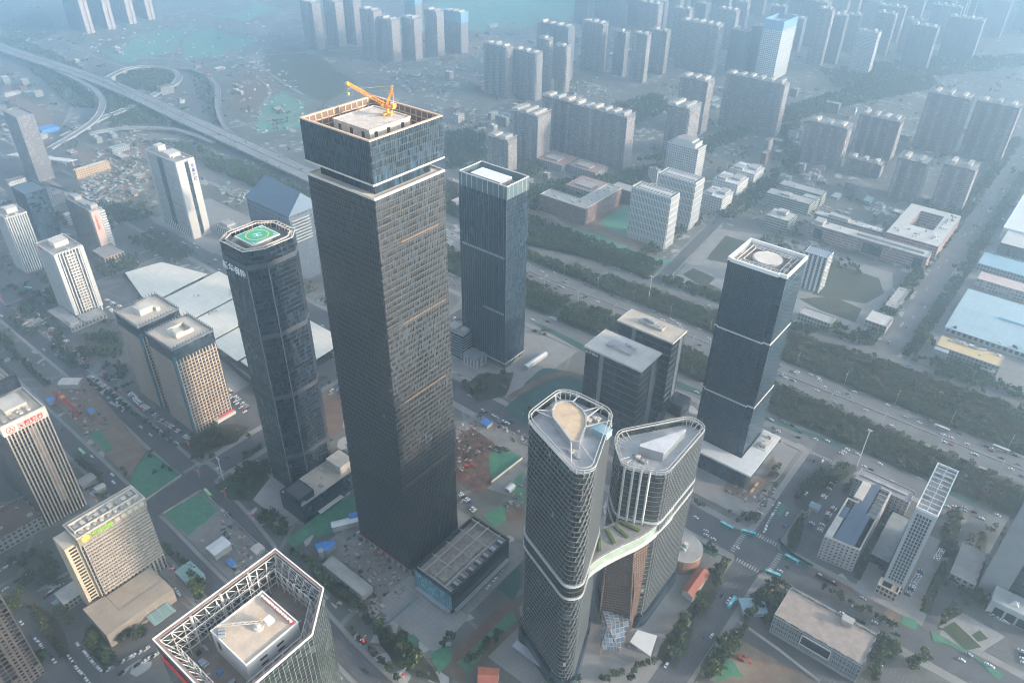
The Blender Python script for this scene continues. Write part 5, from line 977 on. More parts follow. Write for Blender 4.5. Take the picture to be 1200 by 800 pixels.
lowrise('pink roofed dormitory row behind the blue factory hall', ((1145, 326), (1230, 340)), 14, F_APT, plain('pink_roof', (.55, .42, .36), .8), 'dormitory'); lowrise('pale blue roofed workshop behind the dormitory row', ((1146, 308), (1240, 318)), 10, F_LOW, CYANR, 'workshop'); lowrise('dark windowed factory block beside the workshop', ((1172, 284), (1240, 280)), 16, F_DGL, ROOFP, 'factory'); lowrise('white walled factory at the far right edge', ((1176, 266), (1260, 235)), 18, WHITE, ROOFW, 'factory')

# ---------------------------------------------------------------- apartment slabs and towers in the haze
def apartment(label, x0, y0, x1, y1, h, fac=None, group='hazy apartment blocks', balc=True, frame=True, name='apartment_block', rich=True):
    rnd = random.Random(int(abs(x0 + 3 * y0))); fac = fac or F_APT; T = thing(name, label, 'apartment block', (x0 + x1) / 2, (y0 + y1) / 2, 0, group)
    n = max(2, round((x1 - x0) / 9)); pts = []; dx = (x1 - x0) / n
    for k in range(n):
        d = 1.6 if k % 2 else 0; pts += [(x0 + k * dx, y0 + d), (x0 + (k + 1) * dx, y0 + d)]
    for k in range(n):
        d = 1.6 if k % 2 else 0; pts += [(x1 - k * dx, y1 - d), (x1 - (k + 1) * dx, y1 - d)]
    pts = [p for i, p in enumerate(pts) if p != pts[i - 1]]
    m = MB(); m.prism(pts, 0, h, 0, None, 2.9, 3.0, cap=False); m.build('wall', fac, T); m = MB(); m.face([(*p, h) for p in pts]); m.build('roof', ROOFG, T)
    if rich:
        m = MB(); m.ring(rect(x0 - .2, y0 - .2, x1 + .2, y1 + .2), rect(x0 + .6, y0 + .6, x1 - .6, y1 - .6), h + 2.6, h + 3.3, 0, True)
        for k in range(n + 1):
            x = x0 + k * dx
            for y in (y0 + .3, y1 - .3): m.box(min(x, x1 - .6), y - .3, h, min(x, x1 - .6) + .6, y + .3, h + 2.7)
        if frame: m.build('roof_frame', CONC, T)
        if balc:
            for k in range(0, n, 2):
                m = MB(); m.wall((x0 + k * dx + dx * .2, y0 - 1.2), (x0 + k * dx + dx * .8, y0 - 1.2), 3, h - 2, 0, 3.2, 3.0); m.wall((x0 + k * dx + dx * .8, y0 - 1.2), (x0 + k * dx + dx * .8, y0 + .2), 3, h - 2, 0, 3, 3.0); m.wall((x0 + k * dx + dx * .2, y0 + .2), (x0 + k * dx + dx * .2, y0 - 1.2), 3, h - 2, 0, 3, 3.0); m.build('balcony_stack', F_BALC, T)
            m = MB(); m.wall((x1 + 1.0, y0 + 2), (x1 + 1.0, y1 - 2), 3, h - 3, 0, 3.0, 3.0); m.wall((x1 + 1.0, y1 - 2), (x1 - .1, y1 - 2), 3, h - 3); m.wall((x1 - .1, y0 + 2), (x1 + 1.0, y0 + 2), 3, h - 3); m.build('balcony_stack', F_BALC, T)
    for k in range(max(1, n // 2)):
        m = MB(); x = x0 + (k + .5) * (x1 - x0) / max(1, n // 2); m.box(x - 3, y0 + 3, h, x + 3, y1 - 3, h + rnd.uniform(3, 6)); m.build('stair_head', CONC if k % 2 else MC['stained_cream'], T)
    return T
GA = 'apartment slabs of the walled estate'
apartment('lowest grey slab with balcony frames in the estate behind the slate blue tower', -785, 922, -745, 948, 62, F_APT2, GA)
apartment('tall slab with a pink flank left in the estate behind the slate blue tower', -800, 1000, -745, 1040, 82, F_APT2, GA)
apartment('grey slab in the middle of the estate behind the brick building', -788, 1072, -728, 1100, 92, F_APT2, GA); apartment('longest slab at the right end of the estate behind the brick building', -727, 1073, -618, 1102, 90, F_APT2, GA)
apartment('left slab with skeletal roof frame on the tree lined boulevard', -610, 1197, -568, 1240, 84, F_APT2, GA); apartment('middle slab set back on the tree lined boulevard', -655, 1320, -600, 1350, 98, F_APT2, GA); apartment('broad right slab facing the tree lined boulevard', -600, 1398, -486, 1424, 98, F_APT2, GA)
for i, (x0, y0, x1, y1) in enumerate(((-745, 1000, -690, 1050), (-685, 1010, -630, 1050), (-640, 940, -580, 990))):
    block('shop_block', ('red roofed shops below the lowest estate slab', 'red roofed shops below the longest estate slab', 'low shops between the estate and the brick annex')[i], 'shops', x0, y0, x1, y1, 12, F_LOW, plain('pinkish_roof', (.36, .23, .20), .85, var=.2) if i == 0 else MC['pinkish_roof'], 5, 4, 1, ((.2, .2, .7, .6, 2),), 6)
GB = 'paired apartment slabs right of the campus'
for lab, x0, y0, x1, y1, h in (('brown apartment slab nearest the pink courtyard building', -238, 1258, -196, 1290, 65), ('brown apartment slab beside the tree lined road', -175, 1266, -132, 1296, 69), ('short brown block in front of two tall brown slabs', -328, 1322, -272, 1342, 24),
    ('left tall brown slab above the campus', -404, 1316, -338, 1344, 72), ('right tall brown slab above the campus', -350, 1416, -282, 1446, 70), ('left dark slab high on the right side', -272, 1520, -205, 1556, 101), ('right dark slab high on the right side', -196, 1535, -130, 1565, 98)):
    apartment(lab, x0, y0, x1, y1, h, F_APT3, GB)
GC = 'hazy towers behind the estates'
def at(px, py, wd, dp, top, label, fac, grp=GC, **k):
    """tower whose front right foot is seen at pixel (px, py) and whose roof edge reaches row top"""
    x, y = W(px, py); r0 = math.hypot(x, y); h = 95
    for _ in range(30):
        v = RM.T @ np.array([x, y, h - CH]); yy = 400 + CF * v[1] / v[2]
        if yy > top: h += 4
        else: break
    return apartment(label, x - wd, y, x, y + dp, h, fac, grp, **k)
at(593, 116, 62, 22, 58, 'left half of the wide hazy slab above the estate', F_APT2); at(627, 119, 62, 22, 64, 'right half of the wide hazy slab above the estate', F_APT2); at(640, 108, 26, 18, 48, 'slim hazy tower just behind the wide slab', F_APT2); at(661, 112, 28, 18, 57, 'slim hazy tower with a bright flank right of the wide slab', F_APT)
for px, py, top, wd, lab in ((418, 54, 0, 50, 'hazy tower at the left end of the far row'), (442, 71, 14, 48, 'hazy tower second in the far row'), (462, 74, 30, 44, 'lower hazy tower third in the far row'), (487, 72, 36, 40, 'low pale hazy tower fourth in the far row'), (513, 67, 16, 40, 'pale ribbed hazy tower fifth in the far row'), (541, 64, 30, 60, 'hazy tower with a blue screened top ending the far row'), (398, 56, 4, 46, 'hazy tower left of the far row'), (372, 60, 6, 46, 'hazy tower far left above the supertall crane'), (488, 40, 8, 40, 'blue screened hazy tower behind the far row')):
    T = at(px, py, wd, 26, top, lab, F_APT, balc=False)
    if 'blue' in lab: m = MB(); x, y = W(px, py); hh = max(v.co.z for v in T.children[0].data.vertices); m.ring(rect(x - wd - .8, y - .8, x + .8, y + 26.8), rect(x - wd - .3, y - .3, x + .3, y + 26.3), hh - 22, hh + 2, 0, True); m.build('safety_screen', plain('screen_blue', (.16, .30, .42), .7) if 'screen_blue' not in MC else MC['screen_blue'], T)
for px, py, top, lab in ((102, 40, -60, 'leftmost far tower with a pale end wall at the top edge'), (127, 35, -60, 'second far tower with a pale end wall at the top edge'), (152, 29, -60, 'third far tower with a pale end wall at the top edge'), (174, 24, -60, 'rightmost of the four far towers with pale end walls')):
    T = at(px, py, 95, 22, top, lab, F_FARD, 'four far towers at the top left', balc=False); x, y = W(px, py); m = MB(); hh = 120; m.box(x + .1, y + 1, 0, x + 1.2, y + 10, hh); m.box(x + .1, y + 13, 0, x + 1.2, y + 21, hh); m.build('end_wall', plain('pink_end_wall', (.50, .38, .33), .8) if 'pink_end_wall' not in MC else MC['pink_end_wall'], T)
for px, py, top, wd, dp, f, lab in ((663, 96, 33, 85, 26, F_FARD, 'unfinished hazy slab with a dark screened top'), (702, 86, 30, 55, 24, F_APT2, 'hazy slab right of the unfinished one'), (752, 98, 43, 34, 20, F_APT, 'short bright tower left of the wide pink slab'), (729, 90, 46, 30, 18, F_APT2, 'grey tower left of the short bright tower'), (766, 58, 8, 60, 24, F_APT, 'tall hazy tower behind the short bright tower'), (775, 88, 66, 40, 20, F_APT, 'low pale block behind the short bright tower'),
    (833, 88, 32, 96, 30, F_APT, 'wide pinkish slab above the boulevard estate'), (868, 88, 40, 42, 24, F_FARD, 'blue grey tower left of the white gridded tower'), (886, 84, 34, 30, 24, F_FARD, 'blue grey tower touching the white gridded tower'), (1016, 89, 42, 48, 24, F_WHITE, 'pale vertically striped tower in the haze'), (1084, 82, 40, 60, 26, F_FARD, 'left blue slab of the hazy pair at top right'), (1137, 72, 30, 78, 26, F_FARD, 'right blue slab of the hazy pair at top right'),
    (960, 78, 14, 34, 22, F_APT, 'narrow hazy tower behind the white gridded tower'), (978, 76, 20, 34, 22, F_FARD, 'hazy tower left of the pale striped tower'), (1036, 66, 18, 44, 22, F_APT, 'hazy tower behind the pale striped tower'), (1170, 46, 14, 40, 22, F_FAR, 'faint tower at the right with a bright edge'), (800, 70, 12, 40, 22, F_APT2, 'hazy tower between the wide pinkish slab and the tall tower'), (855, 60, 14, 50, 24, F_APT, 'stepped hazy tower behind the wide pinkish slab')):
    at(px, py, wd, dp, top, lab, f, balc=f in (F_APT,))
T = thing('office_tower', 'white gridded tower with a blue screened top in the haze', 'office tower', -650, 1790, 0); x1, y1 = W(905, 95)
m = MB(); m.prism(rect(x1 - 45, y1, x1, y1 + 80), 0, 118, 0, None, 4.6, 4.2, cap=True); m.build('wall', facade('white_gridded', (.66, .66, .64), (.08, .085, .10), .36, .38, .05, .3, 1, 0), T); m = MB(); m.ring(rect(x1 - 45.6, y1 - .6, x1 + .6, y1 + 80.6), rect(x1 - 45.2, y1 - .2, x1 + .2, y1 + 80.2), 108, 128, 0, True); m.build('safety_screen', MC['screen_blue'], T)
# further rows fading out towards the horizon
rr = random.Random(11); cnt = 0; occ = [(o.location.x, o.location.y) for o in bpy.data.objects if o.type == 'EMPTY']
def px_of(x, y, z=0): v = RM.T @ np.array([x, y, z - CH]); return 600 + CF * v[0] / v[2], 400 + CF * v[1] / v[2], v[2]
for gy in range(1600, 4300, 92):
    for gx in range(-1900, 600, 84):
        x, y = gx + rr.uniform(-24, 24), gy + rr.uniform(-26, 26); px, py, dz = px_of(x, y)
        if not (680 < px < 1260 and -90 < py < 84) or rr.random() > .72: continue
        if py > 45 and px < 900: continue
        if px > 1100 and py > 45: continue
        if min((x - a) ** 2 + (y - b) ** 2 for a, b in occ) < 72 ** 2: continue
        wd = rr.uniform(15, 36); apartment('faint apartment tower fading into the haze at the top of the view', x - wd, y - 11, x + wd, y + 11, rr.uniform(75, 115), rr.choice((F_FAR, F_APT, F_FARD)), 'faint towers fading into the haze', balc=False, rich=py > 10, name='apartment_tower'); cnt += 1

FOOT = []
def footprints():
    FOOT.clear()
    for o in bpy.data.objects:
        if o.type == 'EMPTY' and o.get('category') not in ('flyover', 'crane', 'bridge', 'mast', 'bus', 'lorry', 'tree', 'fence', None):
            vs = [tuple(v.co) for ch in o.children if ch.type == 'MESH' for v in ch.data.vertices]
            if vs: xs, ys, _ = zip(*vs); l = o.location; FOOT.append((min(xs) + l.x, min(ys) + l.y, max(xs) + l.x, max(ys) + l.y))
def free(x, y, r):
    for a, b, c, d in FOOT:
        if a - r < x < c + r and b - r < y < d + r: return False
    for pts, w_ in ROADS:
        for (x0, y0), (x1, y1) in zip(pts[:-1], pts[1:]):
            dx, dy = x1 - x0, y1 - y0; t = max(0, min(1, ((x - x0) * dx + (y - y0) * dy) / (dx * dx + dy * dy + 1e-9)))
            if (x - x0 - t * dx) ** 2 + (y - y0 - t * dy) ** 2 < (w_ / 2 + r) ** 2: return False
    return True
footprints(); rq = random.Random(77); nlow = 0
ZONES = [((-1560, 240, -1100, 440), 20, 'far left of the avenue', 10), ((-1500, 470, -1100, 600), 14, 'far left of the avenue', 10), ((-930, 470, -700, 596), 12, 'between the white tower and the ring road', 9), ((-880, 770, -640, 980), 12, 'behind the supertall tower', 9), ((-1000, 1000, -820, 1250), 14, 'left of the walled estate', 10), ((-60, 1020, 260, 1600), 34, 'in the works beside the tree lined road', 12), ((-320, 1190, -120, 1255), 5, 'between the campus and the brown slabs', 9), ((-560, 1020, -470, 1090), 6, 'behind the gridded office pair', 12), ((-470, 1230, -410, 1500), 8, 'along the boulevard', 12), ((-400, 1180, -330, 1310), 8, 'above the campus wings', 9), ((-740, 1480, -200, 1700), 26, 'at the foot of the hazy towers', 10), ((-1500, 1250, -1000, 1800), 40, 'in the hazy quarter above the crane', 9), ((-100, 1600, 300, 2400), 30, 'far along the tree lined road', 11), ((-2100, 780, -1300, 1000), 12, 'in the fields beyond the interchange', 8), ((-2300, 400, -1600, 640), 16, 'left of the interchange', 9)]
for (x0, y0, x1, y1), n, where, hm_ in ZONES:
    k = t = 0
    while k < n and t < n * 30:
        t += 1; x, y = rq.uniform(x0, x1), rq.uniform(y0, y1); a, b = (rq.uniform(9, 30), rq.uniform(7, 14)) if rq.random() < .6 else (rq.uniform(7, 13), rq.uniform(12, 34)); q = px_of(x, y)
        if not (-30 < q[0] < 1230 and -20 < q[1] < 820) or not free(x, y, max(a, b) * .75 + 3): continue
        T = thing('low_building', 'low flat roofed building ' + where, 'building', x, y, 0, 'low buildings ' + where); h = rq.uniform(4, hm_) if rq.random() < .7 else rq.uniform(hm_, hm_ * 2); P = rect(x - a / 2, y - b / 2, x + a / 2, y + b / 2)
        m = MB(); m.prism(P, 0, h, 0, None, 3.4, 3.4, cap=False); m.build('wall', rq.choice((F_LOW, F_APT2, F_BRICK, F_WHITE)), T); m = MB(); m.face([(*p, h - .3) for p in P]); m.ring(inset(P, -.2), inset(P, .35), h - .4, h + .4, 0)
        if a > 12: c_ = rq.uniform(-.2, .2) * a; m.box(x + c_ - 2, y - 2, h - .3, x + c_ + 2, y + 2, h + 2.2)
        m.build('roof', rq.choice((CONC, ROOFG, ROOFP, CONC, TEALR, MC['mauve_roof'], REDR if rq.random() < .3 else CONCD)), T); FOOT.append((x - a / 2, y - b / 2, x + a / 2, y + b / 2)); k += 1

# ---------------------------------------------------------------- elevated ring road and its ramps
DECK = road_mat('pale_carriageway', (.23, .225, .225))
def flyover(name, label, pts, width, mat=DECK, piers=40, smo=True):
    if smo: pts = smooth(pts, 7)
    P2 = [(p[0], p[1]) for p in pts]; L, Rr = offset_line(P2, width / 2), offset_line(P2, -width / 2); T = thing(name, label, 'flyover', P2[len(P2) // 2][0], P2[len(P2) // 2][1]); m = MB(); e = MB(); s = 0
    for i in range(len(pts) - 1):
        z0, z1 = pts[i][2], pts[i + 1][2]; d = math.hypot(P2[i + 1][0] - P2[i][0], P2[i + 1][1] - P2[i][1])
        m.face([(*Rr[i], z0), (*Rr[i + 1], z1), (*L[i + 1], z1), (*L[i], z0)], 0, [(-width / 2, s), (-width / 2, s + d), (width / 2, s + d), (width / 2, s)]); s += d
        for A_, B_, sg in ((Rr[i], Rr[i + 1], 1), (L[i], L[i + 1], -1)):
            m.face([(*A_, z0 - 1.8), (*B_, z1 - 1.8), (*B_, z1 - .03), (*A_, z0 - .03)], 1); e.face([(*A_, z0 - .6), (*B_, z1 - .6), (*B_, z1 + 1.1), (*A_, z0 + 1.1)])
            a2, b2 = [Vector(q).lerp(Vector(P2[k]), .8 / width) for q, k in ((A_, i), (B_, i + 1))]
            e.face([(*A_, z0 + 1.1), (*B_, z1 + 1.1), (*b2, z1 + 1.1), (*a2, z0 + 1.1)]); e.face([(*a2, z0), (*b2, z1), (*b2, z1 + 1.1), (*a2, z0 + 1.1)])
        m.face([(*Rr[i], z0 - 1.8), (*L[i], z0 - 1.8), (*L[i + 1], z1 - 1.8), (*Rr[i + 1], z1 - 1.8)], 1)
    m.build('deck', [mat, CONC], T); e.build('parapet', plain('parapet_pale', (.36, .36, .36), .8), T)
    acc = 0
    for i in range(1, len(pts) - 1):
        acc += math.hypot(P2[i][0] - P2[i - 1][0], P2[i][1] - P2[i - 1][1])
        if acc > piers and pts[i][2] > 3.5:
            acc = 0; m = MB(); m.box(P2[i][0] - 1.2, P2[i][1] - width * .3, 0, P2[i][0] + 1.2, P2[i][1] + width * .3, pts[i][2] - 1.9); m.build('pier', CONC, T)
    return T
def px3(l): return [(*W(a, b, z), z) for a, b, z in l]
T = flyover('elevated_ring_road', 'wide elevated ring road running diagonally to the interchange at upper left', [(-3300, 690, 9), (-2600, 720, 10), (-2150, 727, 11), (-1690, 742, 12), (-1340, 724, 11), (-988, 706, 9), (-800, 701, 4), (-655, 700, .35)], 36)
m = MB()
LP = smooth([(-3300, 690, 9), (-2600, 720, 10), (-2150, 727, 11), (-1690, 742, 12), (-1340, 724, 11), (-988, 706, 9), (-800, 701, 4), (-655, 700, .35)], 7)
for i in range(len(LP) - 1):
    a, b = LP[i], LP[i + 1]; m.face([(a[0], a[1] - .4, a[2] + .9), (b[0], b[1] - .4, b[2] + .9), (b[0], b[1] + .4, b[2] + .9), (a[0], a[1] + .4, a[2] + .9)]); m.face([(a[0], a[1] - .4, a[2]), (b[0], b[1] - .4, b[2]), (b[0], b[1] - .4, b[2] + .9), (a[0], a[1] - .4, a[2] + .9)])
m.build('median_barrier', KERB, T)
flyover('interchange_ramp', 'loop ramp curling through the interchange and passing under the ring road', px3([(74, 160, 4), (108, 143, 6), (152, 126, 6), (176, 113, 6), (202, 100, 7), (210, 90, 8), (202, 82, 9), (180, 78, 10), (152, 80, 11), (132, 88, 12), (126, 93, 12), (131, 98, 12), (152, 109, 12)]), 14)
flyover('interchange_ramp', 'curved ramp descending from the ring road to the toll plaza', px3([(70, 84, 11.5), (90, 93, 12), (112, 106, 12), (120, 118, 11), (118, 130, 10), (108, 143, 9), (86, 158, 6), (58, 174, 2)]), 12)
flyover('interchange_ramp', 'long ramp joining the ring road from the fields beyond', px3([(206, 79, 7), (226, 81, 7), (242, 88, 7), (254, 100, 7), (255, 120, 7), (258, 135, 8), (268, 153, 9), (295, 171, 9), (335, 190, 9), (362, 204, 8)]), 11)
flyover('interchange_ramp', 'low slip road curving below the ring road toward the avenue', px3([(105, 157, 4), (130, 152, 4), (160, 150, 5), (200, 151, 6), (228, 158, 7), (250, 167, 7)]), 10)
road([W(*p) for p in ((150, 138), (175, 160), (200, 174), (248, 194), (312, 236), (340, 262))], 16, ASPH2, smo=True)
road([W(*p) for p in ((0, 268), (40, 258), (90, 250), (150, 236), (175, 234))], 8, LOT, smo=True)

# ---------------------------------------------------------------- vehicles
def car_mesh(name, paint, L=4.6, B=1.9, H=1.5, van=False):
    m = MB(); b = B / 2; prof = [(-L / 2, .35), (-L / 2, .95), (-L * .36, 1.0), (-L * .26, H), (L * .12, H), (L * .28, .98), (L / 2, .82), (L / 2, .35)] if not van else [(-L / 2, .35), (-L / 2, H), (L * .30, H), (L * .44, 1.15), (L / 2, 1.0), (L / 2, .35)]
    n = len(prof)
    for i in range(n):
        j = (i + 1) % n; (x0, z0), (x1, z1) = prof[i], prof[j]; up0, up1 = (.78 if z0 > 1.2 else 1), (.78 if z1 > 1.2 else 1)
        gl = (not van and i in (2, 4)) or (van and i == 2)
        m.face([(x0, -b * up0, z0), (x0, b * up0, z0), (x1, b * up1, z1), (x1, -b * up1, z1)], 1 if gl else 0)
    for s in (-1, 1):
        p = [(x, s * b * (.78 if z > 1.2 else 1), z) for x, z in prof]; m.face(p if s < 0 else p[::-1], 0)
        if not van: q = [(-L * .33, s * b * .96, 1.03), (L * .24, s * b * .96, 1.03), (L * .11, s * b * .80, H - .06), (-L * .25, s * b * .80, H - .06)]; m.face([(x, y + s * .03, z) for x, y, z in (q if s < 0 else q[::-1])], 1)
        for wx in (-L * .3, L * .3):
            c = [(wx + .34 * math.cos(t), s * (b + .02), .34 + .34 * math.sin(t)) for t in np.linspace(0, 6.2832, 9)[:-1]]; m.face(c if s < 0 else c[::-1], 2)
    return m.mesh(name, [paint, GLASSD, BLACK])
def paint(n, c): return plain('car_paint_' + n, c, .3, .1, var=.06)
CARS = {n: car_mesh('car_' + n, paint(n, c)) for n, c in (('white', (.74, .74, .73)), ('silver', (.42, .43, .45)), ('black', (.018, .018, .02)), ('dark grey', (.09, .09, .10)), ('red', (.35, .03, .03)), ('blue', (.04, .10, .30)), ('brown', (.14, .09, .07)))}
VAN = car_mesh('van_white', CARS['white'].materials[0], 5.6, 2.1, 2.3, True)
spots = []
def colour():
    r = random.random(); return 'white' if r < .50 else 'silver' if r < .64 else 'black' if r < .80 else 'dark grey' if r < .90 else 'red' if r < .94 else 'blue' if r < .97 else 'brown'
def parked(p, q, n, face, where, skip=.15, jit=.25):
    a, b = W(*p), W(*q)
    for i in range(n):
        if random.random() < skip: continue
        t = (i + .5) / n; spots.append((a[0] + (b[0] - a[0]) * t + random.uniform(-jit, jit), a[1] + (b[1] - a[1]) * t + random.uniform(-jit, jit), R(90 if face == 'y' else 0) + random.choice((0, math.pi)) + random.uniform(-.04, .04) if isinstance(face, str) else math.atan2(b[1] - a[1], b[0] - a[0]) + random.choice((0, math.pi)) + random.uniform(-.05, .05), colour(), 'parked ' + where, .18))
def moving(x0, x1, ys, n, where, axis='x', z=.2):
    for _ in range(n):
        k = random.randrange(len(ys)); s = random.uniform(x0, x1); rot = (0 if k >= len(ys) / 2 else math.pi) + (R(90) if axis == 'y' else 0)
        p = (s, ys[k]) if axis == 'x' else (ys[k], s); spots.append((*p, rot, colour(), 'driving ' + where, z))
HOTEL = 'in the lanes round the hotel'; TW = 'in the car park of the twin grid towers'; RIB = 'in the car park by the white ribbed tower'; CT = 'in the yards of the court building'
parked((58, 695), (73, 685), 8, 'y', HOTEL, 0); parked((52, 700), (66, 690), 6, 'y', HOTEL, .3); parked((88, 752), (120, 788), 15, -40, HOTEL, .1); parked((78, 766), (104, 800), 12, -40, HOTEL, .2); parked((120, 788), (174, 759), 16, 'y', HOTEL, .1); parked((130, 795), (186, 766), 12, 'y', HOTEL, .4); parked((40, 712), (72, 772), 14, -40, HOTEL, .15); parked((24, 728), (66, 776), 12, -40, HOTEL, .3); parked((2, 668), (18, 659), 5, 'y', HOTEL, .1); parked((18, 682), (36, 672), 5, 'y', HOTEL, .3); parked((200, 664), (214, 676), 6, 'x', HOTEL, .1); parked((206, 690), (212, 700), 4, 'x', HOTEL, .1); parked((100, 690), (90, 700), 5, 'x', HOTEL, .2)
parked((84, 556), (96, 572), 5, 'y', 'beside the bank tower', .1); parked((102, 572), (114, 580), 6, 'y', 'beside the bank tower', .1); parked((112, 566), (120, 572), 4, 'y', 'beside the bank tower', .2)
parked((118, 450), (152, 478), 20, 'y', TW, .1); parked((112, 452), (146, 482), 18, 'y', TW, .15); parked((152, 462), (172, 480), 14, 'y', TW, .1); parked((192, 494), (222, 514), 16, 'y', TW, .08); parked((182, 502), (208, 522), 15, 'y', TW, .08); parked((104, 440), (120, 452), 9, 'y', TW, .2); parked((116, 432), (134, 446), 8, 'y', TW, .25); parked((150, 458), (190, 494), 16, 'y', TW, .4); parked((262, 452), (292, 480), 14, 'y', 'along the exhibition hall', .12); parked((266, 460), (288, 484), 10, 'y', 'along the exhibition hall', .3)
parked((60, 403), (76, 418), 11, 'y', RIB, .1); parked((64, 392), (82, 402), 9, 'y', RIB, .1); parked((88, 410), (104, 424), 10, 'y', RIB, .1); parked((42, 372), (64, 388), 12, 'y', RIB, .1); parked((30, 378), (42, 390), 8, 'y', RIB, .1); parked((36, 364), (56, 376), 10, 'y', RIB, .2); parked((122, 350), (142, 360), 10, 'y', 'in the car park behind the twin grid towers', .1); parked((124, 358), (136, 368), 7, 'y', 'in the car park behind the twin grid towers', .2); parked((20, 372), (40, 392), 10, 'y', RIB, .4)
parked((972, 572), (980, 560), 6, 'x', CT, .05); parked((964, 584), (972, 572), 6, 'x', CT, .05); parked((968, 606), (978, 594), 7, 'x', CT, .1); parked((960, 622), (968, 608), 7, 'x', CT, .1); parked((943, 625), (952, 612), 6, 'x', CT, .2); parked((1070, 684), (1080, 668), 9, 'x', CT, .1); parked((1062, 698), (1070, 686), 7, 'x', CT, .1); parked((1096, 656), (1104, 644), 6, 'x', CT, .1); parked((1030, 668), (1040, 662), 2, 'x', CT, 0)
parked((900, 612), (912, 592), 9, 'y', 'at the kerb of the cross street', .05); parked((896, 624), (900, 612), 3, 'y', 'at the kerb of the cross street', 0); parked((1158, 718), (1180, 730), 7, 'x', 'before the grey lettered tower', .05); parked((1196, 760), (1200, 780), 4, 'x', 'before the grey lettered tower', .1); parked((985, 718), (1016, 732), 9, 'x', 'beside the low louvred block', .2); parked((1026, 782), (1034, 776), 3, 'x', 'under the trees by the low louvred block', 0)
parked((800, 742), (812, 722), 6, 'y', 'at the kerb beside the lattice towers', .1); parked((782, 780), (798, 752), 7, 'y', 'at the kerb beside the lattice towers', .2); parked((850, 710), (860, 694), 5, 'y', 'at the kerb beside the lattice towers', .2); parked((570, 690), (606, 652), 9, 'y', 'beside the sunken podium', .35); parked((538, 578), (552, 590), 6, 'y', 'beside the tallest tower site', .1); parked((540, 586), (560, 602), 7, 'y', 'beside the tallest tower site', .25); parked((548, 642), (556, 648), 3, 'x', 'beside the tallest tower site', 0); parked((574, 524), (612, 545), 12, 'x', 'along the road behind the tallest tower', .5); parked((404, 634), (424, 622), 6, 'y', 'beside the tallest tower site', .2); parked((560, 478), (618, 508), 14, 'x', 'along the road behind the tallest tower', .35)
moving(-560, 250, (141.5, 144.6, 148.5, 152), 44, 'on the near avenue', z=.25); moving(-520, 250, (171, 174.5, 178), 18, 'on the near avenue') ; moving(-1050, -560, (155, 159, 163, 213, 217), 34, 'on the far part of the avenue')
moving(-1100, 250, (440, 444, 448, 452, 456, 460), 95, 'on the middle avenue'); moving(-900, 250, (604, 608, 612, 616, 621), 90, 'on the service road'); moving(-640, 400, (684, 688, 692, 703, 707, 711, 715), 190, 'on the ring road'); moving(100, 420, (-105, -101, -95, -91), 10, 'on the cross street', 'y'); moving(470, 600, (-105, -101, -95, -91), 8, 'on the cross street', 'y'); moving(-40, 590, (-527, -523, -517, -513), 22, 'on the west street', 'y'); moving(140, 690, (-948, -944, -936, -932), 24, 'on the far west street', 'y')
moving(-540, 450, (772, 800), 6, 'on the far service road') ; moving(820, 1700, (-111, -107, -101, -97), 34, 'on the tree lined road', 'y'); moving(800, 1450, (-404, -400), 12, 'on the campus road', 'y')
for _ in range(260):
    i = random.randrange(len(LP) - 1); t = random.random(); a, b = LP[i], LP[i + 1]; k = random.choice((-14, -10.5, -7, -3.5, 4, 7.5, 11, 14.5))
    spots.append((a[0] + (b[0] - a[0]) * t, a[1] + (b[1] - a[1]) * t + k, math.atan2(b[1] - a[1], b[0] - a[0]) + (math.pi if k > 0 else 0), colour(), 'driving on the elevated ring road', a[2] + (b[2] - a[2]) * t + .05))
for _ in range(130): px, py = random.uniform(1012, 1060), random.uniform(241, 256); spots.append((*W(px, py), random.choice((0, 1.57)), 'white', 'parked in the campus car park', .1)) if abs((py - 241) - (px - 1012) * .25) < 5 else None
spots = [s for s in spots if s]
def inview(x, y, z=0, mg=20): a, b, c = px_of(x, y, z); return c > 0 and -mg < a < 1200 + mg and -mg < b < 800 + mg
spots = [s for s in spots if inview(s[0], s[1], s[5])]
OCC = []                                                             # what stands in front of what: footprints of the tall buildings
for o in bpy.data.objects:
    if o.type == 'EMPTY' and o.get('category') in ('skyscraper', 'office tower', 'office', 'hotel', 'bank', 'podium') and len(o.children):
        vs = [tuple(v.co) for ch in o.children if ch.type == 'MESH' and ch.name.split('.')[0] in ('wall', 'curtain_wall', 'crown_wall', 'narrow_grid_wall', 'lattice_glass', 'glass_wall', 'glass_head') for v in ch.data.vertices]
        if vs: l = o.location; xs, ys, zs = zip(*vs); OCC.append((min(xs) + l.x, max(xs) + l.x, min(ys) + l.y, max(ys) + l.y, max(zs)))
def hidden(x, y, z=1.0):
    for (a, b, c, d, h) in OCC:
        t0, t1 = 0.0, 1.0; ok = True
        for (s, e, lo, hi) in ((0, x, a, b), (0, y, c, d), (CH, z, -1, h)):
            dd = e - s
            if abs(dd) < 1e-6: ok = lo <= s <= hi
            else:
                u, v = (lo - s) / dd, (hi - s) / dd; u, v = min(u, v), max(u, v); t0, t1 = max(t0, u), min(t1, v)
            if not ok or t0 > t1: ok = False; break
        if ok: return True
    return False
spots = [s for s in spots if not hidden(s[0], s[1])]
spots.sort(key=lambda s: s[0] ** 2 + s[1] ** 2 + (CH - s[5]) ** 2)
far = MB(); NC = 285
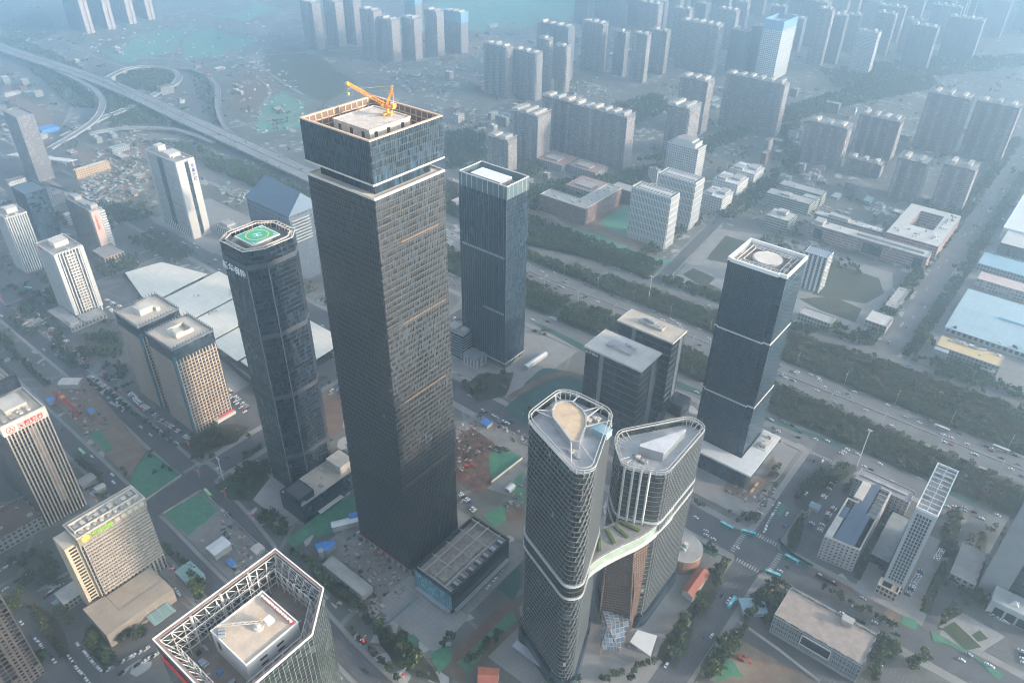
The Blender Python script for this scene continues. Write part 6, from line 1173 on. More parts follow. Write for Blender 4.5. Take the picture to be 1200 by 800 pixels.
for i, (x, y, r, c, wh, z) in enumerate(spots):
    if i < NC:
        o = bpy.data.objects.new('parked_car' if wh.startswith('parked') else 'car', CARS[c]); COL.objects.link(o); o.location = (x, y, z); o.rotation_euler = (0, 0, r)
        tag(o, '%s car %s' % (c, wh), 'car', 'cars ' + wh)
    else:
        ca, sa = math.cos(r), math.sin(r); me = CARS[c]; mi = {'white': 0, 'silver': 1, 'black': 2, 'dark grey': 3, 'red': 4, 'blue': 5, 'brown': 6}[c]
        for p in me.polygons:
            if p.material_index < 2: far.face([(x + ca * v.x - sa * v.y, y + sa * v.x + ca * v.y, z + v.z) for v in (me.vertices[k].co for k in p.vertices)], mi if p.material_index == 0 else 7)
tag(far.build('distant_cars', [CARS[c].materials[0] for c in ('white', 'silver', 'black', 'dark grey', 'red', 'blue', 'brown')] + [GLASSD]), 'small far cars on the ring road and distant car parks', 'cars', kind='stuff')
def bus(label, px, py, rot, col, L=11.5, group='city buses', name='bus', H=3.1):
    x, y = W(px, py); T = thing(name, label, name, x, y, .2, group); M = Matrix.Translation((x, y, .2)) @ Matrix.Rotation(R(rot), 4, 'Z')
    def part(nm, boxes, mat):
        m = MB()
        for b in boxes: m.box(*b)
        m.v = [tuple(M @ Vector(v)) for v in m.v]; m.build(nm, mat, T)
    h = L / 2; part('body', [(-h, -1.25, .4, h, 1.25, H)], col); part('windows', [(-h + .4, -1.29, 1.5, h - .4, 1.29, 2.5), (h - .1, -1.1, 1.3, h + .04, 1.1, 2.7)], GLASSD)
    part('roof_unit', [(-h + 1.5, -.8, H, -h + 4.5, .8, H + .35), (h - 4, -.6, H, h - 2.5, .6, H + .25)], STEELW)
    part('wheel', [(-h * .6 - .5, -1.3, 0, -h * .6 + .5, 1.3, 1)], BLACK); part('wheel', [(h * .6 - .5, -1.3, 0, h * .6 + .5, 1.3, 1)], BLACK)
TQ = plain('bus_turquoise', (.08, .48, .52), .4, var=.08); BG = plain('bus_green', (.28, .58, .22), .4, var=.1)
bus('turquoise bus waiting left of the crossroads below the teal tower', 851, 617, 0, TQ); bus('turquoise bus turning at the upper corner of the crossroads', 876, 625, 20, TQ); bus('turquoise bus right of the crossroads beside the green fence', 927, 656, 0, TQ); bus('turquoise bus at the lower side of the crossroads under trees', 905, 673, 12, TQ); bus('turquoise bus parked at the kerb of the cross street', 857, 707, 90, TQ); bus('pale green bus at the bend of the avenue crossing', 244, 579, -6, BG); bus('pale green bus on the near lane beside the bank tower', 97, 531, 0, BG); bus('green bus far left on the avenue among trees', 34, 339, 30, TQ)
bus('black articulated vehicle in the lane beside the white slab', 968, 680, 0, DARKM, 17)
for px, py, lab in ((1172, 527, 'white tanker lorry on the ring road at the right edge'), (1103, 503, 'white box lorry on the ring road near the median')): bus(lab, px, py, 0, STEELW, 14, 'lorries on the ring road', 'lorry', 3.4)
for px, py, lab in ((886, 570, 'orange mixer lorry upper of two at the cross street kerb'), (881, 577, 'orange mixer lorry lower of two at the cross street kerb'), (905, 690, 'orange striped lorry by the roof rail of the louvred block')): bus(lab, px, py, 90, ORANGE, 8, 'orange lorries', 'lorry', 2.8)

# ---------------------------------------------------------------- street lamps, masts
def lamp_mesh(h, arm, banner):
    m = MB(); m.tube((0, 0, 0), (0, 0, h), .16, 0, 5); m.tube((0, 0, h), (arm, 0, h + .8), .1, 0, 4); m.tube((0, 0, h), (-arm, 0, h + .8), .1, 0, 4); m.box(arm - .6, -.25, h + .7, arm + .6, .25, h + .95); m.box(-arm - .6, -.25, h + .7, -arm + .6, .25, h + .95)
    if banner: m.cyl(0, 0, h * .62, h * .8, .9, 1, None, 8)
    return m.mesh('street_lamp', [STEELW, SIGNR])
LM1, LM2 = lamp_mesh(10, 2.2, True), lamp_mesh(15, 3.2, False)
for i, x in enumerate(range(-1000, 40, 40)):
    for y, s in ((138, 'near'), (226 if x < -540 else (211 if x < -430 else 190), 'far')):
        if not inview(x, y) or hidden(x, y): continue
        o = bpy.data.objects.new('street_lamp', LM1); COL.objects.link(o); o.location = (x, y, 0); o.rotation_euler = (0, 0, R(90)); tag(o, 'street lamp with a red lantern on the %s kerb of the avenue' % s, 'street lamp', 'lamps with red lanterns on the avenue')
for i, x in enumerate(range(-640, 330, 52)):
    for y, s in ((677, 'near'), (721, 'far')):
        if not inview(x, y) or hidden(x, y): continue
        o = bpy.data.objects.new('lamp_mast', LM2); COL.objects.link(o); o.location = (x, y, 0); o.rotation_euler = (0, 0, R(90)); tag(o, 'tall pale lamp mast on the %s edge of the ring road' % s, 'street lamp', 'lamp masts of the ring road')
for px, py, h, lab in ((760, 352, 34, 'tall pale mast beside the ring road above the tan roofed office block'), (1004, 546, 44, 'tall pale mast leaning over the tree belt right of the teal tower'), (262, 562, 26, 'white floodlight mast at the corner of the west street')):
    x, y = W(px, py); T = thing('floodlight_mast', lab, 'mast', x, y); m = MB(); m.tube((x, y, 0), (x, y, h), .45, 0, 6); m.build('pole', STEELW, T); m = MB(); m.box(x - 2, y - .4, h - 1, x + 2, y + .4, h + .6); m.build('lamp_head', STEELW, T)

# ---------------------------------------------------------------- building sites
T = thing('gantry_crane', 'red gantry crane spanning the sunken site in the avenue', 'crane', *W(84, 470)); gx, gy = W(66, 474); m = MB()
for dx in (0, 34): 
    for dy in (0, 8): m.tube((gx + dx, gy + dy * 1.0, 0), (gx + dx, gy + 4, 11), .7, 0, 5)
    m.tube((gx + dx, gy, .6), (gx + dx, gy + 8, .6), .6, 0, 4)
m.build('leg', REDP, T); m = MB(); m.truss((gx - 3, gy + 4, 12), (gx + 40, gy + 4, 12), 2.4, .45, 12); m.build('girder', REDP, T); m = MB(); m.box(gx + 12, gy + 2, 13.2, gx + 17, gy + 6, 15.5); m.build('trolley', ORANGE, T)
def cabin(label, px, py, l, w_, h, rot, roof, wall=None, name='site_cabin', cat='cabin', grp='cabins and sheds of the building sites'):
    x, y = W(px, py); T = thing(name, label, cat, x, y, 0, grp); M = Matrix.Translation((x, y, 0)) @ Matrix.Rotation(R(rot), 4, 'Z')
    m = MB(); m.box(-l / 2, -w_ / 2, 0, l / 2, w_ / 2, h); m.v = [tuple(M @ Vector(v)) for v in m.v]; m.build('wall', wall or CONC, T)
    m = MB(); a, b = l / 2 + .4, w_ / 2 + .4; m.face([(-a, -b, h), (a, -b, h), (a, 0, h + 1.0), (-a, 0, h + 1.0)]); m.face([(-a, 0, h + 1.0), (a, 0, h + 1.0), (a, b, h), (-a, b, h)]); m.v = [tuple(M @ Vector(v)) for v in m.v]; m.build('roof', roof, T)
for a in (('white roofed shed on the netted site below the crossing', 258, 646, 15, 12, 7, 90, ROOFW), ('small blue awning hut under the white shed', 272, 662, 8, 4, 3, 0, BLUER), ('tan hut right of the white shed', 303, 646, 8, 8, 4, 0, CREAM), ('long grey roofed site barrack along the avenue', 408, 680, 46, 10, 6, 0, plain('grey_sheet', (.36, .34, .32), .6)),
    ('blue roofed hut upper right at the tower site fence', 378, 642, 9, 6, 4, 60, BLUER), ('blue roofed hut by the silo at the tower site', 386, 644, 10, 6, 5, 90, BLUER), ('small blue hut at the end of the grey barrack', 386, 662, 5, 4, 3, 0, BLUER), ('long white cabin row with blue end by the green net', 408, 616, 26, 6, 6, 58, ROOFW), ('blue roofed end cabin of the white row', 416, 610, 8, 6.5, 6.6, 58, BLUER),
    ('blue tent on the excavation beside the tallest tower', 570, 498, 9, 8, 4, 0, BLUER), ('white roofed hut beside the excavation road', 598, 574, 8, 5, 4, 90, ROOFW), ('teal roofed pavilion by the hotel side lane', 224, 676, 20, 13, 5, 0, TEALR), ('grey roofed hut beside the bank tower car park', 103, 566, 13, 10, 5, 90, CONC), ('tan hut beside the bank tower car park', 118, 574, 8, 6, 4, 90, CREAM), ('pale blue roofed house below the crossroads', 881, 714, 18, 13, 5, 40, CYANR), ('small blue grey kiosk in the court building yard', 954, 596, 8, 7, 4, 0, plain('kiosk_roof', (.24, .30, .36), .6)),
    ('white barrel roofed site office beside the netted pit', 628, 424, 34, 5, 4, 88, ROOFW), ('cyan roofed cabin at the lower right excavation', 844, 755, 9, 4, 3, 90, CYANR), ('second cyan roofed cabin nearer the trees at the excavation', 836, 768, 7, 4, 3, 90, CYANR), ('pale hut at the end of the red earth strip', 890, 540, 6, 6, 3, 0, CREAM), ('turquoise roofed kiosk at the hotel corner', 70, 706, 8, 5, 3, 100, CYANR), ('small turquoise roofed booth on the hotel lawn', 109, 753, 5, 4, 3, 100, CYANR),
    ('white roofed works office at the gantry site', 84, 452, 20, 11, 6, 40, CREAM), ('blue roofed hut at the gantry site', 61, 472, 8, 6, 4, 0, BLUER), ('second blue roofed hut below the gantry', 108, 484, 7, 5, 4, 0, BLUER)): cabin(*a)
T = thing('silo', 'grey cement silo between blue huts at the tower site', 'silo', *W(378, 656)); x, y = W(378, 656); m = MB(); m.cyl(x, y, 3, 12, 2.2, 0, None, 14); m.cyl(x, y, 0, 3, 1.0, 0, None, 10, 2.2); m.build('tank', STEEL, T)
for px, py, rot, lab in ((547, 547, 40, 'red excavator on the earth beside the tallest tower'), (868, 772, 10, 'red excavator in the lower right excavation')):
    x, y = W(px, py); T = thing('excavator', lab, 'excavator', x, y, 0, 'excavators'); M = Matrix.Translation((x, y, .3)) @ Matrix.Rotation(R(rot), 4, 'Z')
    for nm, bx, mt in (('body', (-2, -1.4, 1.2, 2, 1.4, 3), REDP), ('cab', (.6, .2, 3, 2, 1.4, 4), GLASSD), ('track', (-2.2, -1.7, 0, 2.2, -.9, 1), BLACK), ('track', (-2.2, .9, 0, 2.2, 1.7, 1), BLACK)):
        m = MB(); m.box(*bx); m.v = [tuple(M @ Vector(v)) for v in m.v]; m.build(nm, mt, T)
    m = MB(); m.tube((1.5, 0, 2.5), (4.5, 0, 5.5), .35, 0, 4); m.tube((4.5, 0, 5.5), (7, 0, 1.2), .28, 0, 4); m.box(6.5, -.6, .3, 7.6, .6, 1.4); m.v = [tuple(M @ Vector(v)) for v in m.v]; m.build('boom', REDP, T)
def scatter(name, label, polys, mats, smin=.8, smax=4, hmax=2.5):
    m = MB(); rd = random.Random(len(name))
    for pts, n in polys:
        xs, ys = [p[0] for p in pts], [p[1] for p in pts]; k = 0
        while k < n:
            px, py = rd.uniform(min(xs), max(xs)), rd.uniform(min(ys), max(ys)); ins = False
            for i in range(len(pts)):
                (x0, y0), (x1, y1) = pts[i], pts[i - 1]
                if (y0 > py) != (y1 > py) and px < (x1 - x0) * (py - y0) / (y1 - y0) + x0: ins = not ins
            if not ins: continue
            k += 1; x, y = W(px, py); a = rd.choice((0, 0, 1.57, rd.uniform(0, 3))); l, w_, h = rd.uniform(smin, smax), rd.uniform(smin, smax) * .6, rd.uniform(.3, hmax); ca, sa = math.cos(a), math.sin(a); n0 = len(m.v); mi = rd.randrange(len(mats))
            m.box(-l / 2, -w_ / 2, 0, l / 2, w_ / 2, h, mi, None, False)
            for q in range(n0, len(m.v)): v = m.v[q]; m.v[q] = (x + ca * v[0] - sa * v[1], y + sa * v[0] + ca * v[1], v[2])
    return tag(m.build(name, mats), label, 'debris', kind='stuff')
scatter('building_debris', 'loose building material and debris on the building sites', [(((400, 640), (430, 625), (480, 690), (440, 720), (410, 690)), 150), (((258, 590), (300, 640), (330, 668), (284, 690), (262, 640)), 110), (((536, 500), (560, 490), (570, 530), (534, 560)), 60), (((600, 580), (614, 560), (614, 600), (590, 592)), 25), (((880, 585), (910, 560), (905, 600), (890, 604)), 40), (((850, 575), (872, 560), (876, 590)), 40), (((560, 484), (640, 520), (630, 530), (556, 492)), 60), (((60, 455), (95, 445), (130, 500), (100, 510)), 90), (((340, 680), (420, 715), (440, 700), (470, 760), (440, 730)), 60)], [plain('dull_board', (.30, .26, .22), .9), CONC, CONCD, plain('rust', (.24, .13, .085), .9), DARKM, plain('pale_board', (.42, .40, .37), .9), CONCD], .7, 4.2, 1.8)
scatter('village_debris', 'hazy jumble of small roofs and cleared plots below the interchange', [(((110, 180), (160, 150), (180, 170), (170, 230), (110, 245), (90, 235)), 420), (((0, 130), (60, 150), (66, 165), (0, 165)), 60), (((60, 40), (200, 24), (330, 10), (340, 100), (260, 70), (120, 72)), 170), (((260, 70), (350, 90), (356, 150), (300, 160)), 90), (((0, 20), (60, 20), (60, 60), (0, 50)), 40), (((420, 10), (640, 0), (640, 40), (540, 60)), 120), (((270, 210), (330, 240), (310, 250), (255, 225)), 50), (((430, 70), (560, 60), (560, 95), (480, 110)), 220), (((640, 100), (700, 92), (720, 120), (660, 140)), 110), (((20, 245), (60, 240), (70, 290), (10, 320), (0, 300)), 60), (((850, 225), (1000, 245), (990, 262), (880, 262)), 90), (((1060, 60), (1200, 60), (1200, 105), (1100, 100)), 130), (((930, 130), (1060, 140), (1050, 160), (940, 150)), 80), (((500, 110), (560, 130), (560, 160), (520, 190), (490, 150)), 110)], [plain('dull_tan', (.32, .28, .25), .9), CONC, CONCD, plain('dull_teal', (.20, .27, .26), .9), plain('dull_white', (.34, .335, .32), .9), plain('dull_brown', (.22, .17, .14), .9)], 2, 10, 3.5)
# site fences and walls
def fence(label, pts, h, mat, name='site_fence'):
    P = [W(*p) for p in pts]; T = thing(name, label, 'fence', *P[0]); m = MB()
    for a, b in zip(P[:-1], P[1:]):
        d = Vector((b[0] - a[0], b[1] - a[1])).normalized() * .15; n_ = (-d.y, d.x); m.prism([(a[0] - n_[0], a[1] - n_[1]), (b[0] - n_[0], b[1] - n_[1]), (b[0] + n_[0], b[1] + n_[1]), (a[0] + n_[0], a[1] + n_[1])][::1], 0, h, 0)
    m.build('panel', mat, T)
fence('blue grey hoarding between plaza and tower site', ((446, 738), (476, 712), (490, 700)), 2.5, plain('hoarding_blue', (.12, .20, .26), .6)); fence('green hoarding along the middle avenue by the crossroads', ((912, 633), (925, 648), (952, 664)), 2.6, NETD); fence('pale wall along the lower right excavation', ((864, 728), (912, 762), (960, 800)), 3, CREAM); fence('pale hoarding at the corner of the netted square', ((150, 584), (172, 586), (213, 557), (170, 526)), 2.2, CONC); fence('grey hoarding round the netted site under the crossing', ((192, 602), (236, 575), (331, 664)), 2.2, CONC); fence('pale kerb wall of the excavation beside the tallest tower', ((576, 566), (612, 538)), 3, CREAM)

# ---------------------------------------------------------------- trees
GREENS = [leafm('leaf_dark', (.030, .050, .024)), leafm('leaf_mid', (.048, .075, .026)), leafm('leaf_bright', (.085, .120, .030)), leafm('leaf_brown', (.062, .056, .034))]
TRUNK = plain('bark', (.07, .055, .045), .9)
def leaf_cloud(n, r, h, seed, size=1.2):
    g = np.random.default_rng(seed); cl = g.normal(size=(7, 3)); cl /= np.linalg.norm(cl, axis=1)[:, None]; cl *= g.uniform(.3, .75, (7, 1)); V = []; 
    for i in range(n):
        c = cl[g.integers(7)] + g.normal(size=3) * .26; c = c * np.array([r, r, h / 2]); u = g.normal(size=3); u /= np.linalg.norm(u); v = np.cross(u, g.normal(size=3)); v /= np.linalg.norm(v); s = size * g.uniform(.5, 1.1)
        V.append([c + u * s * .5 + v * s * .5, c - u * s * .5 + v * s * .5, c - u * s * .5 - v * s * .5, c + u * s * .5 - v * s * .5])
    return np.array(V)
CL = [leaf_cloud(120, 1.0, 1.6, 100 + k, .42) for k in range(5)]
CROWN = {}
for g in range(4):
    for k in range(3):
        m = MB()
        for q in CL[k]: m.face([tuple(p * np.array([3.0, 3.0, 3.4]) + np.array([0, 0, 5.4])) for p in q])
        CROWN[g, k] = m.mesh('crown', GREENS[g])
m = MB(); m.cyl(0, 0, 0, 5, .28, 0, None, 6, .14)
for a in range(4): m.tube((0, 0, 3.2 + a * .3), (1.6 * math.cos(a * 1.6), 1.6 * math.sin(a * 1.6), 5.6), .1, 0, 4)
TRM = m.mesh('trunk', TRUNK)
trees = []
def row(pts, n, g, where, jit=1.5, s=(.8, 1.2)):
    P = [W(*p) for p in pts]; L = [math.dist(a, b) for a, b in zip(P[:-1], P[1:])]
    for i in range(n):
        d = sum(L) * (i + .5) / n
        for a, b, l in zip(P[:-1], P[1:], L):
            if d <= l: break
            d -= l
        t = min(1, d / l); trees.append((a[0] + (b[0] - a[0]) * t + random.uniform(-jit, jit), a[1] + (b[1] - a[1]) * t + random.uniform(-jit, jit), random.choice(g), random.uniform(*s), where))
def inside(px, py, pts):
    ins = False
    for i in range(len(pts)):
        (x0, y0), (x1, y1) = pts[i], pts[i - 1]
        if (y0 > py) != (y1 > py) and px < (x1 - x0) * (py - y0) / (y1 - y0) + x0: ins = not ins
    return ins
def grove(pts, n, g, where, s=(.8, 1.3)):
    P = [W(*p) for p in pts]; xs, ys = [p[0] for p in P], [p[1] for p in P]; k = 0; tries = 0
    while k < n and tries < n * 40:
        tries += 1; x, y = random.uniform(min(xs), max(xs)), random.uniform(min(ys), max(ys))
        if inside(x, y, P): trees.append((x, y, random.choice(g), random.uniform(*s), where)); k += 1
VG = 'street tree on the planted verge of the near avenue'; row([(340, 650), (372, 670), (420, 712), (470, 770), (500, 800)], 30, (0, 0, 1), VG, 2, (.9, 1.4)); grove(((365, 668), (400, 690), (420, 712), (396, 700)), 8, (0, 1), VG, (1, 1.5)); grove(((438, 724), (480, 756), (512, 800), (470, 780)), 14, (0, 1, 1), VG, (1, 1.5)); row([(395, 722), (440, 770), (470, 800)], 18, (0, 3), 'low tree on the median of the near avenue', 1.5, (.6, .9))
HG = 'green tree in the hotel garden'; row([(192, 640), (218, 664), (236, 690)], 16, (0, 1), 'tree along the lane behind the hotel', 2, (.8, 1.2)); grove(((226, 690), (240, 690), (248, 706), (232, 708)), 7, (1, 2), 'bright tree behind the hotel podium', (1, 1.3)); grove(((96, 752), (112, 742), (136, 776), (126, 786)), 20, (0, 1, 1), HG, (.9, 1.3)); grove(((140, 752), (165, 738), (172, 748), (150, 764)), 6, (0,), HG, (.9, 1.2)); grove(((20, 690), (60, 650), (82, 668), (70, 690), (44, 694)), 26, (0, 0, 1), 'dark tree in the court left of the hotel', (.9, 1.3)); row([(38, 712), (80, 772)], 22, (0, 3), 'clipped tree on the lane strip left of the hotel', 1.2, (.7, 1)); grove(((10, 694), (30, 694), (30, 714), (14, 722)), 7, (2, 2, 1), 'yellow green tree at the brown corner tower', (1, 1.4)); grove(((64, 714), (84, 716), (90, 736), (78, 736)), 8, (1, 2), 'tree beside the hotel kiosk', (.9, 1.2)); grove(((44, 764), (58, 770), (56, 782), (46, 780)), 5, (1,), 'tree at the foot of the brown corner tower', (.8, 1)); grove(((6, 664), (30, 648), (52, 640), (54, 650), (24, 668)), 12, (0,), 'dark tree in the court left of the hotel', (.8, 1.1))
PT = 'dark tree in the corner park by the helipad tower'; grove(((262, 566), (298, 536), (318, 548), (292, 584), (272, 590)), 34, (0, 0, 1), PT, (.9, 1.3)); grove(((298, 602), (318, 598), (346, 624), (330, 634), (312, 622)), 20, (0, 0, 1), 'dark tree at the edge of the helipad plaza', (.9, 1.3)); row([(285, 540), (312, 520)], 8, (0, 1), PT)
RG = 'tree along the cross street by the lattice towers'; grove(((772, 770), (800, 722), (812, 728), (790, 780)), 22, (0, 1, 1), RG, (.8, 1.2)); grove(((806, 712), (826, 684), (846, 652), (852, 660), (836, 700), (818, 722)), 18, (0, 1), RG, (.8, 1.2)); grove(((812, 642), (836, 636), (836, 650), (820, 648)), 6, (0,), 'dark tree by the round bronze annex', (.7, 1)); grove(((818, 800), (842, 752), (860, 740), (866, 756), (846, 790)), 24, (0, 1, 2), 'green tree beside the lower right excavation', (.9, 1.3)); row([(738, 800), (742, 784), (770, 776)], 6, (0,), 'dark tree at the drop off of the lattice towers', 1, (.8, 1)); grove(((880, 694), (906, 682), (926, 694), (920, 720), (896, 730)), 22, (0, 0, 3), 'dark tree behind the pale blue roofed house', (.8, 1.2))
CG = 'dark tree in the grounds of the court building'; row([(934, 586), (946, 566), (958, 556), (994, 546)], 20, (0, 1, 3), 'tree on the street front above the court yard', 2.5, (.9, 1.3)); grove(((940, 580), (962, 558), (1000, 546), (1004, 552), (966, 574)), 22, (0, 0, 3), 'tree on the street front above the court yard', (.9, 1.3)); row([(926, 640), (938, 612)], 9, (0,), CG, 2, (.9, 1.2)); row([(986, 580), (1000, 564)], 5, (0,), CG, 1, (.8, 1)); row([(984, 610), (996, 590)], 6, (0,), CG, 1, (.8, 1.1)); row([(1004, 674), (1018, 642)], 9, (0,), CG, 1, (.6, .8)); row([(1026, 630), (1040, 608)], 6, (0,), CG, 1, (.7, .9)); row([(1082, 714), (1096, 690), (1104, 668)], 14, (0,), 'dark tree beside the white slab lane', 1.5, (.8, 1.1)); grove(((1098, 640), (1112, 600), (1126, 606), (1116, 650)), 16, (0, 0, 3), 'dark tree behind the white slab', (.8, 1.2)); grove(((1120, 694), (1140, 690), (1158, 706), (1150, 716), (1126, 708)), 14, (1, 1, 0), 'round green tree before the grey lettered tower', (1, 1.4)); grove(((1098, 724), (1118, 706), (1126, 716), (1104, 734)), 9, (0,), 'dark tree at the small plaza', (.8, 1.1)); grove(((1144, 620), (1166, 618), (1158, 636), (1142, 634)), 7, (0,), 'dark tree beside the pale annex', (.8, 1.1)); grove(((1022, 752), (1036, 744), (1052, 760), (1044, 770)), 10, (0, 0, 1), 'tree at the end of the low louvred block', (.9, 1.3)); grove(((1010, 790), (1024, 762), (1034, 766), (1030, 800)), 12, (0, 1), 'tree at the end of the low louvred block', (.9, 1.3)); grove(((1062, 774), (1078, 764), (1084, 772), (1060, 796)), 8, (0, 1), 'tree by the bottom right low block', (.9, 1.2)); grove(((1130, 668), (1150, 630), (1146, 660), (1136, 676)), 8, (0, 3), 'dark tree beside the pale annex', (.7, 1))
grove(((540, 452), (560, 440), (600, 438), (590, 462), (560, 470)), 20, (0, 1, 3), 'tree in the garden of the slate blue tower', (.9, 1.2)); grove(((850, 600), (880, 604), (888, 606), (884, 616), (856, 612)), 14, (0, 3), 'tree on the corner below the teal glass tower', (.8, 1.1)); grove(((898, 560), (912, 540), (920, 552), (904, 580)), 9, (0, 3), 'tree on the corner below the teal glass tower', (.7, 1)); row([(548, 780), (584, 744)], 9, (0, 1), 'tree along the red earth strip', 1.5, (.9, 1.2)); grove(((512, 748), (530, 740), (532, 752), (518, 760)), 4, (0,), 'tree in the plaza planter', (.8, 1)); row([(826, 596), (812, 590), (800, 584)], 5, (0,), 'tree beside the podium of the teal tower', 1, (.7, .9))
grove(((84, 420), (104, 402), (118, 412), (100, 440)), 16, (0, 1, 3), 'tree in the strip of the ribbed tower car park', (.8, 1.1)); grove(((100, 396), (128, 392), (146, 398), (144, 420), (120, 422)), 20, (0, 0, 1), 'tree in the path garden behind the twin grid towers', (.8, 1.1)); row([(104, 446), (150, 482), (210, 526)], 22, (0, 3), 'street tree before the twin grid towers', 1.5, (.7, 1)); grove(((212, 520), (250, 500), (290, 502), (276, 516), (230, 534)), 26, (0, 3, 1), 'tree at the corner garden of the grid towers', (.8, 1.2)); row([(0, 398), (30, 428), (56, 452)], 18, (3, 3, 0), 'brownish tree on the avenue median', 2, (.7, 1)); grove(((66, 394), (82, 408), (92, 430), (80, 430), (60, 408)), 14, (1, 3, 0), 'tree in the strip of the ribbed tower car park', (.8, 1.1)); grove(((10, 372), (24, 370), (44, 392), (38, 398)), 12, (1, 0), 'tree beside the avenue at the left edge', (.8, 1.1)); row([(128, 462), (160, 450)], 5, (0,), 'tree beside the twin grid towers', 1, (.8, 1)); row([(120, 580), (140, 610)], 4, (0,), 'tree behind the bank tower', 2); row([(90, 540), (124, 566)], 12, (0,), 'tree behind the bank tower', 2.5, (.8, 1.1))
grove(((12, 366), (56, 342), (110, 334), (112, 344), (56, 362), (30, 376)), 60, (0, 0, 1), 'dark tree on the far left avenue', (1, 1.5)); grove(((110, 318), (160, 300), (170, 310), (130, 326)), 36, (0, 1), 'dark tree beyond the ribbed tower', (1, 1.4))
row([(1080, 716), (1106, 664)], 16, (0, 0), 'dark tree beside the white slab lane', 1.5, (.9, 1.2)); row([(926, 646), (940, 606)], 9, (0, 0, 1), CG, 1.5, (1, 1.3)); grove(((1098, 650), (1112, 598), (1128, 604), (1118, 652)), 22, (0, 3), 'dark tree behind the white slab', (.9, 1.3)); grove(((880, 694), (906, 680), (926, 694), (920, 722), (896, 732)), 14, (0, 3), 'dark tree behind the pale blue roofed house', (.9, 1.3)); row([(1108, 690), (1140, 630)], 12, (0, 3), 'dark tree along the lane left of the grey lettered tower', 2, (.9, 1.2)); row([(1030, 680), (1060, 640)], 6, (0,), CG, 1, (.6, .9)); row([(962, 690), (1000, 712), (1050, 738)], 12, (0, 1), 'tree along the kerb above the low louvred block', 1.5, (.7, 1)); row([(890, 700), (860, 760), (830, 800)], 14, (0, 1), 'green tree beside the lower right excavation', 2, (.9, 1.2)); row([(700, 800), (730, 790)], 4, (0, 1), 'dark tree at the drop off of the lattice towers'); grove(((640, 790), (660, 780), (700, 800), (640, 810)), 5, (0,), 'tree at the foot of the taller lattice tower')
trees = [t for t in trees if inview(t[0], t[1]) and not hidden(t[0], t[1], 5)]
trees.sort(key=lambda t: t[0] ** 2 + t[1] ** 2)
WOOD = {0: [], 1: [], 2: [], 3: []}                                  # trees too far to tell apart go into the mass
ADJ = ('dark green', 'green', 'yellow green', 'brownish')
for i, (x, y, g, s, wh) in enumerate(trees):
    if i < 295:
        T = bpy.data.objects.new('tree', None); COL.objects.link(T); T.location = (x, y, 0); T.rotation_euler = (0, 0, random.uniform(0, 6)); T.scale = (s, s, s * random.uniform(.9, 1.15)); tag(T, wh, 'tree', wh.replace('tree', 'trees', 1))
        for nm, me in (('trunk', TRM), ('crown', CROWN[g, i % 3])): o = bpy.data.objects.new(nm, me); COL.objects.link(o); o.parent = T
    else: WOOD[g].append((x, y, 3.0 * s, 8.2 * s))
def wood(poly, dens, g, r=(2, 3.2), h=(5, 9), pix=False):
    P = [W(*p) for p in poly] if pix else poly; xs, ys = [p[0] for p in P], [p[1] for p in P]; A_ = abs(sum(P[i][0] * P[i - 1][1] - P[i - 1][0] * P[i][1] for i in range(len(P)))) / 2; n = int(A_ * dens)
    for _ in range(n * 3):
        if n <= 0: break
        x, y = random.uniform(min(xs), max(xs)), random.uniform(min(ys), max(ys))
        if inside(x, y, P) and inview(x, y, 0, 30): WOOD[random.choice(g)].append((x, y, random.uniform(*r), random.uniform(*h))); n -= 1
wood(rect(-430, 628, -300, 676), .038, (0, 0, 1), (2.2, 3.4), (8, 12)); wood(rect(-300, 628, 260, 676), .042, (0, 0, 3, 3, 1), (1.6, 3.6), (3.5, 8)); wood(rect(-640, 722, -440, 742), .05, (0, 0, 1)); wood([(-440, 721), (-280, 721), (-280, 764), (-440, 758)], .05, (0, 0, 1, 3), (2, 3), (4, 7)); wood([(-280, 721), (200, 721), (200, 800), (-100, 794), (-190, 783), (-280, 766)], .045, (3, 3, 0), (1.4, 3), (2.5, 5.5)); wood(rect(-280, 722, 200, 734), .03, (0, 1), (2, 3), (5, 8)); wood(rect(-1150, 628, -440, 676), .04, (0, 1)); wood([(-900, 756), (-570, 756), (-470, 780), (-395, 783), (-400, 826), (-640, 826), (-900, 826)], .045, (0, 0, 1), (2.2, 3.4), (6, 10))
wood(rect(-135, 815, -119, 1700), .05, (0, 1)); wood(rect(-89, 815, -76, 1700), .05, (0, 1)); wood(rect(-380, 785, -180, 806), .05, (0, 1)); wood(rect(-180, 806, -120, 832), .05, (0,)); wood(rect(-60, 815, 40, 832), .06, (0,)); wood(rect(-330, 966, -180, 1004), .01, (0,)); wood(rect(-420, 1016, -384, 1500), .03, (0, 1)); wood(rect(-440, 800, -418, 1010), .015, (0,))
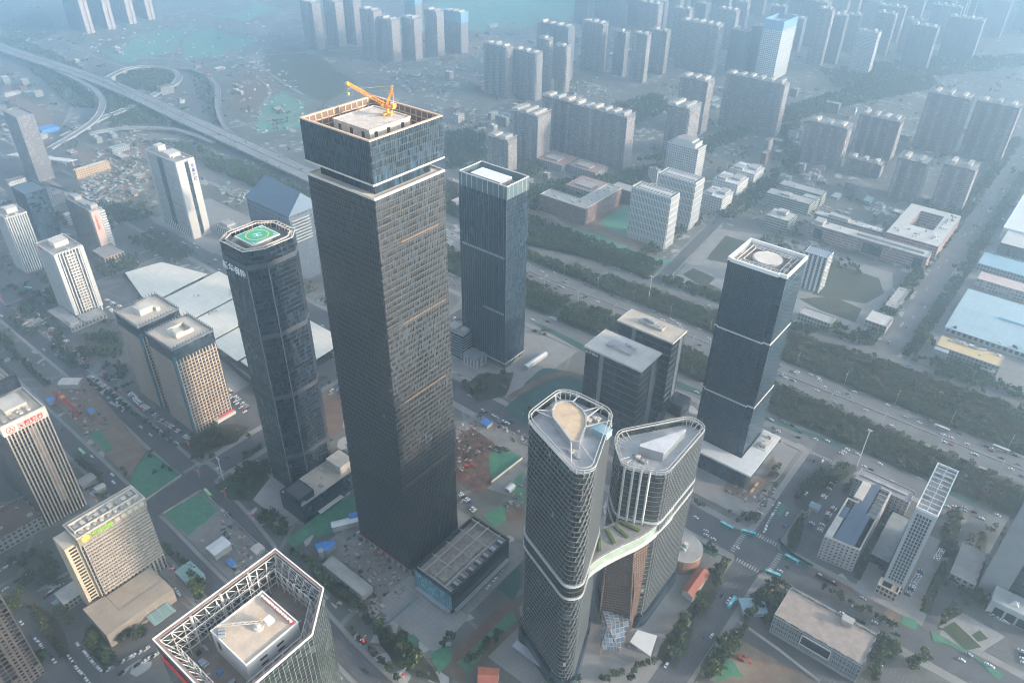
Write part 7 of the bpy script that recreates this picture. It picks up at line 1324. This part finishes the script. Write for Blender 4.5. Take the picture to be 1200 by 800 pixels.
for p, d in ((((604, 226), (640, 216), (720, 206), (790, 190), (796, 204), (740, 226), (640, 250), (606, 244)), .035), (((740, 190), (800, 178), (860, 150), (900, 130), (906, 144), (850, 172), (780, 190)), .03), (((900, 132), (1010, 100), (1090, 90), (1100, 104), (1000, 124), (910, 148)), .025), (((30, 78), (84, 98), (110, 114), (112, 128), (86, 126), (60, 104)), .02), (((134, 88), (160, 82), (198, 84), (202, 96), (180, 110), (150, 104)), .018), (((124, 116), (150, 116), (230, 158), (200, 148), (130, 148)), .02), (((160, 166), (230, 170), (300, 206), (356, 236), (330, 236), (240, 190)), .02), (((226, 84), (250, 104), (262, 160), (240, 140), (230, 110)), .018), (((520, 158), (568, 150), (570, 190), (524, 200)), .03), (((600, 190), (640, 186), (640, 204), (606, 212)), .02), (((912, 150), (936, 144), (936, 190), (916, 196)), .02), (((110, 240), (170, 240), (180, 256), (120, 268)), .025), (((40, 256), (80, 250), (80, 266), (44, 272)), .03), (((1080, 236), (1140, 230), (1120, 260), (1090, 256)), .02), (((700, 130), (770, 110), (790, 128), (740, 150)), .02), (((960, 84), (1080, 70), (1200, 66), (1200, 80), (1080, 92), (980, 104)), .015), (((0, 40), (60, 62), (100, 84), (60, 84), (0, 60)), .012), (((1096, 440), (1110, 424), (1160, 440), (1156, 456)), .05), (((150, 282), (180, 272), (230, 300), (200, 310)), .03), (((860, 300), (940, 262), (945, 268), (880, 300)), .01)):
    wood(p, d, (0, 0, 1), (2.4, 3.8), (6, 11), True)
footprints(); n = 0
while n < 3600:
    px, py = random.uniform(-10, 1210), random.uniform(-5, 500) if random.random() < .8 else random.uniform(300, 560); x, y = W(px, py)
    k = math.sin(x * .013 + 1.3) * math.sin(y * .011) + math.sin(x * .037) * math.sin(y * .041 + 2)
    n += 1
    if k < -.1 or not free(x, y, 3) or (-420 < x < -105 and 800 < y < 1000) or (-650 < x < -425 and 990 > y > 838) or (x < -1150 and y > 900 and k < .7) or (-480 < x < -100 and 470 < y < 592) or (-910 < x < -560 and 300 < y < 428): continue
    for _ in range(random.choice((1, 2, 4))): WOOD[random.choice((0, 0, 1, 3))].append((x + random.uniform(-9, 9), y + random.uniform(-9, 9), random.uniform(2, 3.4), random.uniform(4, 8)))
for g, lab in ((0, 'dark green tree belts and far street trees'), (1, 'mid green trees mixed into the belts'), (2, 'yellow green far trees'), (3, 'brownish bare scrub of the belts beside the ring road')):
    L = WOOD[g]
    if not L: continue
    V = []
    for i, (x, y, r, h) in enumerate(L):
        d = math.hypot(x, y); n = 60 if d < 750 else 36 if d < 1100 else 18; q = CL[i % 5][:n] * (1.0 if n == 60 else 1.15); sc = 1.0 if n == 60 else 1.3 if n == 36 else 1.7
        c = q.mean(axis=1, keepdims=True); q = (q - c) * sc + c; V.append(q * np.array([r, r, h * .42]) + np.array([x, y, h * .52]))
    V = np.concatenate(V).reshape(-1, 3); n = len(V) // 4; me = bpy.data.meshes.new('woodland'); me.vertices.add(len(V)); me.vertices.foreach_set('co', V.ravel()); me.loops.add(n * 4); me.loops.foreach_set('vertex_index', np.arange(n * 4)); me.polygons.add(n); me.polygons.foreach_set('loop_start', np.arange(n) * 4); me.polygons.foreach_set('loop_total', np.full(n, 4)); me.materials.append(GREENS[g]); me.update(); me.validate()
    o = bpy.data.objects.new('woodland', me); COL.objects.link(o); tag(o, lab, 'woodland', kind='stuff')

# ---------------------------------------------------------------- air
hm = bpy.data.materials.new('haze'); hm.use_nodes = True; nt = hm.node_tree; nt.nodes.remove(nt.nodes['Principled BSDF']); pv = nt.nodes.new('ShaderNodeVolumePrincipled'); pv.inputs['Density'].default_value = HAZE; pv.inputs['Color'].default_value = HAZE_COL; pv.inputs['Anisotropy'].default_value = 0.88
nt.links.new(pv.outputs[0], nt.nodes['Material Output'].inputs['Volume'])
m = MB(); m.box(-6600, -1600, -1, 2600, 6600, CH + 6); o = m.build('haze', hm); tag(o, kind='stuff')
